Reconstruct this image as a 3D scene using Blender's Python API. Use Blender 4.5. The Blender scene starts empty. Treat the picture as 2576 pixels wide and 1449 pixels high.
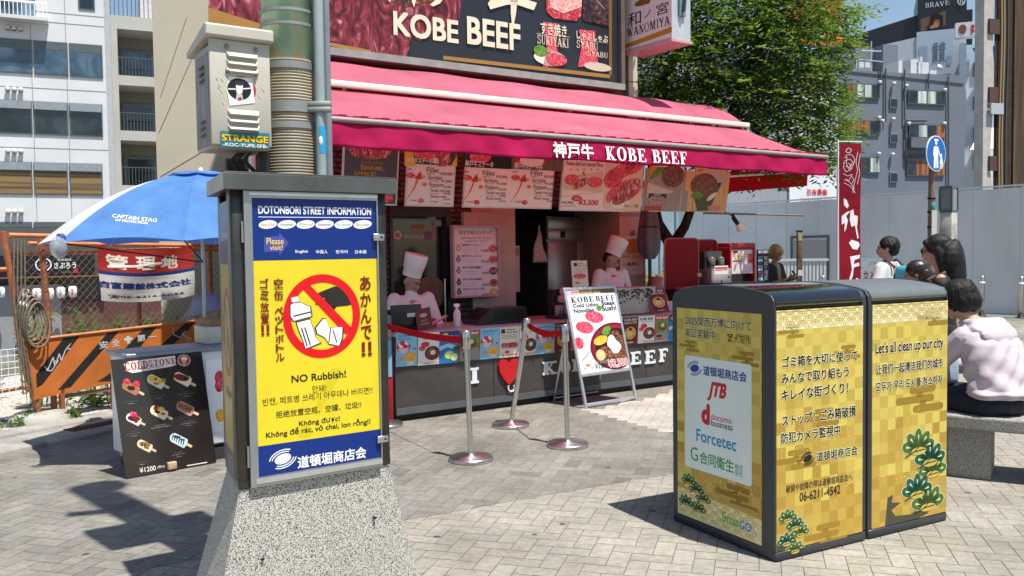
import bpy, bmesh, math, random
from mathutils import Vector as V, Matrix
random.seed(7)
SC = bpy.context.scene
COL = SC.collection
R = math.radians

# ---------------------------------------------------------------- camera
F, CX, CY, H = 2192.0, 1288.0, 724.5, 1.5        # focal length in units of a 2576 px wide picture, eye height in metres
PITCH, ROLL = R(2.4675), R(.774)
_c, _s, _cr, _sr = math.cos(PITCH), math.sin(PITCH), math.cos(ROLL), math.sin(ROLL)
FWD = V((0, _c, -_s)); _r0 = V((1, 0, 0)); _d0 = V((0, -_s, -_c))
RIGHT = _r0 * _cr + _d0 * _sr
DOWN = _d0 * _cr - _r0 * _sr
EYE = V((0, 0, H))
cam = bpy.data.cameras.new('camera')
cam.sensor_width = 36; cam.lens = 36 * F / 2576; cam.clip_start = .05; cam.clip_end = 1500
cob = bpy.data.objects.new('camera', cam); COL.objects.link(cob)
m3 = Matrix((RIGHT, -DOWN, -FWD)).transposed()
cob.matrix_world = Matrix.Translation(EYE) @ m3.to_4x4()
SC.camera = cob

# ---------------------------------------------------------------- daylight
SUN_EL = R(69); SUN_H = V((.70, -.714, 0)).normalized()
SUN_D = V((SUN_H.x * math.cos(SUN_EL), SUN_H.y * math.cos(SUN_EL), math.sin(SUN_EL)))
w = bpy.data.worlds.new('World'); SC.world = w; w.use_nodes = True
nt = w.node_tree
sky = nt.nodes.new('ShaderNodeTexSky'); sky.sky_type = 'NISHITA'; sky.sun_disc = False
sky.sun_elevation = SUN_EL; sky.sun_rotation = math.atan2(SUN_H.x, SUN_H.y)
sky.air_density = 1.2; sky.dust_density = .6; sky.ozone_density = 1.5
bg = nt.nodes['Background']; bg.inputs[1].default_value = .085
nt.links.new(sky.outputs[0], bg.inputs[0])
sl = bpy.data.lights.new('sun', 'SUN'); sl.energy = 4.6; sl.angle = R(.53); sl.color = (1, .965, .9)
so = bpy.data.objects.new('sun', sl); COL.objects.link(so)
so.rotation_euler = (-SUN_D).to_track_quat('-Z', 'Y').to_euler(); so.location = (5, -5, 30)
SC.view_settings.view_transform = 'Standard'; SC.view_settings.look = 'None'
SC.view_settings.exposure = .66; SC.view_settings.gamma = 1
SC.render.engine = 'CYCLES'
SC.cycles.use_denoising = True
SC.cycles.max_bounces = 8; SC.cycles.transparent_max_bounces = 16
SC.cycles.caustics_reflective = False; SC.cycles.caustics_refractive = False
SC.cycles.sample_clamp_indirect = 6

# ---------------------------------------------------------------- placing from the survey of the photograph (at design scale)
def ray(x, y): return RIGHT * ((x - CX) / F) + DOWN * ((y - CY) / F) + FWD
def gnd(x, y, z=0.0):
    d = ray(x, y); return EYE + d * ((z - H) / d.z)
def atY(x, y, Y):
    d = ray(x, y); return EYE + d * (Y / d.y)
def onp(x, y, p, n):
    d = ray(x, y); return EYE + d * ((V(p) - EYE).dot(n) / d.dot(n))

# ---------------------------------------------------------------- materials (all procedural)
def lin(c):
    if isinstance(c, str):
        c = c.lstrip('#'); c = tuple(int(c[i:i+2], 16) / 255 for i in (0, 2, 4))
        return tuple((v / 12.92 if v <= .04045 else ((v + .055) / 1.055) ** 2.4) for v in c)
    return c
MATS = {}
def mat(name, col, rough=.6, metal=0, var=.07, scale=6, bump=0, spec=.5, trans=0, alpha=1, coat=0, emit=0, bscale=None, stretch=None):
    if name in MATS: return MATS[name]
    col = lin(col)
    m = bpy.data.materials.new(name); m.use_nodes = True; n = m.node_tree.nodes; L = m.node_tree.links
    b = n['Principled BSDF']; MATS[name] = m
    b.inputs['Roughness'].default_value = rough; b.inputs['Metallic'].default_value = metal
    b.inputs['Specular IOR Level'].default_value = spec
    b.inputs['Base Color'].default_value = (*col, 1); b.inputs['Alpha'].default_value = alpha
    if coat: b.inputs['Coat Weight'].default_value = coat; b.inputs['Coat Roughness'].default_value = .08
    if trans: b.inputs['Transmission Weight'].default_value = trans
    if emit: b.inputs['Emission Color'].default_value = (*col, 1); b.inputs['Emission Strength'].default_value = emit
    m.diffuse_color = (*col, 1)
    if var or bump:
        tc = n.new('ShaderNodeTexCoord'); src = tc.outputs['Object']
        if stretch:
            mp = n.new('ShaderNodeMapping'); mp.inputs['Scale'].default_value = stretch
            L.new(src, mp.inputs[0]); src = mp.outputs[0]
        nz = n.new('ShaderNodeTexNoise'); nz.inputs['Scale'].default_value = scale; nz.inputs['Detail'].default_value = 6
        nz.inputs['Roughness'].default_value = .62
        L.new(src, nz.inputs['Vector'])
        if var:
            rp = n.new('ShaderNodeValToRGB'); rp.color_ramp.elements[0].position = .3; rp.color_ramp.elements[1].position = .72
            lo = tuple(max(0, c * (1 - 2.2 * var)) for c in col); hi = tuple(min(1, c * (1 + 1.2 * var) + .01 * var) for c in col)
            rp.color_ramp.elements[0].color = (*lo, 1); rp.color_ramp.elements[1].color = (*hi, 1)
            L.new(nz.outputs['Fac'], rp.inputs[0]); L.new(rp.outputs[0], b.inputs['Base Color'])
            if emit: L.new(rp.outputs[0], b.inputs['Emission Color'])
        if bump:
            nb = nz
            if bscale:
                nb = n.new('ShaderNodeTexNoise'); nb.inputs['Scale'].default_value = bscale; nb.inputs['Detail'].default_value = 4
                L.new(src, nb.inputs['Vector'])
            bp = n.new('ShaderNodeBump'); bp.inputs['Strength'].default_value = bump; bp.inputs['Distance'].default_value = .02
            L.new(nb.outputs['Fac'], bp.inputs['Height']); L.new(bp.outputs[0], b.inputs['Normal'])
    return m
def blotch(name, stops, scale=20, rough=.45, dist=1.5, detail=4, bump=0, stretch=None, vor=False, spec=.5):
    """several colours in patches: stops = [(pos, colour), ...]"""
    if name in MATS: return MATS[name]
    m = bpy.data.materials.new(name); m.use_nodes = True; n = m.node_tree.nodes; L = m.node_tree.links
    b = n['Principled BSDF']; b.inputs['Roughness'].default_value = rough; b.inputs['Specular IOR Level'].default_value = spec; MATS[name] = m
    tc = n.new('ShaderNodeTexCoord'); src = tc.outputs['Object']
    if stretch:
        mp = n.new('ShaderNodeMapping'); mp.inputs['Scale'].default_value = stretch; L.new(src, mp.inputs[0]); src = mp.outputs[0]
    if vor:
        nz = n.new('ShaderNodeTexVoronoi'); nz.inputs['Scale'].default_value = scale; out = nz.outputs['Distance']
    else:
        nz = n.new('ShaderNodeTexNoise'); nz.inputs['Scale'].default_value = scale; nz.inputs['Detail'].default_value = detail
        nz.inputs['Distortion'].default_value = dist; out = nz.outputs['Fac']
    L.new(src, nz.inputs['Vector'])
    rp = n.new('ShaderNodeValToRGB'); e = rp.color_ramp.elements
    while len(e) < len(stops): e.new(.5)
    for i, (p, c) in enumerate(stops): e[i].position = p; e[i].color = (*lin(c), 1)
    L.new(out, rp.inputs[0]); L.new(rp.outputs[0], b.inputs['Base Color'])
    if bump:
        bp = n.new('ShaderNodeBump'); bp.inputs['Strength'].default_value = bump; bp.inputs['Distance'].default_value = .01
        L.new(out, bp.inputs['Height']); L.new(bp.outputs[0], b.inputs['Normal'])
    m.diffuse_color = (*lin(stops[0][1]), 1)
    return m
def bricks(name, c1, c2, mortar, bw, bh, rough=.8, gap=.012, axis='XZ', off=.5):
    if name in MATS: return MATS[name]
    m = bpy.data.materials.new(name); m.use_nodes = True; n = m.node_tree.nodes; L = m.node_tree.links
    b = n['Principled BSDF']; b.inputs['Roughness'].default_value = rough; MATS[name] = m
    tc = n.new('ShaderNodeTexCoord'); sp = n.new('ShaderNodeSeparateXYZ'); cb = n.new('ShaderNodeCombineXYZ')
    L.new(tc.outputs['Object'], sp.inputs[0]); L.new(sp.outputs[axis[0]], cb.inputs[0]); L.new(sp.outputs[axis[1]], cb.inputs[1])
    br = n.new('ShaderNodeTexBrick'); br.inputs['Scale'].default_value = 1; br.offset = off
    br.inputs['Color1'].default_value = (*lin(c1), 1); br.inputs['Color2'].default_value = (*lin(c2), 1); br.inputs['Mortar'].default_value = (*lin(mortar), 1)
    br.inputs['Brick Width'].default_value = bw; br.inputs['Row Height'].default_value = bh; br.inputs['Mortar Size'].default_value = gap
    L.new(cb.outputs[0], br.inputs['Vector'])
    nz = n.new('ShaderNodeTexNoise'); nz.inputs['Scale'].default_value = 3; nz.inputs['Detail'].default_value = 5
    L.new(tc.outputs['Object'], nz.inputs['Vector'])
    mx = n.new('ShaderNodeMix'); mx.data_type = 'RGBA'; mx.blend_type = 'MULTIPLY'; mx.inputs[0].default_value = .5
    L.new(br.outputs['Color'], mx.inputs[6]); L.new(nz.outputs['Fac'], mx.inputs[7]); L.new(mx.outputs[2], b.inputs['Base Color'])
    bp = n.new('ShaderNodeBump'); bp.inputs['Strength'].default_value = .5; bp.inputs['Distance'].default_value = .01; bp.invert = True
    L.new(br.outputs['Fac'], bp.inputs['Height']); L.new(bp.outputs[0], b.inputs['Normal'])
    return m
def cloth(name, col, tcol, trans=.5, var=.06, scale=3, fade=None):
    """thin fabric the sun shines through"""
    if name in MATS: return MATS[name]
    m = mat(name, col, .75, var=var, scale=scale, bump=.5, spec=.2, bscale=7); n = m.node_tree.nodes; L = m.node_tree.links
    b = n['Principled BSDF']; t = n.new('ShaderNodeBsdfTranslucent'); t.inputs[0].default_value = (*lin(tcol), 1)
    mx = n.new('ShaderNodeMixShader'); mx.inputs[0].default_value = trans
    L.new(b.outputs[0], mx.inputs[1]); L.new(t.outputs[0], mx.inputs[2]); L.new(mx.outputs[0], n['Material Output'].inputs[0])
    return m
def glass(name, col=(.6, .68, .75), amount=.25, rough=.03):
    """clear sheet: a mix of see-through and mirror"""
    if name in MATS: return MATS[name]
    m = bpy.data.materials.new(name); m.use_nodes = True; n = m.node_tree.nodes; L = m.node_tree.links; MATS[name] = m
    b = n['Principled BSDF']; b.inputs['Base Color'].default_value = (*lin(col), 1); b.inputs['Roughness'].default_value = rough
    t = n.new('ShaderNodeBsdfTransparent'); t.inputs[0].default_value = (.92, .94, .95, 1)
    mx = n.new('ShaderNodeMixShader'); mx.inputs[0].default_value = amount
    L.new(t.outputs[0], mx.inputs[1]); L.new(b.outputs[0], mx.inputs[2]); L.new(mx.outputs[0], n['Material Output'].inputs[0])
    return m
def C(hexcol, rough=.5, var=.03):
    """plain printed or painted colour"""
    return mat('paint_' + hexcol.lstrip('#') + ('' if rough == .5 else '_%d' % (rough * 100)), hexcol, rough, var=var, scale=5, spec=.35)

# ---------------------------------------------------------------- mesh builder
class MB:
    def __init__(s, M=None):
        s.v = []; s.f = []; s.mi = []; s.sm = []; s.mats = []; s.M = M or Matrix.Identity(4); s.fc = []
    def mid(s, m):
        if m not in s.mats: s.mats.append(m)
        return s.mats.index(m)
    def add(s, vs, fs, m, smooth=False, M=None):
        o = len(s.v); T = s.M @ M if M else s.M
        s.v += [T @ V(p) for p in vs]; k = s.mid(m)
        for f in fs: s.f.append([i + o for i in f]); s.mi.append(k); s.sm.append(smooth)
        return s
    def quad(s, a, b, c, d, m): return s.add([a, b, c, d], [(0, 1, 2, 3)], m)
    def box(s, x0, x1, y0, y1, z0, z1, m, M=None):
        return s.add([(x, y, z) for z in (z0, z1) for y in (y0, y1) for x in (x0, x1)],
                     [(0, 2, 3, 1), (4, 5, 7, 6), (0, 1, 5, 4), (2, 6, 7, 3), (0, 4, 6, 2), (1, 3, 7, 5)], m, M=M)
    def rbox(s, x0, x1, y0, y1, z0, z1, m, r=.01, seg=2, M=None, smooth=True):
        bm = bmesh.new(); bmesh.ops.create_cube(bm, size=1)
        for v in bm.verts: v.co = V(((x0 + x1) / 2 + v.co.x * (x1 - x0), (y0 + y1) / 2 + v.co.y * (y1 - y0), (z0 + z1) / 2 + v.co.z * (z1 - z0)))
        bmesh.ops.bevel(bm, geom=bm.edges[:], offset=r, segments=seg, affect='EDGES', profile=.5)
        return s.addbm(bm, m, smooth, M)
    def addbm(s, bm, m, smooth=False, M=None):
        bm.verts.index_update()
        s.add([v.co.copy() for v in bm.verts], [[v.index for v in f.verts] for f in bm.faces], m, smooth, M); bm.free(); return s
    def prism(s, pts, h0, h1, m, plane='xy', M=None, caps=True):
        """extrude a 2-D outline; plane xy -> z, xz -> y, yz -> x"""
        def P(p, h): return {'xy': (p[0], p[1], h), 'xz': (p[0], h, p[1]), 'yz': (h, p[0], p[1])}[plane]
        n = len(pts); vs = [P(p, h0) for p in pts] + [P(p, h1) for p in pts]
        fs = [(i, (i + 1) % n, n + (i + 1) % n, n + i) for i in range(n)]
        if caps: fs += [tuple(range(n - 1, -1, -1)), tuple(range(n, 2 * n))]
        return s.add(vs, fs, m, M=M)
    def tube(s, pts, r, m, n=8, closed=False, caps=True, M=None, smooth=True):
        pts = [V(p) for p in pts]; rs = r if isinstance(r, (list, tuple)) else [r] * len(pts)
        vs = []; fs = []; up = None; k = len(pts)
        for i, p in enumerate(pts):
            if closed: t = pts[(i + 1) % k] - pts[i - 1]
            else: t = pts[min(i + 1, k - 1)] - pts[max(i - 1, 0)]
            if t.length < 1e-9: t = V((0, 0, 1))
            t.normalize()
            if up is None:
                a = V((0, 0, 1)) if abs(t.z) < .9 else V((1, 0, 0)); up = (a - t * a.dot(t)).normalized()
            else:
                up = up - t * up.dot(t)
                up = up.normalized() if up.length > 1e-6 else t.orthogonal().normalized()
            b = t.cross(up)
            for j in range(n):
                q = 2 * math.pi * j / n; vs.append(p + (up * math.cos(q) + b * math.sin(q)) * rs[i])
        for i in range(k if closed else k - 1):
            for j in range(n):
                a, c = i * n, ((i + 1) % k) * n; fs.append((a + j, a + (j + 1) % n, c + (j + 1) % n, c + j))
        s.add(vs, fs, m, smooth, M)
        if caps and not closed:
            s.add(vs[:n], [tuple(range(n - 1, -1, -1))], m, False, M); s.add(vs[-n:], [tuple(range(n))], m, False, M)
        return s
    def lathe(s, prof, m, n=24, c=(0, 0, 0), smooth=True, M=None, sx=1, sy=1):
        """prof: [(r, z)...] round a vertical axis"""
        vs = []; fs = []; c = V(c)
        for r, z in prof:
            for j in range(n):
                q = 2 * math.pi * j / n; vs.append((c.x + r * sx * math.cos(q), c.y + r * sy * math.sin(q), c.z + z))
        for i in range(len(prof) - 1):
            for j in range(n): fs.append((i * n + j, i * n + (j + 1) % n, (i + 1) * n + (j + 1) % n, (i + 1) * n + j))
        if prof[0][0] > 1e-5: fs.append(tuple(range(n - 1, -1, -1)))
        if prof[-1][0] > 1e-5: fs.append(tuple((len(prof) - 1) * n + j for j in range(n)))
        return s.add(vs, fs, m, smooth, M)
    def grid(s, fn, nu, nv, m, smooth=True, M=None):
        vs = [fn(i / nu, j / nv) for j in range(nv + 1) for i in range(nu + 1)]
        fs = [(j * (nu + 1) + i, j * (nu + 1) + i + 1, (j + 1) * (nu + 1) + i + 1, (j + 1) * (nu + 1) + i) for j in range(nv) for i in range(nu)]
        return s.add(vs, fs, m, smooth, M)
    def ball(s, c, r, m, n=12, M=None):
        rr = r if isinstance(r, (list, tuple)) else (r, r, r); c = V(c); k = n // 2 + 1
        def fn(u, v):
            a = 2 * math.pi * u; b = math.pi * (v - .5)
            return (c.x + rr[0] * math.cos(a) * math.cos(b), c.y + rr[1] * math.sin(a) * math.cos(b), c.z + rr[2] * math.sin(b))
        return s.grid(fn, n, k, m, True, M)
    def build(s, name, parent=None, loc=None, thick=0, bevel=0, sub=0):
        me = bpy.data.meshes.new(name)
        if parent is not None: base = parent.get('_w', None); base = V(base) if base is not None else V((0, 0, 0))
        elif loc is not None: base = V(loc)
        else:
            xs = [p.x for p in s.v]; ys = [p.y for p in s.v]; zs = [p.z for p in s.v]
            base = V(((min(xs) + max(xs)) / 2, (min(ys) + max(ys)) / 2, min(zs)))
        me.from_pydata([p - base for p in s.v], [], s.f)
        for m in s.mats: me.materials.append(m)
        me.polygons.foreach_set('material_index', s.mi); me.polygons.foreach_set('use_smooth', s.sm)
        me.update()
        o = bpy.data.objects.new(name, me); COL.objects.link(o)
        if parent is None: o.location = base; o['_w'] = tuple(base)
        else: o.parent = parent; o['_w'] = tuple(base)
        if thick:
            md = o.modifiers.new('thickness', 'SOLIDIFY'); md.thickness = thick; md.offset = 0
        if bevel:
            md = o.modifiers.new('bevel', 'BEVEL'); md.width = bevel; md.segments = 2; md.limit_method = 'ANGLE'
        if sub:
            md = o.modifiers.new('smooth', 'SUBSURF'); md.levels = md.render_levels = sub
        return o

def tag(o, label=None, cat=None, group=None, kind=None):
    if label: o['label'] = label
    if cat: o['category'] = cat
    if group: o['group'] = group
    if kind: o['kind'] = kind
    return o
def empty(name, loc, label, cat, group=None):
    o = bpy.data.objects.new(name, None); COL.objects.link(o); o.location = loc; o['_w'] = tuple(loc); o.empty_display_size = .1
    return tag(o, label, cat, group)
def copy_tree(o, parent=None):
    c = o.copy(); COL.objects.link(c)
    if parent is not None: c.parent = parent
    for ch in [x for x in bpy.data.objects if x.parent == o]: copy_tree(ch, c)
    return c
def frame(o, x, y, z): # 4x4 from an origin and three axes
    return Matrix.Translation(V(o)) @ Matrix((V(x), V(y), V(z))).transposed().to_4x4()

# ---------------------------------------------------------------- flat printed work: text and shapes laid on a panel
_tc = {}
def glyphs(s, bold=0):
    k = (s, bold)
    if k not in _tc:
        cu = bpy.data.curves.new('t', 'FONT'); cu.body = s; cu.dimensions = '2D'; cu.resolution_u = 4; cu.offset = bold
        o = bpy.data.objects.new('t', cu); me = o.to_mesh()
        vs = [(v.co.x, v.co.y) for v in me.vertices]; fs = [list(p.vertices) for p in me.polygons]
        o.to_mesh_clear(); bpy.data.objects.remove(o); bpy.data.curves.remove(cu)
        if not vs: vs = [(0, 0), (1, 1)]
        _tc[k] = (vs, fs)
    return _tc[k]
# slab / roman capitals built from strokes on a 0..1 x 0..1 cell
def _ring(cx, cy, rx, ry, tx, ty, a0=0, a1=360, n=20):
    out = []; 
    for i in range(n):
        p, q = R(a0 + (a1 - a0) * i / n), R(a0 + (a1 - a0) * (i + 1) / n)
        o = lambda t: (cx + rx * math.cos(t), cy + ry * math.sin(t)); k = lambda t: (cx + (rx - tx) * math.cos(t), cy + (ry - ty) * math.sin(t))
        out.append([o(p), o(q), k(q), k(p)])
    return out
def _rc(x0, y0, x1, y1): return [(x0, y0), (x1, y0), (x1, y1), (x0, y1)]
def serif_letter(ch, t=.2, h=.09):
    """t stem weight, h hairline and serif height; returns (polygons, advance)"""
    st = lambda x: [_rc(x, 0, x + t, 1), _rc(x - .09, 0, x + t + .09, h), _rc(x - .09, 1 - h, x + t + .09, 1)]
    if ch == 'I': return st(.12), .36 + t * .6
    if ch == 'K': return st(.12) + [[(.12 + t, .38), (.62, 1), (.72, 1), (.12 + t, .30)], [(.30, .48), (.40, .62), (.86, 0), (.62, 0)], _rc(.52, 1 - h, .88, 1), _rc(.55, 0, .95, h)], .98
    if ch == 'O': return _ring(.47, .5, .44, .52, t, h), .98
    if ch == 'B': return st(.12) + _ring(.44, .75, .30, .25, t, h, -90, 90, 10) + _ring(.46, .26, .36, .27, t, h, -90, 90, 10) + [_rc(.2, .92, .46, 1), _rc(.2, .47, .46, .53), _rc(.2, 0, .48, .08)], .88
    if ch == 'E': return st(.12) + [_rc(.2, 1 - h, .76, 1), _rc(.2, 0, .80, h), _rc(.2, .46, .56, .54), _rc(.69, .74, .76, 1), _rc(.72, 0, .80, .28), _rc(.50, .36, .57, .64)], .88
    if ch == 'F': return st(.12) + [_rc(.2, 1 - h, .74, 1), _rc(.2, .46, .54, .54), _rc(.67, .72, .74, 1), _rc(.48, .36, .55, .64)], .82
    if ch == 'D': return st(.12) + _ring(.40, .5, .46, .5, t, h, -90, 90, 12) + [_rc(.2, 0, .42, h), _rc(.2, 1 - h, .42, 1)], .94
    if ch == 'L': return st(.12) + [_rc(.2, 0, .74, h), _rc(.66, 0, .74, .3)], .82
    if ch == 'C': return _ring(.48, .5, .44, .52, t, h, 40, 320, 16) + [_rc(.76, .66, .83, .98), _rc(.76, .04, .83, .3)], .94
    if ch == 'S': return _ring(.40, .74, .33, .26, t * .9, h, 20, 270, 12) + _ring(.40, .27, .36, .27, t * .9, h, -160, 90, 12) + [_rc(.62, .7, .69, .98), _rc(.06, .02, .13, .32)], .82
    if ch == 'T': return [_rc(.36, 0, .36 + t, 1), _rc(.24, 0, .48 + t, h), _rc(.04, 1 - h, .9, 1), _rc(.04, .7, .11, 1), _rc(.83, .7, .9, 1)], .94
    if ch == 'N': return [_rc(.14, 0, .22, 1), _rc(.74, 0, .82, 1), [(.1, 1), (.32, 1), (.82, 0), (.62, 0)], _rc(.04, 0, .32, h), _rc(.02, 1 - h, .3, 1), _rc(.64, 1 - h, .92, 1)], .98
    if ch == 'W': return [[(.02, 1), (.24, 1), (.44, 0), (.3, 0)], [(.5, .9), (.6, .9), (.42, 0), (.34, 0)], [(.44, 1), (.66, 1), (.86, 0), (.72, 0)], [(1.0, 1), (1.1, 1), (.84, 0), (.76, 0)], _rc(-.02, 1 - h, .32, 1), _rc(.94, 1 - h, 1.18, 1)], 1.2
    if ch == 'A': return [[(.40, 1), (.52, 1), (.16, 0), (.06, 0)], [(.38, 1), (.56, 1), (.94, 0), (.72, 0)], _rc(.22, .3, .68, .38), _rc(-.02, 0, .28, h), _rc(.64, 0, 1.0, h)], 1.0
    if ch == 'M': return [_rc(.12, 0, .2, 1), _rc(.86, 0, .86 + t, 1), [(.1, 1), (.34, 1), (.62, 0), (.5, 0)], [(.8, 1), (.94, 1), (.62, 0), (.52, 0)], _rc(.02, 0, .3, h), _rc(.02, 1 - h, .3, 1), _rc(.78, 0, 1.1 + t * .3, h), _rc(.86, 1 - h, 1.1 + t * .3, 1)], 1.22
    if ch == 'Y': return [[(.0, 1), (.24, 1), (.56, .42), (.38, .42)], [(.72, 1), (.82, 1), (.56, .42), (.46, .42)], _rc(.37, 0, .37 + t, .46), _rc(.26, 0, .5 + t, h), _rc(-.04, 1 - h, .34, 1), _rc(.62, 1 - h, .92, 1)], .9
    if ch == 'V': return [[(.0, 1), (.24, 1), (.56, 0), (.42, 0)], [(.78, 1), (.88, 1), (.54, 0), (.46, 0)], _rc(-.04, 1 - h, .34, 1), _rc(.66, 1 - h, .98, 1)], .94
    if ch == 'R': return st(.12) + _ring(.44, .74, .32, .26, t, h, -90, 90, 10) + [_rc(.2, .92, .46, 1), _rc(.2, .47, .46, .54), [(.36, .48), (.54, .5), (.98, 0), (.74, 0)]], .96
    if ch == 'U': return [_rc(.12, .25, .12 + t, 1), _rc(.7, .25, .77, 1), _rc(.02, 1 - h, .24 + t, 1), _rc(.6, 1 - h, .88, 1)] + _ring(.445, .3, .325, .31, t * .8, h, 180, 360, 12), .92
    return [], .45
class Panel(MB):
    """artwork in units x right, y down on a W x Hh sheet whose corners lie at o (top left), o+ax (top right), o+ay (bottom left)"""
    def __init__(s, W, Hh, o, ax, ay, step=.0012):
        super().__init__(); ax = V(ax); ay = V(ay); s.W = W; s.Hh = Hh; s.n = ax.cross(ay).normalized() * -1; s.step = step
        s.o = V(o); s.ax = ax / W; s.ay = ay / Hh; s.lay = 0
    def P(s, x, y, l): return s.o + s.ax * x + s.ay * y + s.n * (l * s.step)
    def poly(s, pts, m, l=1): return s.add([s.P(x, y, l) for x, y in pts], [tuple(range(len(pts)))], m)
    def polys(s, ps, m, l=1):
        for p in ps: s.poly(p, m, l)
        return s
    def rect(s, x0, y0, x1, y1, m, l=1): return s.poly([(x0, y0), (x0, y1), (x1, y1), (x1, y0)], m, l)
    def rrect(s, x0, y0, x1, y1, r, m, l=1, n=4):
        pts = []
        for cx, cy, a in ((x1 - r, y1 - r, 0), (x0 + r, y1 - r, 90), (x0 + r, y0 + r, 180), (x1 - r, y0 + r, 270)):
            pts += [(cx + r * math.cos(R(a + 90 * i / n)), cy + r * math.sin(R(a + 90 * i / n))) for i in range(n + 1)]
        return s.poly(pts[::-1], m, l)
    def ell(s, cx, cy, rx, ry, m, l=1, rot=0, n=24, a0=0, a1=360):
        c, k = math.cos(R(rot)), math.sin(R(rot)); full = abs(a1 - a0) >= 360
        pts = []
        for i in range(n if full else n + 1):
            t = R(a0 + (a1 - a0) * i / n); x, y = rx * math.cos(t), ry * math.sin(t)
            pts.append((cx + x * c - y * k, cy + x * k + y * c))
        return s.poly(pts, m, l)
    def ring(s, cx, cy, rx, ry, w, m, l=1, a0=0, a1=360, n=28, wy=None):
        return s.polys(_ring(cx, cy, rx, ry, w, wy or w, a0, a1, n), m, l)
    def line(s, pts, w, m, l=1):
        for (x0, y0), (x1, y1) in zip(pts, pts[1:]):
            dx, dy = x1 - x0, y1 - y0; L = math.hypot(dx, dy) or 1; ox, oy = -dy / L * w / 2, dx / L * w / 2
            s.poly([(x0 + ox, y0 + oy), (x1 + ox, y1 + oy), (x1 - ox, y1 - oy), (x0 - ox, y0 - oy)], m, l)
        return s
    def text(s, t, x0, y0, x1, y1, m, l=2, bold=0, shear=0, rot=0, halo=None, hw=.03):
        """text stretched to fill the box"""
        if halo is not None:
            v0, _ = glyphs(t, 0); ww = max(v[0] for v in v0) - min(v[0] for v in v0) + 2 * bold; hh_ = max(v[1] for v in v0) - min(v[1] for v in v0) + 2 * bold
            gx, gy = hw * (x1 - x0) / ww, hw * (y1 - y0) / hh_; s.text(t, x0 - gx, y0 - gy, x1 + gx, y1 + gy, halo, l - .5, bold + hw, shear, rot)
        vs, fs = glyphs(t, 0); v0 = vs; spread = bold + (0 if halo is None else 0)
        ax, bx = min(v[0] for v in v0), max(v[0] for v in v0); ay, by = min(v[1] for v in v0), max(v[1] for v in v0)
        ax -= bold; bx += bold; ay -= bold; by += bold
        kx = (x1 - x0) / max(bx - ax, 1e-6); ky = (y1 - y0) / max(by - ay, 1e-6)
        cx, cy = (x0 + x1) / 2, (y0 + y1) / 2; cc, ss = math.cos(R(rot)), math.sin(R(rot)); 
        d_ = [(0, 0)]
        if bold > 0: d_ += [(bold * math.cos(R(q)), bold * math.sin(R(q))) for q in (range(0, 360, 45) if bold > .045 else range(45, 360, 90))]
        for i_, (ux, uy) in enumerate(d_):
          out = []
          for x, y in vs:
            x += ux; y += uy
            X = x0 + (x - ax) * kx; Y = y1 - (y - ay) * ky; X += shear * (y1 - Y)
            dx, dy = X - cx, Y - cy; out.append(s.P(cx + dx * cc - dy * ss, cy + dx * ss + dy * cc, l + i_ * .045))
          s.add(out, fs, m)
        return s
    def vtext(s, t, x0, y0, x1, y1, m, l=2, bold=0, rot=0):
        n = len(t); h = (y1 - y0) / n
        for i, ch in enumerate(t):
            if ch != ' ': s.text(ch, x0, y0 + h * (i + .06), x1, y0 + h * (i + .94), m, l, bold, rot=rot)
        return s
    def serif(s, t, x0, y0, x1, y1, m, l=2, t_=.2, h=.09, gap=.06, arc=0):
        ls = [serif_letter(c, t_, h) for c in t]; tot = sum(a for _, a in ls) + gap * (len(t) - 1); k = (x1 - x0) / tot; x = 0
        for ps, a in ls:
            mid = (x + a / 2) / tot - .5; dy = arc * (1 - 4 * mid * mid)
            for p in ps: s.poly([(x0 + (x + q[0]) * k, y1 - q[1] * (y1 - y0) - dy) for q in p], m, l)
            x += a + gap
        return s
    def sheet(s, m, th=.004, edge=None, x0=0, y0=0, x1=None, y1=None):
        """the board itself: front at layer 0, real thickness behind"""
        x1 = s.W if x1 is None else x1; y1 = s.Hh if y1 is None else y1; e = edge or m
        a = [s.P(x, y, 0) for x, y in ((x0, y0), (x0, y1), (x1, y1), (x1, y0))]; b = [p - s.n * th for p in a]
        s.add(a + b, [(0, 1, 2, 3)], m); s.add(a + b, [(7, 6, 5, 4), (0, 4, 5, 1), (1, 5, 6, 2), (2, 6, 7, 3), (3, 7, 4, 0)], e)
        return s
# ================================================================ ground, paving, lot
FO = V((-4.136, 7.919, 0)); FD = V((.503, .864, 0)).normalized(); FN = V((-FD.y, FD.x, 0))   # fence line of the vacant lot, FN points into the lot
def lot_h(x, y):
    q = (V((x, y, 0)) - FO).dot(FN)
    return -2.7 * min(1, max(0, (q - 3.2) / 22))
def sheet_grid(xs, ys, m, dz=0, keep=None):
    b = MB(); n = len(xs); vs = [(x, y, lot_h(x, y) + dz) for y in ys for x in xs]; fs = []
    for j in range(len(ys) - 1):
        for i in range(n - 1):
            if keep is None or keep((xs[i] + xs[i+1]) / 2, (ys[j] + ys[j+1]) / 2): fs.append((j*n+i, j*n+i+1, (j+1)*n+i+1, (j+1)*n+i))
    return b.add(vs, fs, m)
fr = lambda a, b, n: [a + (b - a) * i / n for i in range(n + 1)]
tag(sheet_grid(fr(-260, 260, 130), fr(-40, 480, 130), mat('asphalt_ground', (.16, .155, .15), .9, var=.1, scale=1.5)).build('ground', loc=(0, 0, 0)), kind='structure')

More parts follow.
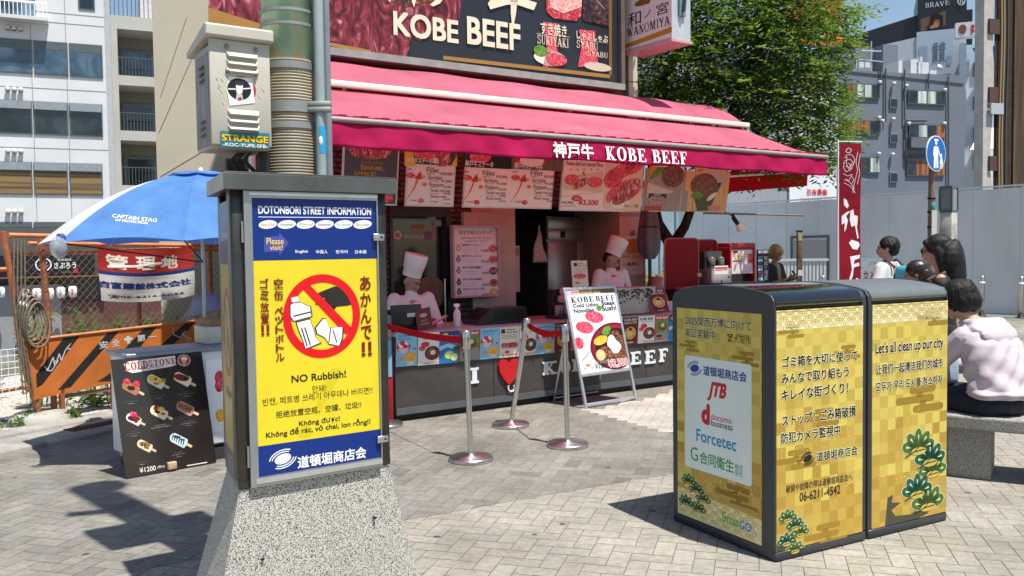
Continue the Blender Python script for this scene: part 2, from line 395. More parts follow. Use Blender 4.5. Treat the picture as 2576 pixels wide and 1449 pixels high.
def paver_mat():
    m = bpy.data.materials.new('concrete_pavers'); m.use_nodes = True; n = m.node_tree.nodes; L = m.node_tree.links
    b = n['Principled BSDF']; b.inputs['Roughness'].default_value = .82; b.inputs['Specular IOR Level'].default_value = .3
    at = n.new('ShaderNodeVertexColor'); at.layer_name = 'tone'; tc = n.new('ShaderNodeTexCoord')
    def noise(sc, lo, hi, p0, p1, det=5):
        z = n.new('ShaderNodeTexNoise'); z.inputs['Scale'].default_value = sc; z.inputs['Detail'].default_value = det; z.inputs['Roughness'].default_value = .65
        r = n.new('ShaderNodeValToRGB'); r.color_ramp.elements[0].position = p0; r.color_ramp.elements[1].position = p1
        r.color_ramp.elements[0].color = (*lo, 1); r.color_ramp.elements[1].color = (*hi, 1)
        L.new(tc.outputs['Object'], z.inputs['Vector']); L.new(z.outputs['Fac'], r.inputs[0]); return r.outputs[0], z
    a, _ = noise(1.3, (.70, .69, .68), (1.08, 1.07, 1.06), .33, .6)
    c, _ = noise(24, (.80, .79, .77), (1.06, 1.06, 1.06), .3, .6)
    f, zf = noise(160, (.86, .86, .86), (1.08, 1.08, 1.08), .35, .65, 3)
    vo = n.new('ShaderNodeTexVoronoi'); vo.inputs['Scale'].default_value = 3.3; vo.inputs['Randomness'].default_value = 1      # old gum spots
    rs = n.new('ShaderNodeValToRGB'); rs.color_ramp.elements[0].position = .055; rs.color_ramp.elements[1].position = .072
    rs.color_ramp.elements[0].color = (.32, .31, .3, 1); rs.color_ramp.elements[1].color = (1, 1, 1, 1)
    L.new(tc.outputs['Object'], vo.inputs['Vector']); L.new(vo.outputs['Distance'], rs.inputs[0])
    cur = at.outputs['Color']
    for k in (a, c, f, rs.outputs[0]):
        mx = n.new('ShaderNodeMix'); mx.data_type = 'RGBA'; mx.blend_type = 'MULTIPLY'; mx.inputs[0].default_value = 1
        L.new(cur, mx.inputs[6]); L.new(k, mx.inputs[7]); cur = mx.outputs[2]
    L.new(cur, b.inputs['Base Color'])
    bp = n.new('ShaderNodeBump'); bp.inputs['Strength'].default_value = .35; bp.inputs['Distance'].default_value = .004
    L.new(zf.outputs['Fac'], bp.inputs['Height']); L.new(bp.outputs[0], b.inputs['Normal'])
    return m
def inside(p, poly):
    x, y = p; c = False
    for (x0, y0), (x1, y1) in zip(poly, poly[1:] + poly[:1]):
        if (y0 > y) != (y1 > y) and x < (x1 - x0) * (y - y0) / (y1 - y0) + x0: c = not c
    return c
WHITE = [(.565, 8.10), (.72, 7.81), (.85, 7.6), (.985, 7.37), (1.12, 7.10), (1.9, 7.05), (2.6, 9.2), (1.75, 9.25), (1.33, 8.7), (.86, 8.2)]
def edge_y(x): return 5.153 + .5625 * x - .02 * x * x
def clip(poly, f):
    out = []
    for p, q in zip(poly, poly[1:] + poly[:1]):
        a, b = f(p), f(q)
        if a >= 0: out.append(p)
        if (a >= 0) != (b >= 0):
            t = a / (a - b); out.append((p[0] + (q[0] - p[0]) * t, p[1] + (q[1] - p[1]) * t))
    return out
def paving():
    rnd = random.Random(3); vs = []; fs = []; cols = []
    def put(poly, c):
        if len(poly) < 3: return
        o = len(vs); vs.extend((x, y, .004) for x, y in poly); fs.append(list(range(o, o + len(poly)))); cols.extend([c] * len(poly))
    def tone(base, v=.09):
        k = 1 + rnd.uniform(-v, v); w = rnd.uniform(-.018, .018); return (base[0] * k * (1 + w), base[1] * k, base[2] * k * (1 - w), 1)
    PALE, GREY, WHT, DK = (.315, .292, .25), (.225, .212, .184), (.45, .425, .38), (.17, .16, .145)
    for kind, ang, unit in (('pale', 74.2, .1), ('grey', 74.2, .1)):
        ca, sa = math.cos(R(ang)), math.sin(R(ang)); g_ = .0021 if kind == 'pale' else .0015
        for i in range(-190, 200):
            for j in range(-190, 200):
                r = (i - j) % 4
                if r == 0: x0, y0, x1, y1 = i, j, i + 2, j + 1
                elif r == 3: x0, y0, x1, y1 = i, j, i + 1, j + 2
                else: continue
                mx, my = (x0 + x1) / 2 * unit, (y0 + y1) / 2 * unit
                X, Y = mx * ca - my * sa + 1.5, mx * sa + my * ca + 7.5
                if not (-7 < X < 12 and 1.2 < Y < 17): continue
                if abs(X) > Y * .66 + .6: continue
                if (V((X, Y, 0)) - FO).dot(FN) > -.90: continue
                d = edge_y(X) - Y
                if kind == 'pale' and d < -.12 or kind == 'grey' and d > .12: continue
                q = [(x0 * unit + g_, y0 * unit + g_), (x1 * unit - g_, y0 * unit + g_), (x1 * unit - g_, y1 * unit - g_), (x0 * unit + g_, y1 * unit - g_)]
                q = [(x * ca - y * sa + 1.5, x * sa + y * ca + 7.5) for x, y in q]
                sgn = 1 if kind == 'pale' else -1
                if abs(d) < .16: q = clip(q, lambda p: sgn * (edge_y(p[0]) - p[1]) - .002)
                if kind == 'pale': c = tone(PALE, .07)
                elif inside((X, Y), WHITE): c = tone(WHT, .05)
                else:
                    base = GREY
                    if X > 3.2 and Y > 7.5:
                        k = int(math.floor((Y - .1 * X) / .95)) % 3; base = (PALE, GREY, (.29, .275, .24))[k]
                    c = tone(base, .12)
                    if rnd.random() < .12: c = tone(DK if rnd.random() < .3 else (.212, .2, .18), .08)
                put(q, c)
    me = bpy.data.meshes.new('pavement'); me.from_pydata(vs, [], fs)
    ca_ = me.color_attributes.new('tone', 'FLOAT_COLOR', 'CORNER')
    flat = []
    li = 0
    for p in me.polygons:
        for k in p.loop_indices: flat.extend(cols[me.loops[k].vertex_index])
    ca_.data.foreach_set('color', flat)
    me.materials.append(paver_mat()); o = bpy.data.objects.new('pavement', me); COL.objects.link(o); tag(o, kind='structure')
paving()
# sand joints under the pavers
b = MB(); b.add([(-7, 1.2, .0015), (14, 1.2, .0015), (14, 17, .0015), (-7, 17, .0015)], [(0, 1, 2, 3)], mat('joint_sand', (.125, .118, .10), .95, var=.15, scale=9))
tag(b.build('pavement_joints', loc=(0, 0, 0)), kind='structure')
# kerb of long stone slabs along the lot
kb = MB(frame(FO, FD, FN, (0, 0, 1))); ks = mat('kerb_stone', (.33, .315, .285), .85, var=.16, scale=5, bump=.25, bscale=60)
x = -3.0
for i in range(9):
    L_ = (.62, .9, .78, .6)[i % 4]
    kb.rbox(x, x + L_ - .006, -.92, -.42, -.1, .03, ks, .008, 1); kb.rbox(x + .1, x + L_ + .09, -.415, -.17, -.1, .05, ks, .01, 1); x += L_
kb.box(-.35, .3, -.72, -.56, .0, .0325, mat('drain_grate', (.07, .055, .045), .6, metal=.6, var=.3, scale=30))
for i in range(16): kb.box(-.34 + i * .04, -.32 + i * .04, -.72, -.56, .032, .0365, mat('drain_grate', (.07, .055, .045)))
tag(kb.build('kerb', loc=(0, 0, 0)), kind='structure')
# gravel of the lot
gm = blotch('lot_gravel', [(.3, (.20, .18, .15)), (.5, (.42, .38, .33)), (.68, (.62, .58, .52))], 38, .95, .4, 8, bump=.8)
xs = fr(-40, 6, 60); ys = fr(2, 42, 60)
gb = MB(frame(FO, FD, FN, (0, 0, 1)))
def gfn(u, v):
    s_, q = -8 + (9.2 + 8 * v) * u, -.16 + 30 * v * v; p = FO + FD * s_ + FN * q
    return (s_, q, lot_h(p.x, p.y) + .02 + (.03 * math.sin(s_ * 5.1) * math.sin(q * 4.3) if q > .1 else 0))
gb.grid(gfn, 60, 40, gm); tag(gb.build('gravel', loc=(0, 0, 0)), kind='structure')
# ================================================================ survey helpers on planes
SK = 2576 / 3840
def zmap(reg, zw):
    x0, y0, x1 = reg; k = (x1 - x0) / zw
    return lambda x, y: ((x0 + x * k) * SK, (y0 + y * k) * SK)
class Art(Panel):
    """a Panel whose shapes may be given in the coordinates of a survey crop of the photograph"""
    def crop(s, reg, zw): s.zm = zmap(reg, zw); return s
    def q(s, x, y):
        p = onp(*s.zm(x, y), s.o, s.n) - s.o
        a, b_, c = s.ax.length_squared, s.ax.dot(s.ay), s.ay.length_squared; u, v = p.dot(s.ax), p.dot(s.ay); de = a * c - b_ * b_
        return (u * c - v * b_) / de, (v * a - u * b_) / de
    def zt(s, t, xl, yb, xr, yt, m, l=2, **k):
        x0, y1 = s.q(xl, yb); x1, y0 = s.q(xr, yt); return s.text(t, x0, y0, x1, y1, m, l, **k)
    def zn(s, t, xl, yl, xr, yr, m, l=2, hk=1, **k):
        """text on a slanted base line, natural proportions times hk"""
        x0, a = s.q(xl, yl); x1, b_ = s.q(xr, yr); y1 = (a + b_) / 2; v0, _ = glyphs(t, 0)
        w_ = max(v[0] for v in v0) - min(v[0] for v in v0); h_ = max(v[1] for v in v0) - min(v[1] for v in v0)
        rx, ry = s.ax.length, s.ay.length
        return s.text(t, x0, y1 - (x1 - x0) * rx / ry * h_ / w_ * hk, x1, y1, m, l, **k)
    def zs(s, t, xl, yb, xr, yt, m, l=2, **k):
        x0, y1 = s.q(xl, yb); x1, y0 = s.q(xr, yt); return s.serif(t, x0, y0, x1, y1, m, l, **k)
    def zp(s, pts, m, l=1): return s.poly([s.q(*p) for p in pts], m, l)
    def zl(s, pts, w, m, l=1): return s.line([s.q(*p) for p in pts], w, m, l)
    def ze(s, x, y, rx, ry, m, l=1, **k):
        cx, cy = s.q(x, y); ax, _ = s.q(x + rx, y); _, ay = s.q(x, y + ry); return s.ell(cx, cy, abs(ax - cx), abs(ay - cy), m, l, **k)
    def zr(s, x0, y0, x1, y1, m, l=1):
        a, b_ = s.q(x0, y0); c, d = s.q(x1, y1); return s.rect(a, b_, c, d, m, l)
# ================================================================ the beef kiosk: axes s along the counter, d into the shop, z up
KA = R(33.95); KU = V((math.cos(KA), math.sin(KA), 0)); KB = V((-KU.y, KU.x, 0)); KO = V((-1.032, 7.596, 0)); KN = -KB
KM = frame(KO, KU, KB, (0, 0, 1))
def kw(s, d, z): return KM @ V((s, d, z))
def kp(px, py, d):
    q = onp(px, py, KO + KB * d, KN) - KO; return V((q.dot(KU), d, q.z))
def kart(s0, s1, z1, z0, d, W=None, Hh=None, d1=None, step=.0015):
    """artwork facing the street; d at the top, d1 at the bottom"""
    d1 = d if d1 is None else d1; W = W or (s1 - s0) * 100; Hh = Hh or (z1 - z0) * 100
    return Art(W, Hh, kw(s0, d, z1), KU * (s1 - s0), KB * (d1 - d) + V((0, 0, z0 - z1)), step)
K = lambda: MB(KM)
BLK = C('17171a', .45); WHT_ = C('f2f0ea'); RED = C('d3131c'); CREAM = C('efe6c8')
ALU = mat('brushed_aluminium', (.62, .63, .64), .38, metal=.9, var=.05, scale=30)
STEEL = mat('polished_steel', (.62, .61, .59), .30, metal=1, var=.04, scale=12)
DARKM = mat('dark_metal', (.05, .05, .052), .4, metal=.4, var=.1)
beef_raw = blotch('raw_marbled_beef', [(.36, '7c1420'), (.5, 'a83240'), (.62, 'e0a2a0'), (.72, 'f2dcd6')], 26, .3, 2.5, 5, stretch=(1, 1, .35))
beef_red = blotch('red_beef', [(.3, 'b3122c'), (.5, 'd63a52'), (.7, 'f0a0a4')], 40, .35, 1.5)
beef_brown = blotch('grilled_beef', [(.3, '2c1510'), (.5, '6a3a26'), (.66, 'a8704c'), (.8, 'd9a98a')], 34, .4, 1.8)
beef_deep = blotch('deep_raw_beef', [(.34, '3c0c12'), (.48, '6e1c24'), (.6, '96404a'), (.74, 'cfa09a')], 7, .35, 3.0, 8, stretch=(1, 1, .45))
greens = blotch('salad_greens', [(.3, '1f4a12'), (.5, '4d8a24'), (.72, 'a6cc5a')], 60, .5)
noodle = blotch('noodles', [(.35, 'b98a3a'), (.5, 'e6c47e'), (.7, 'f7e6b8')], 55, .45, 3)
rice = blotch('rice', [(.35, 'cfc6b4'), (.55, 'f3eee2'), (.8, 'ffffff')], 80, .5)
fruit_y = blotch('mango', [(.3, 'e08a10'), (.5, 'f2b52a'), (.75, 'f8dc7a')], 40, .4)
berry = blotch('berries', [(.3, '8c0c20'), (.5, 'd32038'), (.75, 'f58a98')], 55, .35)
icecream = blotch('shaved_ice', [(.3, 'e8d0d8'), (.6, 'ffffff')], 50, .5)
garlic = blotch('garlic_rice', [(.3, '9c5a14'), (.5, 'd99a34'), (.7, 'f2cf7a')], 60, .45)

shop = empty('restaurant_kiosk', kw(1.8, 1.5, 0), 'brick fronted beef restaurant with an open kitchen behind the pink awnings', 'restaurant')
brick = bricks('long_facade_tiles', '6e4a32', '8a6242', '1c1512', .36, .085, .7, .012)
brick_d = bricks('dark_narrow_tiles', '5a3a30', '7c5344', '241a18', .23, .055, .8, .012)
cream_t = bricks('cream_tiles', 'd8cdb6', 'e2d8c4', '6a6458', .6, .9, .45, .008)
b = K(); D1 = 1.5
b.box(-.74, 4.02, D1, D1 + .25, 2.02, 3.32, brick_d)                       # wall behind the menu boards
b.box(-.74, 4.02, D1, D1 + .25, 3.323, 7.5, brick)
b.box(-.74, .70, D1, D1 + .25, -.3, 2.018, brick_d)
b.box(1.44, 1.70, D1 - .02, D1 + .25, -.3, 2.018, brick_d)
b.build('wall', shop)
b = K(); b.box(4.022, 4.17, D1 - .06, D1 + .9, 2.03, 7.5, cream_t); b.box(3.88, 4.31, D1 - .03, D1 + .9, -.3, 2.028, mat('cream_column', 'b9a394', .5, var=.08)); b.build('corner_column', shop)
b = K(); b.box(1.702, 2.285, D1 - .035, D1 + .22, -.3, 2.015, mat('cream_column', 'd9cfc0')); b.box(1.56, 2.0, D1 - .10, D1 - .037, 1.63, 1.93, mat('cream_column', 'd9cfc0')); b.build('column', shop)
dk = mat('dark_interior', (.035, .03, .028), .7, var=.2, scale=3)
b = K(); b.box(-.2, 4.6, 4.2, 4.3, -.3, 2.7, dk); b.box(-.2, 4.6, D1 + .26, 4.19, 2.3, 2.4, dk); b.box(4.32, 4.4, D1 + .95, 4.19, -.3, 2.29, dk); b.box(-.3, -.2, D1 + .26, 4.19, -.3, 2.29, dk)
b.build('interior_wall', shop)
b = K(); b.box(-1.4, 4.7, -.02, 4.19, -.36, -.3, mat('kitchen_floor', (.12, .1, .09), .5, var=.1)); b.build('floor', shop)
b = K(); b.box(1.2, 4.17, 4.31, 4.5, -.3, 7.5, cream_t); b.prism([(-.70, D1 + .26), (-.62, D1 + .26), (1.3, 4.3), (1.2, 4.3)], -.3, 7.5, cream_t); b.box(4.05, 4.168, D1 + .92, 4.3, 2.41, 7.28, cream_t); b.box(4.405, 4.5, D1 + .95, 4.3, -.3, 2.4, cream_t); b.build('rear_wall', shop)
# dark glass door with the shop's mark
dr = K(); dg = mat('door_glass', (.012, .013, .014), .06, var=0, spec=.7); fm = mat('black_frame', (.02, .02, .02), .35, var=.05)
dr.box(.72, 1.40, D1 + .04, D1 + .06, -.28, 1.90, dg); door = dr.build('door', shop)
f = K(); f.box(.70, .735, D1 - .02, D1 + .1, -.3, 2.0, fm); f.box(1.385, 1.438, D1 - .02, D1 + .1, -.3, 2.0, fm); f.box(.736, 1.384, D1 - .02, D1 + .1, 1.88, 2.0, fm); f.build('frame', door)
f = K(); f.tube([(1.335, D1 - .05, 1.2), (1.335, D1 - .05, .2)], .012, STEEL); f.build('handle', door)
a = kart(.72, 1.40, 1.9, .9, D1 + .038).crop((1400, 750, 2100), 1690); gold = C('8f7d52'); gw = C('c9c6be')
a.ze(405, 250, 70, 34, gold, 1); [a.ze(405 + k * 24, 238, 10, 16, C('6d5d38'), 2) for k in (-2, -1, 0, 1, 2)]
a.zt('WANOMIYA', 278, 350, 560, 315, gw, 1); a.zt('KOBE BEEF', 335, 400, 470, 382, C('8d8a84'), 1)
a.ze(218, 318, 36, 42, C('c9b8b0'), 1); a.zt('和', 200, 340, 236, 296, C('6a1c1c'), 2, bold=.02)
a.zr(515, 152, 568, 248, C('a9a29c'), 1); a.zt('夏', 522, 240, 560, 200, C('3a3434'), 2); a.zr(540, 255, 572, 370, C('8a8580'), 1); a.ze(500, 322, 36, 42, C('6b5a60'), 2); a.build('decal', door)
wd = K(); wd.ball((1.17, D1 - .02, 1.05), (.19, .03, .19), mat('straw_round', (.16, .11, .06), .8, var=.2, scale=20), 20); wd.build('round_plaque', shop)

# ---------------------------------------------------------------- counter with raised slogan letters
ct = empty('service_counter', kw(2, 0, 0), 'long black front counter of the kiosk with slogan in white letters and red heart', 'counter')
cm = mat('charcoal_laminate', (.058, .05, .046), .55, var=.14, scale=4, bump=.1, bscale=60)
b = K(); b.box(0, 4.6, 0, .03, .07, .755, cm); b.box(-.0, .03, .031, .8, .07, .755, cm); b.box(4.57, 4.6, .031, .8, .07, .755, cm)
for s_ in (1.02, 1.98, 2.95, 3.9): b.box(s_, s_ + .006, -.0025, .0, .09, .5, BLK)
b.build('front_panel', ct)
b = K(); b.rbox(-.02, 4.62, -.03, .82, .757, .785, mat('worktop', 'b9b0aa', .35, var=.08), .006); b.build('worktop', ct)
b = K(); b.box(0, 4.6, -.012, .0, .066, .125, mat('kick_strip', (.12, .13, .14), .5, metal=.3)); b.box(.02, 4.58, .04, .06, 0, .065, BLK); b.build('kickboard', ct)
let_m = C('dfe2e6', .45)
def slab(ch, pxl, yb, pxr, yt, zr=((1400, 1150, 2600), 2484), m=let_m):
    zq = zmap(*zr); p0, p1 = kp(*zq(pxl, yb), -.012), kp(*zq(pxr, yt), -.012); A_ = kart(p0.x, p1.x, p1.z, p0.z, -.012)
    polys, adv = serif_letter(ch, .24, .15); bb = MB(KM)
    k = (p1.x - p0.x) / (adv - .02)
    for i, p in enumerate(polys):
        bb.prism([(p0.x + x * k, p0.z + y * (p1.z - p0.z)) for x, y in p], -.014 - .0004 * i, -.0004, m, 'xz')
    return bb.build('letter', ct)
for ch, a_, b__, c_, d_ in (('I', 750, 600, 822, 470), ('K', 1312, 534, 1432, 418), ('O', 1446, 522, 1532, 408), ('B', 1540, 505, 1640, 398), ('E', 1750, 478, 1850, 372), ('B', 1858, 462, 1960, 358),
                            ('E', 1995, 453, 2082, 345), ('E', 2105, 447, 2195, 335), ('F', 2215, 432, 2290, 322)):
    slab(ch, a_, b__, c_, d_)
slab('E', 1640, 494, 1730, 388)
zq = zmap((1400, 1150, 2600), 2484); hp = [kp(*zq(*p), -.02) for p in ((1050, 608), (1010, 560), (980, 510), (972, 455), (985, 420), (1010, 408), (1035, 415), (1054, 440), (1075, 412), (1105, 402), (1130, 415), (1142, 450), (1135, 500), (1110, 545))]
b = K(); b.prism([(p.x, p.z) for p in hp], -.03, -.001, mat('heart_red', 'c4121a', .4), 'xz'); b.build('heart', ct)
b = K(); b.tube([kp(*zq(*p), -.02) for p in ((1048, 612), (1046, 640), (1060, 658), (1085, 656), (1096, 636), (1094, 610))], .009, C('f0f0ee'), 8); b.build('hook', ct)

# ---------------------------------------------------------------- awnings
aw_top = cloth('faded_pink_canvas', (.68, .25, .36), (1, .045, .11), .55, .13, 1.3)
aw_val = cloth('magenta_valance', (.44, .006, .08), (.85, .03, .14), .25, .10, 2)
bar_w = mat('cream_bar', 'e6e2d4', .4, var=.04); bar_g = mat('grey_bar', '9a958c', .45, var=.06)
la = empty('lower_awning', kw(2, .2, 2.6), 'wide pink lower awning with a magenta valance lettered KOBE BEEF', 'awning')
S0, S1 = -.86, 5.1
def sl(u, v):
    s_ = S0 + (S1 - S0) * u; sag = -.035 * math.sin(math.pi * v) + (.007 * math.sin(s_ * 7 + v * 5) + .006 * math.sin(s_ * 3.1 - v * 7) + .004 * math.sin(s_ * 13 + v * 11)) * math.sin(math.pi * v)
    return (s_, .50 - 1.145 * v, 2.955 - .44 * v + sag)
b = K(); b.grid(sl, 110, 14, aw_top); b.build('canvas', la, thick=.003)
def vl(u, v):
    s_ = S0 + .01 + (S1 - S0 - .02) * u; z = 2.487 - .192 * v
    rip = (.010 * math.sin(s_ * 9.0 + v * 2.5) + .008 * math.sin(s_ * 17 - v * 3)) * (.25 + .75 * v)
    if 1.55 < s_ < 3.4: rip *= .45
    return (s_, -.665 - .03 * v + rip, z + .006 * math.sin(s_ * 5) * v)
b = K(); b.grid(vl, 180, 8, aw_val); val = b.build('valance', la, thick=.003)
a = kart(1.5, 3.6, 2.49, 2.32, -.690, d1=-.716).crop((1900, 450, 2800), 2006); wv = C('f6f4f2', .6)
a.zn('神戸牛', 395, 314, 735, 334, wv, 1, bold=.03); a.zs('KOBE BEEF', 832, 332, 1506, 268, wv, 1, t_=.23, h=.07); a.build('lettering', val)
b = K(); b.tube([(S0 - .02, -.665, 2.505), (S1 + .02, -.665, 2.505)], .022, bar_g, 10); b.build('front_bar', la)
b = K(); [b.box(S0 + i * .0596, S0 + i * .0596 + .056, -.652, -.62, 2.512 + .004 * (i % 3), 2.538 + .005 * ((i * 7) % 3), aw_val) for i in range(100)]; b.build('trim', la)
for s_ in (-.5, 2.2, 4.6):
    b = K(); b.tube([(s_, D1, 2.6), (s_ + .35, .5, 2.52), (s_, -.64, 2.49)], .018, bar_w, 8); b.build('folding_arm', la)
ua = empty('upper_awning', kw(2, 1, 3.1), 'faded pink upper awning with a cream front bar below the billboard', 'awning')
def su(u, v):
    s_ = S0 + (S1 - S0) * u; v2 = v
    return (s_, 1.5 - 1.0 * v2, 3.42 - .30 * v2 - .12 * v2 ** 3 + .04 * math.sin(math.pi * v2) + .007 * math.sin(s_ * 6 + v2 * 4) + .005 * math.sin(s_ * 2.7 - v2 * 6))
b = K(); b.grid(su, 90, 12, aw_top); b.build('canvas', ua, thick=.003)
b = K(); b.rbox(S0, S1 + .03, .455, .505, 2.975, 3.035, bar_w, .01); b.tube([(S1 + .015, .48, 3.0), (S1 + .02, .48, 2.9)], .015, bar_w); b.build('front_bar', ua)
for s_ in (-.2, 2.4, 4.8):
    b = K(); b.tube([(s_, D1, 3.05), (s_ + .2, 1.0, 3.0), (s_, .5, 2.99)], .016, bar_w, 8); b.build('folding_arm', ua)

# ---------------------------------------------------------------- billboard over the awnings
bbz0, bbz1 = 3.46, 5.3
bl = empty('billboard', kw(1.5, 1.3, bbz0), 'huge dark KOBE BEEF billboard with raw beef pictures above the pink awnings', 'billboard')
a = kart(-.66, 3.64, bbz1, bbz0 + .03, 1.2, step=.003).crop((1200, 0, 2400), 2576)
slate = C('2b3036', .35); a.sheet(slate, .25, fm)
a.zp([(-900, -600), (-900, 120), (100, 330), (350, 400), (560, 470), (690, 485), (715, 390), (735, 300), (800, 330), (900, 300), (1120, 180), (1150, -120), (1100, -600)], beef_deep, 1)
a.zp([(-900, 60), (-900, 200), (100, 345), (395, 402), (420, 440), (100, 375)], C('a87a3c'), 2)
a.zp([(330, -700), (520, -20), (690, 60), (1110, -40), (1150, -700)], blotch('seared_meat', [(.35, '2a120a'), (.5, '5c3018'), (.62, '8a5a34'), (.76, 'b89062')], 10, .45, 3), 2)
a.zp([(705, 490), (735, 320), (820, 340), (1000, 320), (1110, 250), (1110, 560)], slate, 3)
cr = C('e9dfc3'); LT = dict(bold=.035)
a.zn('KOBE', 585, 292, 1112, 352, cr, 5, hk=1.14, **LT); a.zn('BEEF', 1178, 362, 1610, 412, cr, 5, hk=1.22, **LT)
a.zp([(1345, 30), (1380, -20), (1520, -30), (1600, -20), (1740, 25), (1715, 85), (1580, 40), (1500, 40), (1365, 78)], cr, 5)
a.zp([(1530, 30), (1580, 30), (1570, 120), (1555, 195), (1545, 205), (1538, 190), (1530, 110)], cr, 5)
a.zp([(1525, 20), (1585, 24), (1580, -420), (1520, -420)], cr, 5); a.zp([(1370, -250), (1720, -200), (1720, -140), (1370, -190)], cr, 5)
a.zp([(540, 0), (560, 22), (575, -60), (548, -60)], cr, 5); a.zp([(735, 20), (752, 62), (766, 10), (764, -60), (735, -60)], cr, 5); a.zp([(880, 40), (905, 55), (960, 30), (1005, -30), (990, -60), (950, -20)], cr, 5)
gb_ = C('a3773f'); a.zp([(988, 450), (988, 480), (2330, 632), (2330, 602)], gb_, 4); a.zp([(2320, -300), (2320, 610), (2345, 612), (2345, -300)], C('7d5c36'), 4)
a.zp([(1810, -60), (1820, 100), (1880, 150), (2060, 170), (2095, 130), (2105, 0), (2100, -60)], blotch('beef_cube', [(.3, '8c1820'), (.5, 'c2283a'), (.7, 'e88a84')], 14, .35, 2), 4)
a.zp([(1840, -40), (1850, 60), (1950, 110), (2100, 60), (2100, -60)], blotch('beef_cube_top', [(.4, 'e48a86'), (.6, 'f4cfc4')], 22, .35, 2), 5)
a.zp([(2110, -60), (2110, 165), (2320, 215), (2320, -60)], blotch('dark_grill', [(.4, '1c1416'), (.55, '4a2c30'), (.7, '7a5a5e')], 12, .4), 4)
a.zl([(2205, -10), (2285, 75)], .5, C('d9d4cc'), 6)
for x0, x1, y0, y1, mtop, mb_ in ((1800, 1890, 180, 540, beef_red, None), (2080, 2200, 240, 540, beef_red, None)):
    a.zp([(x0, y0), (x0 + 20, y1 - 160), (x0 - 10, y1), (x1 + 40, y1 - 10), (x1 + 10, y1 - 160), (x1 + 10, y0 + 10)], mtop, 4)
a.ze(1850, 470, 130, 62, rice, 4); a.ze(1770, 410, 55, 45, greens, 5); a.ze(1900, 480, 80, 50, beef_red, 5); a.ze(2230, 540, 110, 34, C('cfc3ae'), 5)
a.zt('すき焼き', 1768, 275, 1978, 205, cr, 6, bold=.02); a.zl([(1735, 270), (2005, 302)], .35, cr, 6); a.zs('SUKIYAKI', 1742, 352, 1996, 318, cr, 6, t_=.14, h=.06)
a.zt('しゃぶしゃぶ', 2058, 310, 2310, 290, cr, 6, bold=.02); a.zl([(2060, 312), (2310, 350)], .35, cr, 6); a.zs('SYABU', 2058, 385, 2230, 350, cr, 6, t_=.14, h=.06); a.zs('SYABU', 2145, 448, 2310, 430, cr, 6, t_=.14, h=.06); a.zl([(2128, 430), (2142, 432)], .6, cr, 6)
a.build('artwork', bl)
b = K(); tr = mat('billboard_trim', 'a9a49c', .4, metal=.3, var=.1); b.box(-.72, 3.70, 1.14, 1.48, bbz0 - .045, bbz0 + .028, tr); b.box(3.642, 3.70, 1.14, 1.48, bbz0 + .029, bbz1, mat('billboard_side', '6a6058', .4, var=.1)); b.build('frame', bl)

# ---------------------------------------------------------------- box sign sticking out over the street
ps = empty('projecting_sign', kw(3.9, .9, 3.7), 'white box sign lettered WANOMIYA sticking out beside the billboard', 'sign')
p1, p2 = kp(1570, 135, 1.3), kp(1572, 0, 1.3); s_ = p1.x
# its face looks along the street, so the panel runs from the wall outwards
def ks(px, py, s0):
    q = onp(px, py, KO + KU * s0, KU) - KO; return V((s0, q.dot(KB), q.z))
e0, e1 = ks(1572, 132, s_), ks(1690, 88, s_); zb0 = (e0.z + e1.z) / 2
b = K(); fr_m = mat('sign_box_frame', 'c9ccd0', .4, metal=.3, var=.06); b.box(s_ + .002, s_ + .30, e1.y, e0.y, zb0 - .02, zb0 + 1.6, fr_m); b.build('housing', ps)
b = K(); b.box(s_ - .02, s_ + .32, e1.y - .015, e0.y + .015, zb0 - .05, zb0 - .021, mat('sign_under', 'cfa3a6', .4)); b.build('base', ps)
a = Art(70, 160, kw(s_, e0.y, zb0 + 1.6), KU * 0 + KB * (e1.y - e0.y), V((0, 0, -1.6)), .0015).crop((2300, 0, 3200), 1863)
a.sheet(C('ece6e0', .4), .001); a.zp([(92, 345), (92, 378), (455, 250), (455, 205)], C('b98e2c'), 1)
a.zt('和', 115, 215, 215, 75, BLK, 2, bold=-.005); a.zt('ノ', 245, 140, 290, 72, BLK, 2); a.zt('宮', 335, 125, 428, 5, BLK, 2)
a.zs('WANOMIYA', 110, 292, 440, 118, BLK, 2, t_=.13, h=.05); a.ze(230, 15, 65, 26, C('8a5a2c'), 2); a.ze(270, 22, 16, 9, C('c23a30'), 3); a.build('face', ps)
b = K(); b.box(s_ + .1, s_ + .2, e1.y - .03, e1.y - .002, zb0 + .25, zb0 + 1.4, mat('sign_bracket', '6f8f92', .5, var=.1)); b.tube([(s_ + .14, e1.y - .05, zb0 + .3), (s_ + .24, e1.y - .05, zb0 + .9)], .02, DARKM); b.build('bracket', ps)
# ================================================================ information pillar round the pole
SA = R(35.48); SU = V((math.cos(SA), math.sin(SA), 0)); SB = V((-SU.y, SU.x, 0))
SO = atY(600, 1232, 3.25); SZ0 = SO.z; SO.z = 0
SM = frame(SO, SU, SB, (0, 0, 1))
PC = V((-.92, 3.68, 0)); pcx = (PC - SO).dot(SU); pcy = (PC - SO).dot(SB)
SW, SD, TP = .64, .40, .076; SZ1 = SZ0 + 1.178
sgn = empty('information_pillar', SO + SU * SW / 2 + SB * SD / 2, 'four sided street information pillar with yellow NO Rubbish poster on granite base', 'information sign')
gran = blotch('speckled_granite', [(.37, '1f1f1f'), (.44, '6f6d68'), (.49, 'b4b0a6'), (.62, 'cdc9be')], 230, .75, .3, 4, spec=.3)
bz = mat('bronze_steel', (.085, .078, .066), .32, metal=.85, var=.12, scale=9)
gs = mat('satin_steel', (.40, .41, .40), .36, metal=.75, var=.06, scale=14)
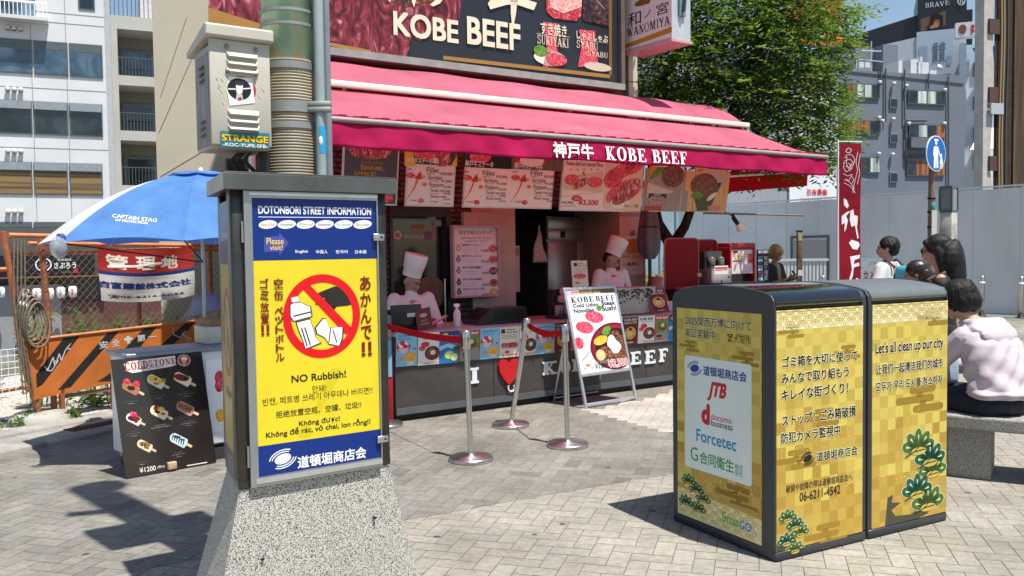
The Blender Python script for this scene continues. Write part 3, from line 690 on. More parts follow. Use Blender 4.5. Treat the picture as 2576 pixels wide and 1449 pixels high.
def trap(g=0, w=SW, d=SD, t=TP): return [(-g, -g), (w + g, -g), (w - t + g, d + g), (t - g, d + g)]
def ltaper(b, z0, p0, z1, p1, m):
    vs = [(x, y, z0) for x, y in p0] + [(x, y, z1) for x, y in p1]
    return b.add(vs, [(0, 1, 5, 4), (1, 2, 6, 5), (2, 3, 7, 6), (3, 0, 4, 7), (3, 2, 1, 0), (4, 5, 6, 7)], m)
b = MB(SM); fl = .135; ltaper(b, 0, [(-fl, -.03), (SW + fl, -.03), (SW - TP + fl, SD + fl), (TP - fl, SD + fl)], SZ0 - .004, trap(-.006), gran)
for x, z in ((.555, .40), (.08, .33)): b.box(x - .005, x + .005, -.022, .0, z, z + .007, BLK)
b.build('granite_base', sgn)
b = MB(SM)
b.prism(trap(), SZ0, SZ0 + .03, bz); b.prism(trap(-.02), SZ0 + .03, SZ1 - .05, mat('pillar_core', (.03, .03, .03), .6))
for (x0, y0), wx in (((0, 0), .055), ((SW - .052, 0), .052)): b.rbox(x0, x0 + wx, -.002, .05, SZ0 + .028, SZ1 - .045, bz, .004, 1)
for x in (TP - .004, SW - TP - .036): b.rbox(x, x + .04, SD - .04, SD, SZ0 + .028, SZ1 - .045, bz, .004, 1)
b.build('post_frame', sgn)
b = MB(SM); cp = mat('cap_steel', (.17, .175, .165), .3, metal=.85, var=.12, scale=6)
b.prism(trap(.036), SZ1 - .052, SZ1 + .010, cp); b.prism(trap(.028), SZ1 + .0101, SZ1 + .016, cp); b.build('cap', sgn, bevel=.003)
b = MB(SM)   # front door frame
X0, X1, Z0, Z1 = .043, .597, SZ0 + .001, SZ0 + 1.124
for q in ((X0, X0 + .031, Z0, Z1), (X1 - .006, X1, Z0, Z1), (X0 + .0311, X1 - .0061, Z0, Z0 + .036), (X0 + .0311, X1 - .0061, Z1 - .026, Z1)): b.box(q[0], q[1], -.016, -.0025, q[2], q[3], gs)
b.box(X0 + .02, X1 - .003, -.0195, -.0161, Z0 + .012, Z0 + .030, mat('bright_edge', (.66, .67, .67), .3, metal=.7)); b.box(X0 + .02, X1 - .003, -.0195, -.0161, Z1 - .016, Z1 - .006, mat('bright_edge', (.66, .67, .67)))
dfr = b.build('door_frame', sgn)
for z in (SZ0 + .10, SZ0 + .935):
    b = MB(SM); b.rbox(.572, .622, -.024, -.0165, z, z + .028, STEEL, .002, 1); b.tube([(.607, -.0245, z + .014), (.607, -.0275, z + .014)], .005, DARKM, 8); b.build('latch', sgn)
for z in (SZ0 + .08, SZ0 + .93):
    b = MB(SM); b.tube([(.038, -.008, z), (.038, -.008, z + .08)], .0055, gs, 8); b.build('hinge', sgn)
# printed poster, seen square on
navy = C('10307c', .35); yel = C('e6d02c', .4); ink = C('231f1c'); maroon = C('7c1d1a'); wht = C('f4f4f2')
def swirl(a, x, y, k, m, l=2, back=None):
    a.ell(x, y, 8 * k, 4.6 * k, m, l, rot=-12)
    for i, (rx, ry) in enumerate(((10.5, 7), (13, 9.2))):
        for a0 in (195, 15):
            pts = [(math.cos(R(t)) * rx * k, math.sin(R(t)) * ry * k * .9) for t in range(a0, a0 + 126, 9)]
            c_, s__ = math.cos(R(-12)), math.sin(R(-12))
            a.line([(x + px_ * c_ - py_ * s__, y + px_ * s__ + py_ * c_) for px_, py_ in pts], 1.0 * k, m, l)
def poster(a, back=False):
    """the no-rubbish sheet in the coordinates of the survey crop"""
    a.sheet(yel, .003); W, Hh = a.W, a.Hh
    nv = a.q(188, 405)[1]; bt = a.q(205, 1195)[1]
    a.rect(0, 0, W, nv, navy, 1); a.rect(0, bt, W, Hh, navy, 1)
    a.zt('DOTONBORI STREET INFORMATION', 213, 206, 692, 180, wht, 2, bold=.03); a.zl([(213, 219), (692, 223)], .25, wht, 2)
    for i, (t, c) in enumerate((('Food & Eat', 'd8742a'), ('Amusement', '2c8a5a'), ('Shop', 'b89a2a'), ('Entertainment', '7a3aa0'), ('For tourism', '2a9ab0'), ('Get to access', 'b06a30'))):
        x = 254 + i * 80.4; a.ze(x, 251, 39, 18, wht, 2, rot=-6); a.zt(t, x - 28, 257, x + 28, 245, C(c), 3)
    a.zp([(238, 305), (300, 300), (302, 286), (343, 328), (303, 384), (302, 366), (238, 368)], C('4a4f9c'), 2); yl = C('f3d25a')
    a.zt('Please', 248, 336, 320, 308, yl, 3, bold=.01); a.zt('visit!', 262, 360, 316, 338, yl, 3, bold=.01)
    for t, x0, x1 in (('English', 371, 424), ('中国人', 458, 508), ('한국어', 542, 592), ('日本語', 624, 672)): a.zt(t, x0, 375, x1, 359, wht, 2, bold=.015)
    cx, cy = a.q(486, 640); rx = (a.q(650, 640)[0] - a.q(322, 640)[0]) / 2; ry = (a.q(486, 818)[1] - a.q(486, 462)[1]) / 2; red = C('e0141c', .4)
    dk_ = C('2c2724')
    for hand in ([(500, 566), (500, 528), (536, 514), (560, 516), (612, 552), (616, 590), (590, 596), (548, 600), (522, 600)], [(436, 560), (470, 540), (500, 528), (505, 560), (478, 566), (440, 568)], [(452, 590), (474, 576), (500, 562), (525, 590), (500, 596), (470, 594)], [(548, 596), (530, 622), (512, 634), (508, 628), (520, 598)]): a.zp(hand, dk_, 2)
    pass
    w_ = rx * .2; a.ring(cx, cy, rx, ry, w_, red, 3, n=40)
    a.zp([(402, 525), (432, 508), (610, 690), (586, 720)], red, 3)
    for off, m_, l_ in ((1.11, dk_, 4), (1, wht, 5)):
        def sc(pts): mx = sum(p[0] for p in pts) / len(pts); my = sum(p[1] for p in pts) / len(pts); return [(mx + (x - mx) * off, my + (y - my) * (1 + (off - 1) * .7)) for x, y in pts]
        a.zp(sc([(352, 562), (382, 556), (386, 578), (356, 582)]), m_, l_)
        a.zp(sc([(350, 592), (362, 586), (388, 582), (408, 590), (432, 600), (438, 640), (364, 660), (350, 640)]), m_, l_)
        a.zp(sc([(376, 668), (432, 654), (444, 690), (456, 730), (476, 752), (414, 778), (402, 740), (386, 700)]), m_, l_)
        a.zp(sc([(458, 690), (488, 652), (500, 654), (512, 690), (570, 686), (568, 730), (556, 766), (512, 756), (496, 730), (464, 714)]), m_, l_)
    a.zl([(396, 690), (420, 768)], .5, dk_, 6); a.zl([(410, 688), (434, 764)], .5, dk_, 6); a.zl([(530, 700), (546, 752)], .45, dk_, 6); a.zl([(520, 690), (512, 752)], .45, dk_, 6); a.zl([(362, 640), (436, 622)], .5, dk_, 6)
    V_ = dict(bold=.02)
    def vz(t, x0, y0, x1, y1, m, **k):
        p, q = a.q(x0, y0), a.q(x1, y1); a.vtext(t, p[0], p[1], q[0], q[1], m, 6, **k)
    vz('あかんで‼', 643, 466, 696, 812, maroon, bold=.03); vz('ゴミ放置‼', 218, 478, 262, 724, maroon, bold=.03); vz('空缶', 278, 478, 320, 574, maroon, bold=.03); vz('ペットボトル', 282, 600, 324, 832, maroon, bold=.03)
    a.zn('NO Rubbish!', 354, 920, 586, 904, ink, 2, hk=.95, bold=.025); a.zn('안돼!', 442, 964, 502, 960, ink, 2); a.zn('빈캔, 페트병 쓰레기 아무데나 버리면!!', 232, 1016, 698, 976, ink, 2, hk=1.05)
    a.zn('拒绝放置空瓶、空罐、垃圾!!', 288, 1068, 650, 1034, ink, 2, bold=.004); a.zn('Không được!', 386, 1110, 560, 1094, ink, 2, hk=.85, bold=.02); a.zn('Không để rác, vỏ chai, lon rỗng!!', 246, 1156, 690, 1112, ink, 2, hk=.9, bold=.02)
    g1, g2 = C('d8c41c', .4), C('cdb91a', .4); a.zp([(515, 870), (535, 858), (556, 866), (556, 900), (470, 1060), (445, 1050)], g1, .6); a.ze(412, 1130, 34, 26, g1, .6)
    x, y = a.q(318, 1246); swirl(a, x, y, .42, wht, 2)
    a.zn('道頓堀商店会', 380, 1282, 672, 1248, wht, 2, hk=1.05, bold=.03)
fx0, fx1, fz0, fz1 = X0 + .0315, X1 - .0065, Z0 + .0365, Z1 - .0265
a = Art((fx1 - fx0) * 100, (fz1 - fz0) * 100, SM @ V((fx0, -.0085, fz1)), SU * (fx1 - fx0), V((0, 0, fz0 - fz1)), .0004).crop((780, 620, 1500), 815)
poster(a); a.build('poster', dfr)
# shaded side window of the pillar, the same sheet again in duller, darker colours
lf0, lf1 = V((0, 0, 0)), V((TP, SD, 0)); ld = (lf1 - lf0); nl = V((-ld.y, ld.x, 0)).normalized()
o_ = SM @ (lf1 + nl * .001 + V((0, 0, SZ1 - .085))); ldw = (SU * ld.x + SB * ld.y)
a = Art(40, 96, o_ - ldw * .10, -ldw * .80, V((0, 0, -1.07)), .0004); old = C('b99f4a', .3)
a.sheet(old, .003); a.rect(0, 0, 40, 22, C('30405e', .3), 1); a.rect(0, 88, 40, 96, C('30405e', .3), 1); a.ring(20, 46, 14, 16, 3, C('8a4a3a', .3), 1); a.polys([[(9, 36), (12, 34), (31, 56), (28, 58)]], C('8a4a3a', .3), 1)
a.rect(14, 38, 20, 56, C('9d937a', .3), 2); [a.ell(6 + 5.6 * i, 12, 2.4, 2, C('9aa0a8', .3), 2) for i in range(6)]; a.text('NO Rubbish!', 10, 66, 30, 69, ink, 2); a.text('道頓堀商店会', 8, 90, 34, 94, C('9aa0a8', .3), 2); a.vtext('ゴミ放置‼', 3, 32, 6.5, 52, C('6a3028'), 2)
a.build('side_poster', sgn)

# ---------------------------------------------------------------- the pole the pillar stands round
pole = empty('utility_pole', PC, 'tall street pole wrapped in beige ribbed sheeting with verdigris green metal above', 'pole')
rib = mat('ribbed_wrap', (.40, .34, .235), .55, var=.12, scale=4); verd = blotch('verdigris_copper', [(.3, '66785c'), (.45, '86a68a'), (.58, 'a8c4aa'), (.7, 'c4ae6c'), (.82, '7c9682')], 5, .6, 1.2, 7, stretch=(1, 1, .45))
pr = .1115
b = MB(); prof = [(pr - .006, SZ1 - .2)]; z = SZ1 - .19; zt_ = atY(740, 146, 3.57).z
while z < zt_:
    prof += [(pr - .005, z), (pr, z + .0028), (pr + .0012, z + .006), (pr, z + .0092)]; z += .0122
b.lathe(prof, rib, 32, PC); b.build('ribbed_wrap', pole)
b = MB(); b.lathe([(pr - .008, 0), (pr - .008, zt_), (pr - .004, zt_ + .001), (pr - .006, 6.9), (0, 6.95)], verd, 28, PC); b.build('shaft', pole)
strap = mat('strap_steel', (.30, .31, .29), .6, metal=.35, var=.1)
for y_, h_, e in ((160, .028, 1), (258, .022, 3), (272, .022, 2), (312, .026, 1), (20, .012, 1), (55, .012, 1)):
    z = atY(740, y_, 3.57).z; b = MB(); b.lathe([(pr + .002, z - h_ / 2), (pr + .0045, z - h_ / 2), (pr + .0045, z + h_ / 2), (pr + .002, z + h_ / 2)], strap, 48, PC, smooth=False)
    if e >= 2: b.rbox(PC.x + .09, PC.x + .185, PC.y - .075, PC.y - .045, z - h_ / 2, z + h_ / 2, strap, .002, 1)
    b.build('strap', pole)
cond = mat('conduit_paint', (.33, .40, .40), .5, var=.1, scale=5); cond2 = mat('conduit_grey', (.22, .25, .27), .5, var=.1)
q1, q2 = atY(806, 300, 3.63), atY(824, 300, 3.69)
b = MB(); b.tube([(q1.x, q1.y, 0), (q1.x, q1.y, 6.5)], .021, cond, 12); b.build('conduit', pole)
b = MB(); b.tube([(q2.x, q2.y, 0), (q2.x, q2.y, 6.5)], .018, cond2, 12); b.build('conduit', pole)
z = atY(820, 350, 3.6).z; b = MB(); b.add([(q1.x + .0215 * math.cos(R(t)), q1.y + .0215 * math.sin(R(t)), zz) for zz in (z - .055, z + .055) for t in range(-95, 26, 15)], [(i, i + 1, i + 10, i + 9) for i in range(8)], C('2aa2d8')); b.build('sticker', pole); b = MB()
b.ball((q1.x + .004, q1.y - .021, z - .005), (.009, .002, .02), wht, 8); b.build('sticker', pole)
b = MB(); pts = [V((PC.x - .14, PC.y - .09, SZ1 + .02 + .0)), V((PC.x - .19, PC.y - .12, SZ1 + .09)), V((PC.x - .13, PC.y - .12, SZ1 + .15)), V((PC.x - .15, PC.y - .12, SZ1 + .20))]
for dx in (-.03, 0, .035): b.tube([p + V((dx * (1 - i * .2), 0, 0)) for i, p in enumerate(pts)], .009, mat('black_cable', (.015, .015, .015), .5), 8)
b.tube([(PC.x - .075, PC.y - .13, SZ1 - .1), (PC.x - .075, PC.y - .13, SZ1 + .2)], .022, mat('black_cable', (.015, .015, .015), .5), 10); b.tube([(PC.x + .02 - .12, PC.y - .10, SZ1 - .1), (PC.x + .02 - .12, PC.y - .10, SZ1 + .2)], .012, DARKM, 8)
b.build('cable', pole)
b = MB(); b.lathe([(0, 6.88), (.16, 6.88), (.17, 6.95), (.06, 7.02), (.05, 7.1)], DARKM, 20, PC + V((.1, 0, 0))); b.build('lamp_head', pole)
b = MB(); b.box(PC.x - .33, PC.x + .30, PC.y - .05, PC.y + .02, 3.3, 4.3, cond2, M=Matrix.Translation(PC) @ Matrix.Rotation(R(34), 4, 'Z') @ Matrix.Translation(-PC)); b.tube([(PC.x, PC.y, 5.1), (PC.x - .3, PC.y - .1, 5.15)], .05, DARKM); b.build('sign_plate', pole)

# ---------------------------------------------------------------- cabinet strapped to the pole
XA = R(34.5); XU = V((math.cos(XA), math.sin(XA), 0)); XB = V((-XU.y, XU.x, 0))
xr = atY(679, 250, 3.50); xl = onp(531, 250, xr, -XB); XW = (xr - xl).dot(XU)
XO = xl.copy(); xz0 = onp(545, 372, xl, -XB).z; xz1 = onp(528, 62, xl, -XB).z; XO.z = 0; XM = frame(XO, XU, XB, (0, 0, 1))
cab = empty('utility_cabinet', XO + V((0, 0, xz0)), 'beige louvred metal cabinet with worn stickers strapped high on the ribbed pole', 'cabinet')
bei = mat('beige_enamel', (.56, .52, .43), .5, var=.07, scale=4, bump=.05); beis = blotch('scuffed_enamel', [(.3, '7c7a74'), (.45, '8f8b82'), (.58, 'a298a4'), (.66, '8d6a92'), (.74, 'a5a098')], 5, .6, 1.5, 6, stretch=(1, 1, .6)); XD = .21
b = MB(XM); b.rbox(0, XW, .012, XD, xz0, xz1 - .07, bei, .006, 2); b.build('body', cab)
b = MB(XM); b.rbox(-.004, XW + .002, -.006, .010, xz0 + .012, xz1 - .050, bei, .004, 2); dr_ = b.build('door', cab)
b = MB(XM); b.prism([(-.03, xz1 - .045), (XD + .05, xz1 - .085), (XD + .05, xz1 - .06), (-.01, xz1 + .006), (-.03, xz1)], -.022, XW + .012, bei, 'yz'); b.build('hood', cab, bevel=.006)
def louvre(b, x0, x1, z, M, m):
    b.add([M @ V(p) for p in ((x0, 0, z), (x1, 0, z), (x1 - .01, -.016, z - .02), (x0 + .01, -.016, z - .02), (x0 + .004, -.001, z - .024), (x1 - .004, -.001, z - .024))], [(0, 3, 2, 1), (3, 4, 5, 2), (0, 4, 3), (1, 2, 5)], m)
b = MB(XM); M0 = Matrix.Translation((0, -.006, 0)); zz0 = xz0; hh = xz1 - xz0
for z in (.80, .325):
    b = MB(XM); [louvre(b, XW * .25, XW * .80, xz0 + hh * (z - i * .062), M0, bei) for i in range(3)]; b.build('louvre', dr_)
b = MB(XM)
for x, z in ((.27, .835), (.76, .835), (.27, .635), (.76, .635)): b.ball((XW * x, -.010, xz0 + hh * z), (.008, .006, .010), mat('bolt', (.25, .23, .2), .4, metal=.6), 8)
b.build('bolt', dr_)
ML = frame((0, 0, 0), (0, 1, 0), (-1, 0, 0), (0, 0, 1))
b = MB(XM); b.box(-.0035, -.0005, .02, XD - .01, xz0 + .01, xz1 - .10, beis)
for i in range(3):
    for z in (.70, .25): b.add([(-.0038, .07, xz0 + hh * (z - i * .055)), (-.0038, .15, xz0 + hh * (z - i * .055)), (-.018, .145, xz0 + hh * (z - i * .055) - .014), (-.018, .075, xz0 + hh * (z - i * .055) - .014)], [(0, 3, 2, 1)], beis)
b.build('side_panel', cab)
a = Art(100, 100, XM @ V((0, -.0075, xz1)), XU * XW, V((0, 0, xz0 - xz1)), .0005).crop((650, 0, 1450), 1656)
a.zp([(430, 592), (612, 610), (632, 800), (440, 820), (412, 700)], wht, 1); a.ze(530, 695, 112, 104, C('b8353a'), .6); a.ze(512, 692, 92, 84, ink, 2); a.zp([(485, 660), (540, 660), (535, 720), (512, 740), (490, 720)], wht, 3); a.ze(512, 640, 38, 24, C('34302e'), 4); a.zl([(425, 690), (484, 692)], 1, wht, 3); a.zl([(540, 690), (600, 685)], 1, wht, 3); a.zp([(490, 730), (535, 735), (540, 775), (485, 775)], C('c9c6c2'), 3); a.zp([(500, 758), (530, 755), (528, 776), (504, 778)], C('a8201f'), 4)
for x, y in ((330, 590), (350, 640), (372, 600), (368, 690), (380, 780), (660, 730), (690, 680), (345, 660)): a.zl([(x, y), (x + 16, y + 28)], 1.2, C('d8d2c4'), 1)
teal = C('1f7f8c'); a.zp([(362, 1015), (746, 1035), (746, 1150), (366, 1136)], teal, 1)
a.zn('STRANGE', 374, 1100, 738, 1108, C('f2c41c'), 3, bold=.045, halo=C('2a2416'), hw=.03, hk=.92); a.zn('-KOC-YUPE-SFB-', 384, 1136, 734, 1148, wht, 2, hk=.8, bold=.02)
a.build('sticker', dr_)
b = MB(XM); [b.rbox(XW - .05, XW + .02, .06, .10, xz0 + hh * z, xz0 + hh * z + .03, strap, .003, 1) for z in (.2, .72)]; b.build('bracket', cab)

# ================================================================ two solar litter bins
BA = R(28.48); BU = V((math.cos(BA), math.sin(BA), 0)); BB = V((-BU.y, BU.x, 0)); BO = V((1.226, 4.069, 0)); BM = frame(BO, BU, BB, (0, 0, 1))
ARC = [(0, 1.20), (.004, 1.245), (.022, 1.272), (.088, 1.290), (.217, 1.3064), (.369, 1.3126), (.531, 1.306), (.665, 1.286), (.728, 1.262), (.748, 1.236), (.75, 1.20)]
plast = mat('charcoal_plastic', (.032, .036, .044), .42, var=.08, scale=30, bump=.06, bscale=260)
GOLD = [C(h, .42) for h in ('d6c05c', 'cab152', 'd0b85c', 'c0a74a')]; GOLD2 = [C(h, .42) for h in ('c4a24a', 'b8963e', 'bd9c44', 'b18e3a')]
cloudm = C('9c7c28', .45); wavem = C('efe6bc', .45); wline = C('d3bd6c', .45)
def goldground(a, seed, cell=5.9, top=0):
    rnd = random.Random(seed); W, Hh = a.W, a.Hh; a.sheet(GOLD[0], .006); n = int(W / cell) + 1; m_ = int(Hh / cell) + 1
    for i in range(n):
        for j in range(m_):
            t = rnd.random() * .5 + j / m_ * .9; pal = GOLD2 if t > .78 else GOLD
            a.rect(i * cell, j * cell, min(W, (i + 1) * cell), min(Hh, (j + 1) * cell), pal[((i + j) % 2) + (2 if rnd.random() < .4 else 0)], 1)
def waves(a, x0, y0, x1, y1, r=4.2, ground=wavem, ln=wline, l=2):
    if ground: a.rect(x0, y0, x1, y1, ground, l)
    row = 0; y = y1 + r
    # scales overlap from the top row down
    y = y0; 
    while y < y1 + r * .4:
        x = x0 + (r if row % 2 else 0)
        while x <= x1 + .1:
            cx_ = min(max(x, x0 + .01), x1)
            for k, f in enumerate((1, .72, .45)):
                pts = []
                for t in range(180, 361, 12):
                    px_, py_ = x + r * f * math.cos(R(t)), y + r * f * math.sin(R(t)) * .95
                    if x0 <= px_ <= x1 and y0 <= py_ <= y1: pts.append((px_, py_))
                if len(pts) > 1: a.line(pts, r * .13, ln, l + .5)
            x += 2 * r
        y += r * .55; row += 1
def kasumi(a, x, y, w, m=cloudm, l=2):
    """a bar cloud in three stepped strokes"""
    h = w * .10
    for dx, ww, j in ((.28, .55, 0), (0, .8, 1), (.35, .65, 2)):
        a.rrect(x + dx * w, y + j * h * 1.35, x + (dx + ww) * w, y + j * h * 1.35 + h, h * .48, m, l)
    a.rect(x + .42 * w, y + h * .9, x + .55 * w, y + h * 1.5, m, l); a.rect(x + .5 * w, y + h * 2.1, x + .62 * w, y + h * 2.8, m, l)
pg1, pg2, pout, pin = C('4c6b2e'), C('1d5a44'), C('c9cf9a'), C('d9dfb0')
def pine(a, x, y, k, m, l=3):
    n = 5
    for off, mm, ll in ((1.14, pout, l), (1, m, l + 1)):
        for i in range(n):
            t = R(-168 + i * 39); r = 5.2 * k
            ex, ey = x + r * .9 * math.cos(t), y + r * .62 * math.sin(t)
            a.ell(ex, ey, 3.0 * k * off, 1.75 * k * off, mm, ll, rot=math.degrees(math.atan2(math.sin(t) * .8, math.cos(t))))
        a.ell(x, y - .8 * k, 4.6 * k * off, 2.2 * k * off, mm, ll)
    for i in range(n):
        t = R(-168 + i * 39); ex, ey = x + 5.0 * k * math.cos(t) * .9, y + 3.1 * k * math.sin(t)
        dx, dy = math.cos(t), math.sin(t) * .8
        a.poly([(ex + dx * 1.4 * k - dy * .4 * k, ey + dy * 1.4 * k + dx * .4 * k), (ex + dx * 1.4 * k + dy * .4 * k, ey + dy * 1.4 * k - dx * .4 * k), (ex - dx * 1.0 * k, ey - dy * 1.0 * k)], pin, l + 2)
    a.ell(x, y + .9 * k, 3.6 * k, 1.2 * k, GOLD[1], l + 2); br_ = C('3a3326')
    a.line([(x - 6.2 * k, y + 2.2 * k), (x - 2 * k, y + .9 * k), (x + 3 * k, y + .6 * k)], .35 * k, br_, l + 3); a.line([(x - 2 * k, y + .9 * k), (x + .5 * k, y - .6 * k)], .28 * k, br_, l + 3); a.line([(x - 4.4 * k, y + 1.6 * k), (x - 3 * k, y + .2 * k)], .24 * k, br_, l + 3)
def dust(a, x0, y0, x1, y1, n, seed):
    rnd = random.Random(seed); m = C('f0dc7a')
    for _ in range(n): 
        s_ = rnd.uniform(.12, .28); x = rnd.uniform(x0, x1); y = y0 + (y1 - y0) * rnd.random(); a.rect(x - s_, y - s_, x + s_, y + s_, m, 2.5)
def trunk(a, pts): a.poly(pts, C('4a4838'), 2.6)
CR4 = ((2500, 1000, 3600), 1374); bink = C('1d1a18'); halo = C('f0e6b0')
def bin_unit(u0, u1, which):
    lab = ('nearer gold litter bin with glossy black lid and sponsor names on its shaded end', 'farther gold litter bin of the pair with grey lid, Let\'s all clean up our city')[which]
    t = empty('litter_bin', BM @ V(((u0 + u1) / 2, .375, 0)), lab, 'litter bin', 'gold litter bins side by side')
    b = MB(BM); b.box(u0 + .03, u1 - .03, .012, .738, .02, 1.2, mat('bin_core', (.02, .02, .022), .6)); b.build('body', t)
    for x0, x1 in ((u0, u0 + (.012 if which == 0 else .026)), (u1 - (.03 if which == 0 else .01), u1)):
        b = MB(BM); b.prism([(.012, .03), (0, .06)] + ARC + [(.75, .06), (.738, .03)], x0, x1, plast, 'yz'); b.build('side_panel', t, bevel=.005)
    gl = mat('gloss_black_lid', (.008, .009, .011), .06, var=0, spec=.6, coat=.5) if which == 0 else mat('grey_lid', (.20, .21, .21), .32, metal=.4, var=.06)
    xa, xb = u0 + (.0135 if which == 0 else .0275), u1 - (.0315 if which == 0 else .0115)
    b = MB(BM); n = len(ARC); vs = [(x, p[0], p[1] - .002) for x in (xa, xb) for p in [(.002, 1.222)] + ARC[1:-1] + [(.748, 1.222)]]; n = len(vs) // 2
    b.add(vs, [(i, i + 1, n + i + 1, n + i) for i in range(n - 1)] + [(n - 1, 0, n, 2 * n - 1)], gl, True); b.add(vs[:n], [tuple(range(n))], gl); b.add(vs[n:], [tuple(range(n))], gl)
    b.box(xa, xb, .01, .74, 1.204, 1.2215, BLK); b.build('lid', t)
    b = MB(BM); b.box(u0 + .02, u1 - .02, .025, .725, 0.0, .019, BLK); b.rbox(u0 + .004, u1 - .004, -.006, .756, .006, .052, plast, .006, 1); b.build('base', t)
    return t
binA = bin_unit(0, .632, 0); binB = bin_unit(.644, 1.272, 1)
def bart(x0, x1): return Art((x1 - x0) * 100, 114.5, BM @ V((x0, -.004, 1.2)), BU * (x1 - x0), V((0, 0, -1.145)), .0005).crop(*CR4)
a = bart(.010, .600); goldground(a, 4); waves(a, .05, .05, 58.9, 9.5); kasumi(a, 1, 7, 17); kasumi(a, 38, 19, 19); kasumi(a, 18, 49, 24); kasumi(a, 0, 67, 26); kasumi(a, 18, 106, 30)
dust(a, 3, 62, 56, 72, 60, 1); dust(a, 22, 84, 57, 90, 60, 2)
TB = dict(bold=.036, halo=halo, hw=.05)
a.zn('ゴミ箱を大切に使って', 540, 476, 893, 440, bink, 4, hk=1.12, **TB); a.zn('みんなで取り組もう', 536, 554, 852, 516, bink, 4, hk=1.15, **TB); a.zn('キレイな街づくり！', 536, 634, 850, 592, bink, 4, hk=1.15, **TB)
a.zn('ストップ！ごみ箱破損', 538, 752, 885, 700, bink, 4, hk=1.2, **TB); a.zn('防犯カメラ監視中', 534, 834, 812, 790, bink, 4, hk=1.2, **TB)
x, y = a.q(660, 898); swirl(a, x, y, .36, bink, 4); a.zn('道頓堀商店会', 700, 916, 893, 882, bink, 4, hk=1.1, bold=.03, halo=halo, hw=.05)
a.zn('破損や故障の際は道頓堀商店会へ', 558, 1060, 868, 1000, bink, 4, hk=1.3); a.zn('06-6211-4542', 622, 1100, 812, 1062, bink, 4, hk=1.25, bold=.012)
trunk(a, [(0, 111), (3, 109.5), (8, 112), (12, 111.5), (11, 114.4), (0, 114.4)])
for i, (px_, py_) in enumerate(((565, 1190), (600, 1225), (625, 1258), (560, 1300), (600, 1335))): x, y = a.q(px_, py_ - 8); pine(a, x, y, .8, (pg1, pg2)[i % 2], 3)
a.build('front_door', binA)
a = bart(.670, 1.261); goldground(a, 9); waves(a, .05, .05, 59, 9.5); kasumi(a, 34, 3.5, 25); kasumi(a, 18, 44, 38); dust(a, 3, 56, 36, 62, 50, 3); dust(a, 3, 86, 30, 92, 46, 4)
a.zn("Let's all clean up our city", 976, 424, 1294, 396, bink, 4, hk=1.55, **TB); a.zn('让我们一起清洁我们的城市', 978, 510, 1293, 472, bink, 4, hk=1.3, **TB); a.zn('모두가 우리 도시를 청소하자', 978, 590, 1291, 548, bink, 4, hk=1.3, **TB)
trunk(a, [(10, 114.4), (12, 100), (16, 99), (15, 103), (22, 104), (15, 107), (18, 110.5), (30, 111.5), (40, 108), (45, 110), (44, 113), (36, 114.4)])
for i, (px_, py_, k) in enumerate(((1178, 850, 1.7), (1232, 905, 1.65), (1268, 955, 1.5), (1172, 1055, 1.6), (1222, 1112, 1.75))):
    x, y = a.q(px_, py_); x = min(x, 59.1 - 6.5 * k * 1.14 - .5) if i != 0 else x; pine(a, x, y, k, (pg1, pg2)[i % 2], 3)
a.build('front_door', binB)
# sponsor sheet on the shaded end
ls0, ls1 = .705, .080
a = Art(62.5, 112.5, BM @ V((-.0025, ls0, 1.181)), BB * (ls1 - ls0), V((0, 0, -1.118)), .0005).crop(*CR4); goldground(a, 12, 5.6)
waves(a, .05, 97, 62.4, 112.4, ground=wavem); a.poly([(0, 97), (62.5, 97), (62.5, 100), (0, 97.4)], GOLD2[1], 3.2); kasumi(a, 2, 17, 16); kasumi(a, 42, 19, 19); kasumi(a, 30, 87, 30, C('8d6c20')); dust(a, 14, 84, 58, 92, 70, 5)
a.zn('2025関西万博に向けて', 88, 276, 398, 300, C('26221c'), 4, bold=.02, halo=halo, hw=.045, hk=1.1); a.zn('実証実験中', 88, 330, 228, 342, C('26221c'), 4, bold=.02, halo=halo, hw=.045, hk=1.1); a.zn('大阪市', 314, 356, 396, 366, C('4d3b2c'), 3); a.zn('OSAKA CITY', 326, 328, 388, 334, C('4d3b2c'), 3, hk=1.2)
a.zl([(284, 318), (308, 318), (296, 332), (284, 318)], .5, C('4d3b2c'), 3); a.zl([(288, 354), (308, 322)], .5, C('4d3b2c'), 3); a.zl([(286, 340), (308, 352)], .5, C('4d3b2c'), 3)
x0, y0 = a.q(85, 412); x1, y1 = a.q(400, 1032); a.rrect(x0, y0, x1, y1, 1.6, C('dfe8e4', .4), 3)
nb = C('27408a'); x, y = a.q(132, 476); swirl(a, x, y, .44, nb, 4); a.zn('道頓堀商店会', 172, 508, 376, 544, nb, 4, bold=.03, hk=1.05)
lr = C('c81e2c'); a.zn('JTB', 190, 630, 272, 638, lr, 4, bold=.05, shear=.25, hk=1.25); a.zn('d', 164, 736, 204, 742, lr, 4, bold=.06); a.zn('docomo', 210, 720, 305, 732, lr, 4, bold=.01); a.zn('business', 210, 750, 310, 764, C('2a2626'), 4, bold=.01)
a.zn('Forcetec', 140, 818, 328, 864, C('2f88b8'), 4, bold=.02, hk=1.1); lg = C('2f8f4a'); a.zn('G', 114, 904, 148, 912, lg, 4, hk=1.1); a.zn('合同衛生', 156, 924, 316, 966, lg, 4, bold=.02, hk=1.1); a.zn('株式', 320, 950, 358, 958, lg, 4, hk=1.1); a.zn('会社', 320, 978, 358, 986, lg, 4, hk=1.1)
a.zn('Sma', 260, 1192, 338, 1224, C('6ab04a'), 5, bold=.02, hk=1.05); a.zn('GO', 340, 1224, 398, 1248, C('4a90d0'), 5, bold=.02, hk=1.05)
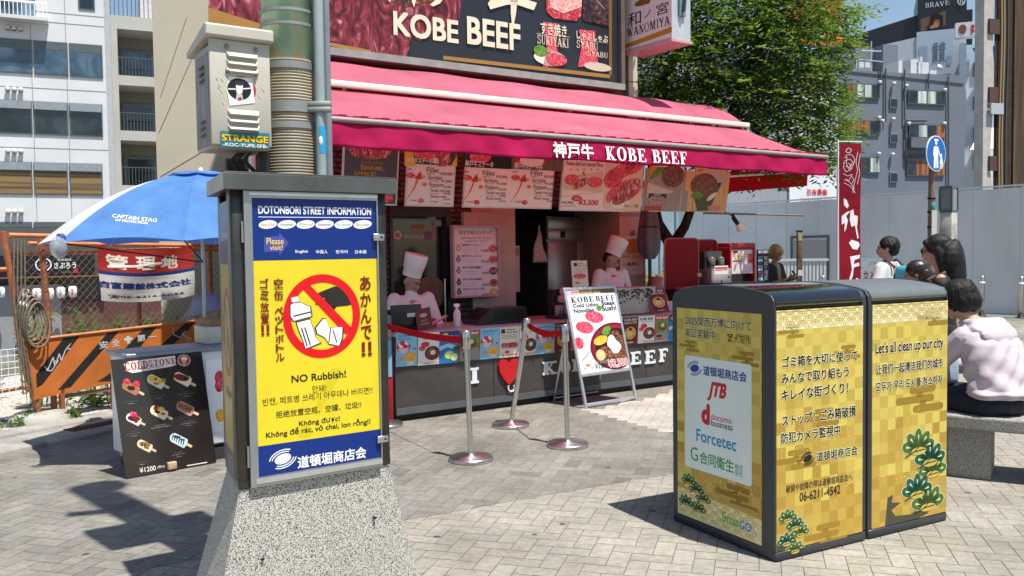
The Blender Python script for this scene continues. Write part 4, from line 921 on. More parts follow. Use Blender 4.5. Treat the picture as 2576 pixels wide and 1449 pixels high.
for i, (px_, py_) in enumerate(((105, 1010), (140, 1050), (172, 1095), (85, 1105), (150, 1140))): x, y = a.q(px_, py_); pine(a, max(x, 7), y, .8, (pg1, pg2)[i % 2], 4)
a.build('side_door', binA)
# ================================================================ menu boards under the valance
whit = C('e6dcd8', .35); bk = C('2a2220'); pinkp = C('f3dcd6', .35); redp = C('c81e30'); frm = mat('board_frame', 'cfc9c2', .4, var=.05)
CR7, CR8 = ((1200, 450, 2000), 1783), ((1900, 450, 2800), 2006)
def board(name, label, s0, s1, z1, z0, fn, crop, base=whit, group='menu boards hung under the awning', step=.0012):
    a = kart(s0, s1, z1, z0, .14, d1=.225, step=step).crop(*crop); a.sheet(base, .018, frm); fn(a); o = a.build(name)
    return tag(o, label, 'menu board', group)
def border(a, m=frm, w=1.4): a.rect(0, 0, a.W, w, m, 1); a.rect(0, a.Hh - w, a.W, a.Hh, m, 1); a.rect(0, w, w, a.Hh - w, m, 1); a.rect(a.W - w, w, a.W, a.Hh - w, m, 1)
def arrow(a, pts, head, m1=None):
    m1 = m1 or C('c4452a'); n = len(pts)
    for i in range(n - 1): a.zl([pts[i], pts[i + 1]], .5 + 2.1 * i / n, (C('d08a4a'), C('cc6638'), C('c4402a'))[min(2, i * 3 // n)], 2)
    a.zp(head, C('c02c26'), 3)
def pricelist(a, x, y, k=1, last=False):
    """x, y: left end of the word Fillet in the crop, k scale"""
    def t(s_, dx, dy, w, h, m=bk, bold=0): a.zt(s_, x + dx * k, y + (dy + h) * k, x + (dx + w) * k, y + dy * k, m, 3, bold=bold)
    t('Fillet', 0, -2, 108, 38); t('¥20,000', 114, 38, 102, 24); t('Sirrloin', 12, 64, 120, 32); t('¥13,000', 120, 100, 90, 22)
    t('Premium', 22, 124, 118, 28); t('¥5,500', 140, 150, 66, 20); t('Tender red meat', 28, 178, 172, 20); t('¥4,000', 140, 206, 62, 18)
    t('Red meat' if last else 'Shamisu meat', 32, 228, 134, 18); t('¥2,000', 140, 254, 58, 15)
    if not last: t('Scraps', 34, 272, 62, 18); t('¥1,500', 140, 292, 54, 13)
    for dy in (40, 102, 152, 208): t('........', 30 if dy > 40 else 0, dy + 4, 66, 7, C('8a807a'))
    for dx, dy, rx, ry, m in ((-30, 72, 22, 13, 'c9a45c'), (-16, 136, 19, 14, 'c9772e')): a.ze(x + dx * k, y + dy * k, rx * k, ry * k, C(m), 3)
def b1(a):
    border(a); a.ze(420, 205, 200, 130, C('6a6e74'), 1); a.ze(420, 265, 175, 62, beef_raw, 2); a.zl([(402, 215), (400, 330)], .6, bk, 3)
    g_ = C('c9a23c'); a.zt('プレミアムステーキ', 338, 372, 520, 346, g_, 3); a.zt('Premium steak', 338, 408, 520, 380, g_, 3, bold=.02); a.zt('神戸牛プレミアムステーキ', 338, 424, 540, 410, C('b9b2aa'), 3); a.zt('SUMMER SET', 285, 462, 470, 436, g_, 3, bold=.02)
    a.zt('¥5,000', 440, 516, 636, 478, C('e6d8d2'), 3, bold=.05); a.zt('¥5,000', 440, 516, 636, 478, C('b83a34'), 4, bold=.01); a.zt('150g set', 540, 570, 596, 544, C('d8d0c8'), 3); a.ze(560, 650, 48, 40, beef_red, 3)
board('menu_board', 'grey menu board with a raw premium steak, partly behind the information pillar', -.376, .156, 2.46, 1.917, b1, CR7, C('4e5056', .35))
def b2(a):
    border(a); a.zr(706, 170, 1145, 385, C('3c4a2c'), 1); a.zp([(706, 170), (800, 170), (780, 300), (800, 384), (706, 384)], C('d8c23c'), 2); a.zp([(1090, 385), (1145, 300), (1145, 385)], C('d8c23c'), 2); a.ze(930, 270, 160, 70, beef_red, 2); a.ze(1020, 330, 70, 60, beef_raw, 3)
    a.zt('神戸牛ステーキ', 722, 360, 936, 320, wht, 4, bold=.02); a.zt('串', 938, 368, 992, 314, wht, 4, bold=.02); a.zt('soft', 722, 416, 766, 402, bk, 3); a.zt('tough', 748, 680, 808, 664, bk, 3)
    a.ze(755, 462, 40, 24, beef_red, 2); a.ze(842, 674, 26, 20, beef_red, 2); arrow(a, [(706, 676), (740, 640), (775, 590), (800, 540), (815, 490)], [(785, 488), (842, 428), (852, 498)]); pricelist(a, 890, 402)
board('menu_board', 'single white price board with yellow top and one red arrow, left of the double board', .240, .745, 2.46, 1.914, b2, CR7)
def b3(a):
    border(a); a.zr(1200, 215, 1598, 412, C('1d1a1a'), 1); a.ze(1340, 310, 90, 50, beef_red, 2); a.zr(1604, 225, 2030, 430, C('6a5a4a'), 1); a.ze(1760, 330, 130, 70, C('c22a22'), 2); a.ze(1770, 340, 100, 50, rice, 3)
    a.zt('神戸牛ステーキ', 1208, 392, 1450, 345, wht, 4, bold=.02); a.zt('神戸牛ステーキ丼', 1620, 410, 1860, 362, wht, 4, bold=.02)
    for dx in (0, 402):
        a.zt('soft', 1202 + dx, 438, 1244 + dx, 424, bk, 3); a.zt('tough', 1222 + dx, 692, 1278 + dx, 674, bk, 3); a.ze(1232 + dx, 482, 38, 24, beef_red, 2); a.ze(1308 + dx, 688, 26, 20, beef_red, 2)
        arrow(a, [(1184 + dx, 694), (1215 + dx, 655), (1248 + dx, 605), (1272 + dx, 555), (1286 + dx, 512)], [(1258 + dx, 510), (1312 + dx, 450), (1322 + dx, 520)]); pricelist(a, 1358 + dx, 428, .96, True)
board('menu_board', 'double width white price board with two red arrows, fillet prices twice', .846, 1.888, 2.46, 1.912, b3, CR7, pinkp)
def b4(a):
    border(a); a.zp([(830, 340), (1160, 340), (1105, 770), (800, 740)], C('e2c8a8'), 1); a.zt('Premium Beef Sushi Assorted 3Pieces', 498, 378, 808, 358, bk, 3)
    for i in range(5): a.zt('★', 522 + i * 57, 422, 546 + i * 57, 404, C('8a6a3a'), 3)
    a.zp([(478, 480), (810, 430), (800, 605), (470, 580)], C('d6c2b0'), 2); a.ze(545, 500, 62, 46, beef_red, 3); a.ze(620, 530, 72, 34, beef_raw, 4, rot=-25); a.ze(735, 520, 62, 46, beef_red, 3); a.zl([(640, 435), (650, 465)], 2, greens, 4)
    for x, y, rx, ry in ((960, 430, 120, 60), (890, 490, 80, 80), (1060, 400, 80, 50), (980, 600, 150, 90)): a.ze(x, y, rx, ry, beef_red, 2, rot=-20)
    a.ze(940, 690, 80, 50, rice, 2); a.ze(1000, 600, 130, 70, beef_raw, 3, rot=-35); a.ze(585, 655, 44, 24, redp, 3); a.zt('SALE', 560, 666, 612, 644, C('f0d8a0'), 4)
    a.zt('¥4,300', 458, 704, 556, 680, bk, 3); a.zt('¥3,500', 592, 716, 762, 668, redp, 3, bold=.02, shear=.15); a.zl([(458, 722), (575, 716)], .5, C('8a807a'), 3)
    a.zt('和ノ宮', 978, 730, 1100, 706, C('5a3a24'), 4); a.zl([(455, 640), (800, 600)], .3, C('9a8a80'), 2)
board('menu_board', 'wide pink menu board of raw beef sushi priced 3,500 yen', 1.990, 3.090, 2.44, 1.898, b4, CR8, pinkp)
def b5(a):
    border(a); a.zr(1160, 400, 1500, 765, C('9a948c'), 1); a.zp([(1195, 390), (1360, 395), (1200, 505)], greens, 2); a.zp([(1195, 385), (1260, 388), (1195, 470)], C('d98a3a'), 3); a.ze(1390, 470, 95, 95, beef_brown, 2); a.zp([(1180, 520), (1400, 600), (1240, 650), (1165, 640)], C('c9c2bc'), 3)
    a.zp([(1165, 510), (1230, 545), (1190, 640), (1150, 640)], C('b86a3c'), 2); a.zr(1185, 612, 1332, 655, C('3c3a38'), 4); a.zt('黒毛和牛', 1225, 634, 1290, 618, wht, 5); a.zt('Steak sando', 1205, 650, 1312, 638, wht, 5)
    a.zt('¥2700', 1180, 706, 1318, 672, C('f4e6e0'), 5, bold=.06); a.zt('¥2700', 1180, 706, 1318, 672, redp, 6, bold=.015); a.zr(1150, 715, 1290, 760, C('a8503c'), 2)
board('menu_board', 'narrow menu board of a beef sandwich with green salad priced 2700 yen', 3.215, 3.690, 2.44, 1.906, b5, CR8)
def b6(a):
    border(a); a.zr(1505, 420, 1830, 770, C('d6b078'), 1); a.zp([(1545, 560), (1800, 520), (1690, 755), (1590, 760)], C('4f5a3a'), 2); a.ze(1650, 545, 112, 100, beef_brown, 3); a.ze(1760, 480, 80, 60, C('b9b4aa'), 2, rot=30); a.ze(1712, 640, 46, 20, C('e6ded0'), 4, rot=-30); a.ze(1590, 630, 50, 30, greens, 4)
    a.zt('¥2500', 1672, 752, 1780, 716, C('f6ebe4'), 5, bold=.06); a.zt('¥2500', 1672, 752, 1780, 716, redp, 6, bold=.015); a.zl([(1600, 425), (1640, 415)], 1.2, C('7a3a24'), 4)
board('menu_board', 'tan menu board of a grilled beef cutlet on leaves, last on the right', 3.866, 4.375, 2.43, 1.914, b6, CR8, C('d6b078', .35))
for s_ in (.19, .8, 1.94, 3.15, 3.78):   # hangers between the boards
    pass
# ranking board on the column
rk = empty('ranking_board', kp(1197, 755, 1.36), 'tall pink framed ranking board of five numbered beef dishes on the column', 'menu board'); rk.location = kw(*kp(1197, 755, 1.36)); rk['_w'] = tuple(rk.location)
c0, c1, c2 = kp(1138, 567, 1.36), kp(1256, 567, 1.36), kp(1150, 750, 1.36)
a = kart(c0.x + .02, c1.x - .02, c0.z - .02, c2.z + .02, 1.40, d1=1.36).crop((1400, 750, 2100), 1690); a.sheet(C('ece2e8', .35), .01)
a.zt('おすすめランキング', 778, 312, 1080, 276, redp, 2, bold=.02); a.zt('Recommended Menu Ranking', 795, 354, 1066, 336, bk, 2); a.zt('推薦菜單排行 추천메뉴', 825, 378, 1035, 366, C('8a7a80'), 2)
for i, (t, p, y) in enumerate((('神戸牛サーロイン', '¥13000', 410), ('神戸牛プレミアム', '¥5500', 508), ('神戸牛寿司3種盛り', '¥6000', 612), ('神戸牛寿司3種盛り', '¥4500', 718), ('神戸牛スタミナ串', '¥2000', 806))):
    a.zt(t, 798 + i * 3, y + 12, 970 + i * 8, y - 14, bk, 2, bold=.01); a.zt(p, 975 + i * 3, y + 60, 1042 + i * 2, y + 36, bk, 2); a.zl([(802, y + 36), (935, y + 34)], .3, C('a89aa0'), 2); a.zl([(805, y + 56), (940, y + 54)], .25, C('b9abb0'), 2)
    x = 768 + i * 2; a.ze(x, y + 30, 20, 24, C(('c9a42c', '5a6a94', 'b06a5a', '2a2422', '2a2422')[i]), 2); a.zt(str(i + 1), x - 7, y + 42, x + 7, y + 18, wht, 3, bold=.02); a.zp([(x - 14, y), (x, y - 12), (x + 14, y), (x, y + 8)], C(('c9a42c', '5a6a94', 'b06a5a', '2a2422', '2a2422')[i]), 2)
    a.ze(1080 + i * 3, y + 30, 38, 36, (beef_red, beef_red, beef_deep, C('d9602a'), garlic)[i], 2)
    a.ze(1080 + i * 3, y + 30, 22, 16, (beef_raw, beef_raw, beef_raw, beef_brown, noodle)[i], 3)
a.build('sheet', rk)
b = K(); M_ = KM; f_ = mat('pink_frame', 'c9a0ac', .4); 
for x0, x1, z0, z1 in ((c0.x, c1.x, c0.z - .019, c0.z), (c0.x, c1.x, c2.z, c2.z + .019), (c0.x, c0.x + .019, c2.z + .0191, c0.z - .0191), (c1.x - .019, c1.x, c2.z + .0191, c0.z - .0191)): b.box(x0, x1, 1.35, 1.42, z0, z1, f_)
b.build('frame', rk)
# ================================================================ small posters along the counter edge
CRC = ((1400, 1150, 2600), 2484); zq = zmap(*CRC)
ltb = C('8cc8e4', .4)
def p_ice(a):
    W, Hh = a.W, a.Hh; a.rect(0, 0, W, Hh, ltb, 1); a.ell(W * .35, Hh * .42, W * .34, Hh * .16, berry, 2); a.ell(W * .35, Hh * .36, W * .24, Hh * .10, icecream, 3); a.ell(W * .3, Hh * .31, W * .12, Hh * .07, berry, 4); a.ell(W * .42, Hh * .41, W * .12, Hh * .06, berry, 4)
    a.poly([(W * .08, Hh * .46), (W * .62, Hh * .46), (W * .46, Hh * .62), (W * .24, Hh * .62)], C('f0c8d2'), 3); a.ell(W * .68, Hh * .74, W * .28, Hh * .14, fruit_y, 3); a.poly([(W * .42, Hh * .78), (W * .96, Hh * .78), (W * .8, Hh * .95), (W * .56, Hh * .95)], C('e9e4d4'), 2)
    a.text('Strawberry', W * .1, Hh * .06, W * .92, Hh * .14, C('3a78b0'), 3, bold=.02); a.text('Shaved ice', W * .1, Hh * .16, W * .7, Hh * .21, C('3a78b0'), 3); a.ell(W * .24, Hh * .78, W * .12, Hh * .05, C('d8a040'), 3); a.ell(W * .88, Hh * .5, W * .06, Hh * .03, berry, 3)
def p_bowl(a):
    W, Hh = a.W, a.Hh; a.rect(0, 0, W, Hh, C('ece8e2'), 1); a.text('KOBE BEEF', W * .08, Hh * .05, W * .92, Hh * .15, bk, 2, bold=.03); a.text('Udon Steak Noodles', W * .2, Hh * .17, W * .92, Hh * .22, C('5a82a8'), 2)
    a.ell(W * .34, Hh * .36, W * .2, Hh * .09, berry, 2); a.ell(W * .2, Hh * .48, W * .16, Hh * .08, beef_red, 2); a.ell(W * .68, Hh * .64, W * .36, Hh * .22, C('7a1a20'), 2); a.ell(W * .68, Hh * .64, W * .30, Hh * .17, beef_brown, 3); a.ell(W * .7, Hh * .62, W * .12, Hh * .08, rice, 4); a.ell(W * .6, Hh * .54, W * .1, Hh * .05, greens, 4)
    a.text('¥3,000 ¥2,500', W * .3, Hh * .92, W * .96, Hh * .97, redp, 4, bold=.02)
def p_lime(a):
    W, Hh = a.W, a.Hh; a.rect(0, 0, W, Hh, C('2a78b8'), 1); a.poly([(0, Hh * .45), (W * .5, Hh * .38), (W, Hh * .5), (W, Hh * .62), (W * .4, Hh * .5), (0, Hh * .6)], C('a8d8ee'), 2); a.poly([(0, 0), (W, 0), (W, Hh * .12), (0, Hh * .26)], C('14487e'), 2)
    a.ell(W * .3, Hh * .14, W * .16, Hh * .09, C('e6d44a'), 3); a.ell(W * .6, Hh * .2, W * .13, Hh * .07, C('e6d44a'), 3); a.ell(W * .5, Hh * .74, W * .26, Hh * .14, C('8ab83a'), 3); a.ell(W * .5, Hh * .74, W * .22, Hh * .115, C('d8e69a'), 4); a.ell(W * .76, Hh * .82, W * .22, Hh * .13, C('8ab83a'), 5); a.ell(W * .76, Hh * .82, W * .18, Hh * .105, C('e2eeb0'), 6); a.ell(W * .9, Hh * .55, W * .2, Hh * .08, C('2a5a24'), 3)
def p_kobe(a):
    W, Hh = a.W, a.Hh; a.rect(0, 0, W, Hh, C('b9564a'), 1); a.text('Kobe Beef', W * .1, Hh * .05, W * .9, Hh * .14, C('f6e2d8'), 2, bold=.04); a.poly([(W * .1, Hh * .22), (W * .9, Hh * .16), (W * .95, Hh * .6), (W * .2, Hh * .66)], greens, 2); a.ell(W * .52, Hh * .44, W * .28, Hh * .16, beef_brown, 3); a.ell(W * .55, Hh * .38, W * .14, Hh * .08, C('d8cabc'), 4)
    a.poly([(W * .1, Hh * .66), (W * .95, Hh * .58), (W, Hh), (0, Hh)], C('9a9490'), 2); a.rect(W * .15, Hh * .74, W * .5, Hh * .82, bk, 4); a.text('¥2,700', W * .15, Hh * .86, W * .5, Hh * .93, redp, 4, bold=.03)
def p_meat(a):
    W, Hh = a.W, a.Hh; a.rect(0, 0, W, Hh, C('e6dcc6'), 1); a.text('Meaty', W * .34, Hh * .06, W * .8, Hh * .12, bk, 2, bold=.03); a.text('Kobe Beef', W * .34, Hh * .14, W * .92, Hh * .2, bk, 2, bold=.02); a.poly([(W * .08, Hh * .06), (W * .26, Hh * .06), (W * .28, Hh * .2), (W * .06, Hh * .2)], C('4a2a1c'), 2)
    for i in range(3): a.rect(W * .1, Hh * (.26 + .05 * i), W * .9, Hh * (.275 + .05 * i), C('9a8a78'), 2)
    for i in range(4): a.ell(W * (.22 + .2 * i), Hh * .6, W * .14, Hh * .09, (beef_raw, beef_red)[i % 2], 3)
    a.ell(W * .5, Hh * .66, W * .42, Hh * .05, C('c9b8a0'), 2); a.ell(W * .4, Hh * .82, W * .12, Hh * .04, redp, 3); a.text('¥4,300 ¥3,500', W * .12, Hh * .88, W * .92, Hh * .95, redp, 3, bold=.02)
def p_garlic(a):
    W, Hh = a.W, a.Hh; a.rect(0, 0, W, Hh, C('7e1620'), 1); a.rect(0, 0, W, Hh * .26, C('2a1414'), 2); a.text('KOBE BEEF', W * .06, Hh * .04, W * .94, Hh * .13, C('e2d2c4'), 3, bold=.03); a.text('GARLIC RICE', W * .06, Hh * .15, W * .94, Hh * .24, C('e2d2c4'), 3, bold=.03); a.ell(W * .5, Hh * .6, W * .46, Hh * .3, C('5a0c14'), 2); a.ell(W * .5, Hh * .58, W * .38, Hh * .24, garlic, 3); a.ell(W * .5, Hh * .44, W * .1, Hh * .06, bk, 4); a.ell(W * .45, Hh * .6, W * .2, Hh * .1, noodle, 4); a.text('¥1,500', W * .3, Hh * .9, W * .7, Hh * .96, C('f2d8c8'), 4, bold=.03)
PG = 'food posters along the counter edge'
for (x0, y1, x1, y0, fn, lab) in (
    (176, 470, 341, 205, p_ice, 'blue shaved ice poster, leftmost of the counter row beside the pillar'),
    (346, 460, 511, 208, p_bowl, 'white beef noodle bowl poster under the left red belt, next to the lime poster'),
    (513, 446, 663, 195, p_lime, 'deep blue poster with sliced green limes on the counter edge'),
    (668, 425, 829, 188, p_kobe, 'reddish Kobe Beef steak poster just behind the nearest belt post'),
    (830, 412, 976, 172, p_ice, 'blue shaved ice poster between the red steak poster and the cream poster'),
    (979, 400, 1130, 163, p_meat, 'cream beef sushi poster directly above the red heart'),
    (1133, 384, 1260, 154, p_bowl, 'white noodle bowl poster crossed by the leaning belt post'),
    (1262, 372, 1406, 141, p_ice, 'blue shaved ice poster under the short right belt'),
    (1408, 357, 1530, 130, p_garlic, 'dark red garlic rice poster behind the right belt post'),
    (1532, 345, 1660, 120, p_kobe, 'reddish steak poster mostly hidden behind the folding sign board'),
    (1936, 298, 2050, 88, p_garlic, 'dark red garlic rice poster right beside the folding sign board'),
    (2054, 287, 2180, 78, p_bowl, 'white noodle bowl poster between garlic rice poster and red steak poster'),
    (2182, 277, 2290, 68, p_kobe, 'reddish steak poster nearest the litter bins'),
    (2292, 270, 2400, 62, p_lime, 'blue lime poster half hidden by the litter bin')):
    p0, p1 = kp(*zq(x0, y1), -.02), kp(*zq(x1, y1), -.02); zt0 = kp(*zq(x0, y0), -.035).z
    a = kart(p0.x, p1.x, max(zt0, .768), p0.z, -.034, d1=-.014, step=.0009); a.sheet(whit, .0015); fn(a); tag(a.build('food_poster'), lab, 'poster', PG)
# ================================================================ things standing on the counter
def item(name, lab, cat, s, d, z): return empty(name, kw(s, d, z), lab, cat)
CT = .786
def onc(px, py, d): return kp(px, py, d)
# black till at the left with tablet and booklets
p = onc(1020, 820, .25); t = item('payment_terminal', 'black till and screen on the counter in front of the left chef', 'till', p.x, .25, CT)
b = K(); b.rbox(p.x - .22, p.x + .12, .16, .42, CT, CT + .17, mat('black_plastic', (.014, .014, .016), .35, var=.05), .012); b.build('body', t)
b = K(); b.rbox(p.x - .20, p.x + .10, .12, .15, CT + .05, CT + .24, mat('black_plastic', (.014, .014, .016), .35), .008, M=Matrix.Rotation(0, 4, 'X')); b.build('screen', t)
b = K(); b.box(p.x - .05, p.x + .05, .114, .1185, CT + .13, CT + .165, C('c9c4c0')); b.build('label', t)
q = onc(1065, 808, .1); a = Art(16, 21, kw(q.x - .075, .12, CT + .19), KU * .155 + V((0, 0, .02)), KB * -.05 + V((0, 0, -.185)), .001); a.sheet(C('6a2c24'), .004); a.ell(8, 7, 4, 2, C('c9a08a'), 1); a.text('和ノ宮', 5, 11, 11, 13.5, C('d8b8a0'), 1); a.text('KOBE BEEF', 3, 15, 13, 16.4, C('d8b8a0'), 1); tag(a.build('menu_book'), 'brown menu card leaning on the counter below the left chef', 'menu')
q = onc(1100, 805, .15); b = MB(KM @ Matrix.Translation((q.x, .2, CT + .05)) @ Matrix.Rotation(R(-24), 4, 'Y')); b.box(-.14, .14, -.03, .03, 0, .012, C('c25a5a')); b.box(-.13, .13, -.025, .025, .0121, .0135, C('ecdcd8')); tag(b.build('menu_strip'), 'slanting red and white menu strip beside the spray bottle', 'menu')
b = K(); b.rbox(q.x - .02, q.x + .1, .34, .44, CT, CT + .08, C('a83440'), .006); tag(b.build('card_box'), 'small red box behind the slanting menu strip', 'box')
q = onc(1150, 822, .22); t = item('spray_bottle', 'white spray bottle with red and white trigger on the counter', 'spray bottle', q.x, .22, CT)
b = K(); b.lathe([(0, 0), (.032, 0), (.035, .01), (.035, .12), (.028, .15), (.014, .165), (.013, .185), (0, .185)], mat('milky_plastic', 'e6d8d6', .4, var=.02), 18, (q.x, .22, CT)); b.build('bottle', t)
b = K(); b.rbox(q.x - .03, q.x + .022, .205, .235, CT + .187, CT + .22, wht, .006); b.tube([(q.x + .02, .22, CT + .205), (q.x + .045, .22, CT + .2)], .008, redp); b.tube([(q.x + .018, .22, CT + .19), (q.x + .04, .22, CT + .15)], .006, redp); b.build('trigger', t)
q0, q1 = onc(1190, 822, .3), onc(1311, 822, .3); t = item('monitor_box', 'black slope fronted warmer box on the counter below the ranking board', 'warmer', (q0.x + q1.x) / 2, .3, CT)
zt2 = onc(1290, 771, .3).z; b = K(); b.prism([(q0.x, CT), (q0.x, CT + .05), (q0.x + .16, zt2), (q1.x, zt2), (q1.x, CT)], .2, .5, mat('black_plastic', (.014, .014, .016), .35), 'xz'); b.build('body', t, bevel=.006)
b = K(); b.box(q0.x + .18, q1.x - .04, .1955, .1995, CT + .03, zt2 - .03, mat('dull_screen', (.01, .018, .016), .2, var=.02)); b.build('screen', t)
# wire rack with cups, paper bag, menu card
q = onc(1420, 800, .35); t = item('cup_rack', 'dark wire rack of cups and cutlery between warmer and folding board', 'rack', q.x, .35, CT)
b = K(); b.rbox(q.x - .15, q.x + .15, .24, .5, CT, CT + .03, DARKM, .006); b.box(q.x - .1, q.x + .16, .42, .5, CT + .031, CT + .3, mat('dark_metal', (.05, .05, .052), .4)); b.build('tray', t)
for i in range(5):
    b = K(); b.lathe([(.022, 0), (.028, .11), (.029, .11), (.026, .005), (0, .005)], mat('clear_cups', (.35, .27, .27), .15, var=.1), 14, (q.x - .13 + i * .055, .30 + .02 * (i % 2), CT + .031)); b.build('cup', t)
b = K(); b.rbox(q.x - .06, q.x + .08, .28, .4, CT + .16, CT + .24, mat('wrapped_buns', 'e0a8a0', .5, var=.1, scale=20), .02); b.ball((q.x + .0, .34, CT + .28), (.06, .05, .05), mat('wrapped_buns', 'e0a8a0'), 12); b.build('napkin_pile', t)
c0, c1 = onc(1440, 722, .3), onc(1478, 722, .3); zt3 = onc(1445, 656, .3).z; a = kart(c0.x, c1.x + .01, zt3, c0.z - .14, .32, d1=.28).crop((2000, 750, 2900), 2174); a.sheet(C('e4d6bc'), .004); a.zt('Meaty', 402, 580, 450, 566, bk, 2, bold=.02); a.zt('Kobe beef', 402, 600, 485, 586, bk, 2); a.zr(365, 570, 396, 600, C('3c2418'), 2)
for y in (620, 635, 655): a.zl([(362, y), (480, y - 4)], .25, C('8a7a68'), 2)
a.ze(420, 690, 60, 24, beef_red, 2); a.ze(400, 750, 22, 10, C('d8742a'), 2); tag(a.build('menu_card'), 'tall cream menu card with beef picture standing in front of the right chef', 'menu')
# planter box with black floral print
c0, c1 = onc(1560, 790, .25), onc(1640, 775, .25); zt4 = onc(1600, 722, .25).z; t = item('planter', 'pale metal trough with black floral print on the counter', 'planter', (c0.x + c1.x) / 2, .3, CT)
b = K(); b.prism([(c0.x - .1, CT + .01), (c0.x - .16, zt4), (c1.x, zt4), (c1.x - .06, CT + .01)], .18, .42, mat('pale_enamel', 'b9b2a4', .35, var=.06), 'xz'); b.build('trough', t, bevel=.008)
a = kart(c0.x - .15, c1.x - .01, zt4 - .01, CT + .02, .1775, step=.0008); rnd = random.Random(5)
for _ in range(150): x = rnd.uniform(.05, .95) * a.W; y = abs(rnd.gauss(0, .24)) * a.Hh + .03 * a.Hh; (a.ell(x, min(y, a.Hh * .8), a.W * rnd.uniform(.01, .03), a.W * rnd.uniform(.008, .02), bk, 1 + (_ % 3) * .3, rot=rnd.uniform(0, 180), n=8) if .08 * a.W < x < .92 * a.W else None)
a.build('floral_print', t)
c0, c1 = onc(1640, 790, .12), onc(1681, 784, .12); a = kart(c0.x, c1.x, onc(1632, 729, .12).z, CT + .02, .2, d1=.1).crop((2000, 750, 2900), 2174); a.sheet(whit, .004); p_garlic(a); tag(a.build('food_poster'), 'dark red garlic rice poster standing on the counter against the trough', 'poster')
b = K(); b.rbox(c1.x + .01, c1.x + .2, .25, .45, CT, CT + .12, mat('pink_tub', 'd8b0b0', .4, var=.03), .01); tag(b.build('tub'), 'pale pink plastic tub right of the leaning garlic rice poster', 'tub')
b = K(); c2_ = onc(1660, 700, .5); b.lathe([(.02, CT), (.12, CT + .02), (.14, CT + .1), (.06, c2_.z - .06), (.06, c2_.z + .02), (.058, c2_.z + .02), (.056, c2_.z - .05), (0, c2_.z - .06)], cloth('pink_gauze', (.6, .3, .3), (.6, .25, .25), .5), 20, (c2_.x, .55, 0)); tag(b.build('bagged_jar'), 'clear plastic bag gathered over a jar at the right end of the counter', 'bag')
# ================================================================ inside the kitchen
c0, c1 = kp(1378, 725, 2.2), kp(1524, 725, 2.2); zt5 = kp(1450, 546, 2.2).z; t = item('refrigerator', 'tall two door steel refrigerator behind the right chef', 'refrigerator', (c0.x + c1.x) / 2, 2.5, -.3)
fs = mat('fridge_steel', (.42, .39, .37), .33, metal=.85, var=.05, scale=5); b = K(); b.box(c0.x, c1.x, 2.22, 2.9, -.28, zt5, fs); b.build('body', t)
zz = kp(1450, 598, 2.2).z; zz2 = kp(1450, 578, 2.2).z; xm = (c0.x + c1.x) / 2 + .0
b = K(); b.rbox(c0.x + .004, c1.x - .004, 2.19, 2.2195, zz2 + .01, zt5 - .01, fs, .004); b.build('top_panel', t)
b = K(); b.rbox(c0.x + .004, c1.x - .004, 2.185, 2.2195, zz - .02, zz2, fs, .004); b.rbox(c1.x - .29, c1.x - .08, 2.180, 2.1845, zz + .005, zz2 - .03, BLK, .002); b.lathe([(0, 0), (.035, 0), (.035, .004), (0, .004)], redp, 16, M=Matrix.Translation((c1.x - .35, 2.184, (zz + zz2) / 2)) @ Matrix.Rotation(R(90), 4, 'X')); b.box(c0.x + .2, c0.x + .28, 2.180, 2.1845, zz - .0, zz2 - .02, BLK); b.build('control_panel', t)
for x0, x1 in ((c0.x + .004, xm - .004), (xm + .004, c1.x - .004)):
    b = K(); b.rbox(x0, x1, 2.19, 2.2195, .2, zz - .05, fs, .006); d_ = b.build('door', t); b = K(); hx = x1 - .03 if x1 < xm else x0 + .03; b.tube([(hx, 2.175, .75), (hx, 2.175, 1.1)], .01, DARKM, 8); b.build('handle', d_)
q = kp(1362, 575, 1.9); t = item('hanging_apron', 'pink lit white apron hanging from a hook inside the kitchen', 'apron', q.x, 1.9, .9)
b = K()
def apf(u, v): return (q.x + (u - .5) * (.03 + .20 * v) + .01 * math.sin(v * 9), 1.95 + .012 * math.sin(u * 14 + v * 3), q.z - .02 - .40 * v)
b.grid(apf, 14, 10, cloth('apron_cotton', 'e6dcd8', 'e6c8c4', .3)); b.build('cloth', t, thick=.003); b = K(); b.tube([(q.x, 1.95, q.z + .04), (q.x, 1.95, q.z - .02)], .006, STEEL); b.build('hook', t)
a = kart(*[kp(x, 650, 1.7).x for x in (1290, 1312)], kp(1300, 618, 1.7).z, kp(1300, 735, 1.7).z, 1.74); a.sheet(C('bfa8a4'), .002); a.rect(1, 3, a.W - 1, 12, C('8a7472'), 1); tag(a.build('wall_notice'), 'paper notice just inside the kitchen opening beside the column', 'notice')
# beer poster on the corner column
c0, c1 = kp(1559, 566, 1.46), kp(1619, 690, 1.46); a = kart(c0.x, c1.x, kp(1560, 545, 1.46).z, c1.z, 1.462).crop((2000, 750, 2900), 2174); a.sheet(C('e2c2b4', .35), .002); bam = C('d98a2a'); a.zp([(840, 345), (940, 335), (935, 480), (850, 486)], bam, 2); a.zp([(836, 330), (945, 322), (942, 350), (838, 356)], C('f2e6d8'), 3); a.zp([(880, 280), (915, 276), (925, 330), (870, 332)], C('b86a2a'), 2); a.zt('KIRIN BEER', 782, 530, 975, 498, C('e0a04a'), 3, bold=.03); a.zt('一番搾り', 808, 600, 956, 562, C('5a1c1c'), 3, bold=.02); a.zt('600', 948, 476, 1012, 432, C('d8605a'), 3, bold=.01); a.zl([(790, 640), (980, 625)], .3, C('a87a70'), 2); tag(a.build('beer_poster'), 'tall orange beer poster on the column right of the right chef', 'poster')
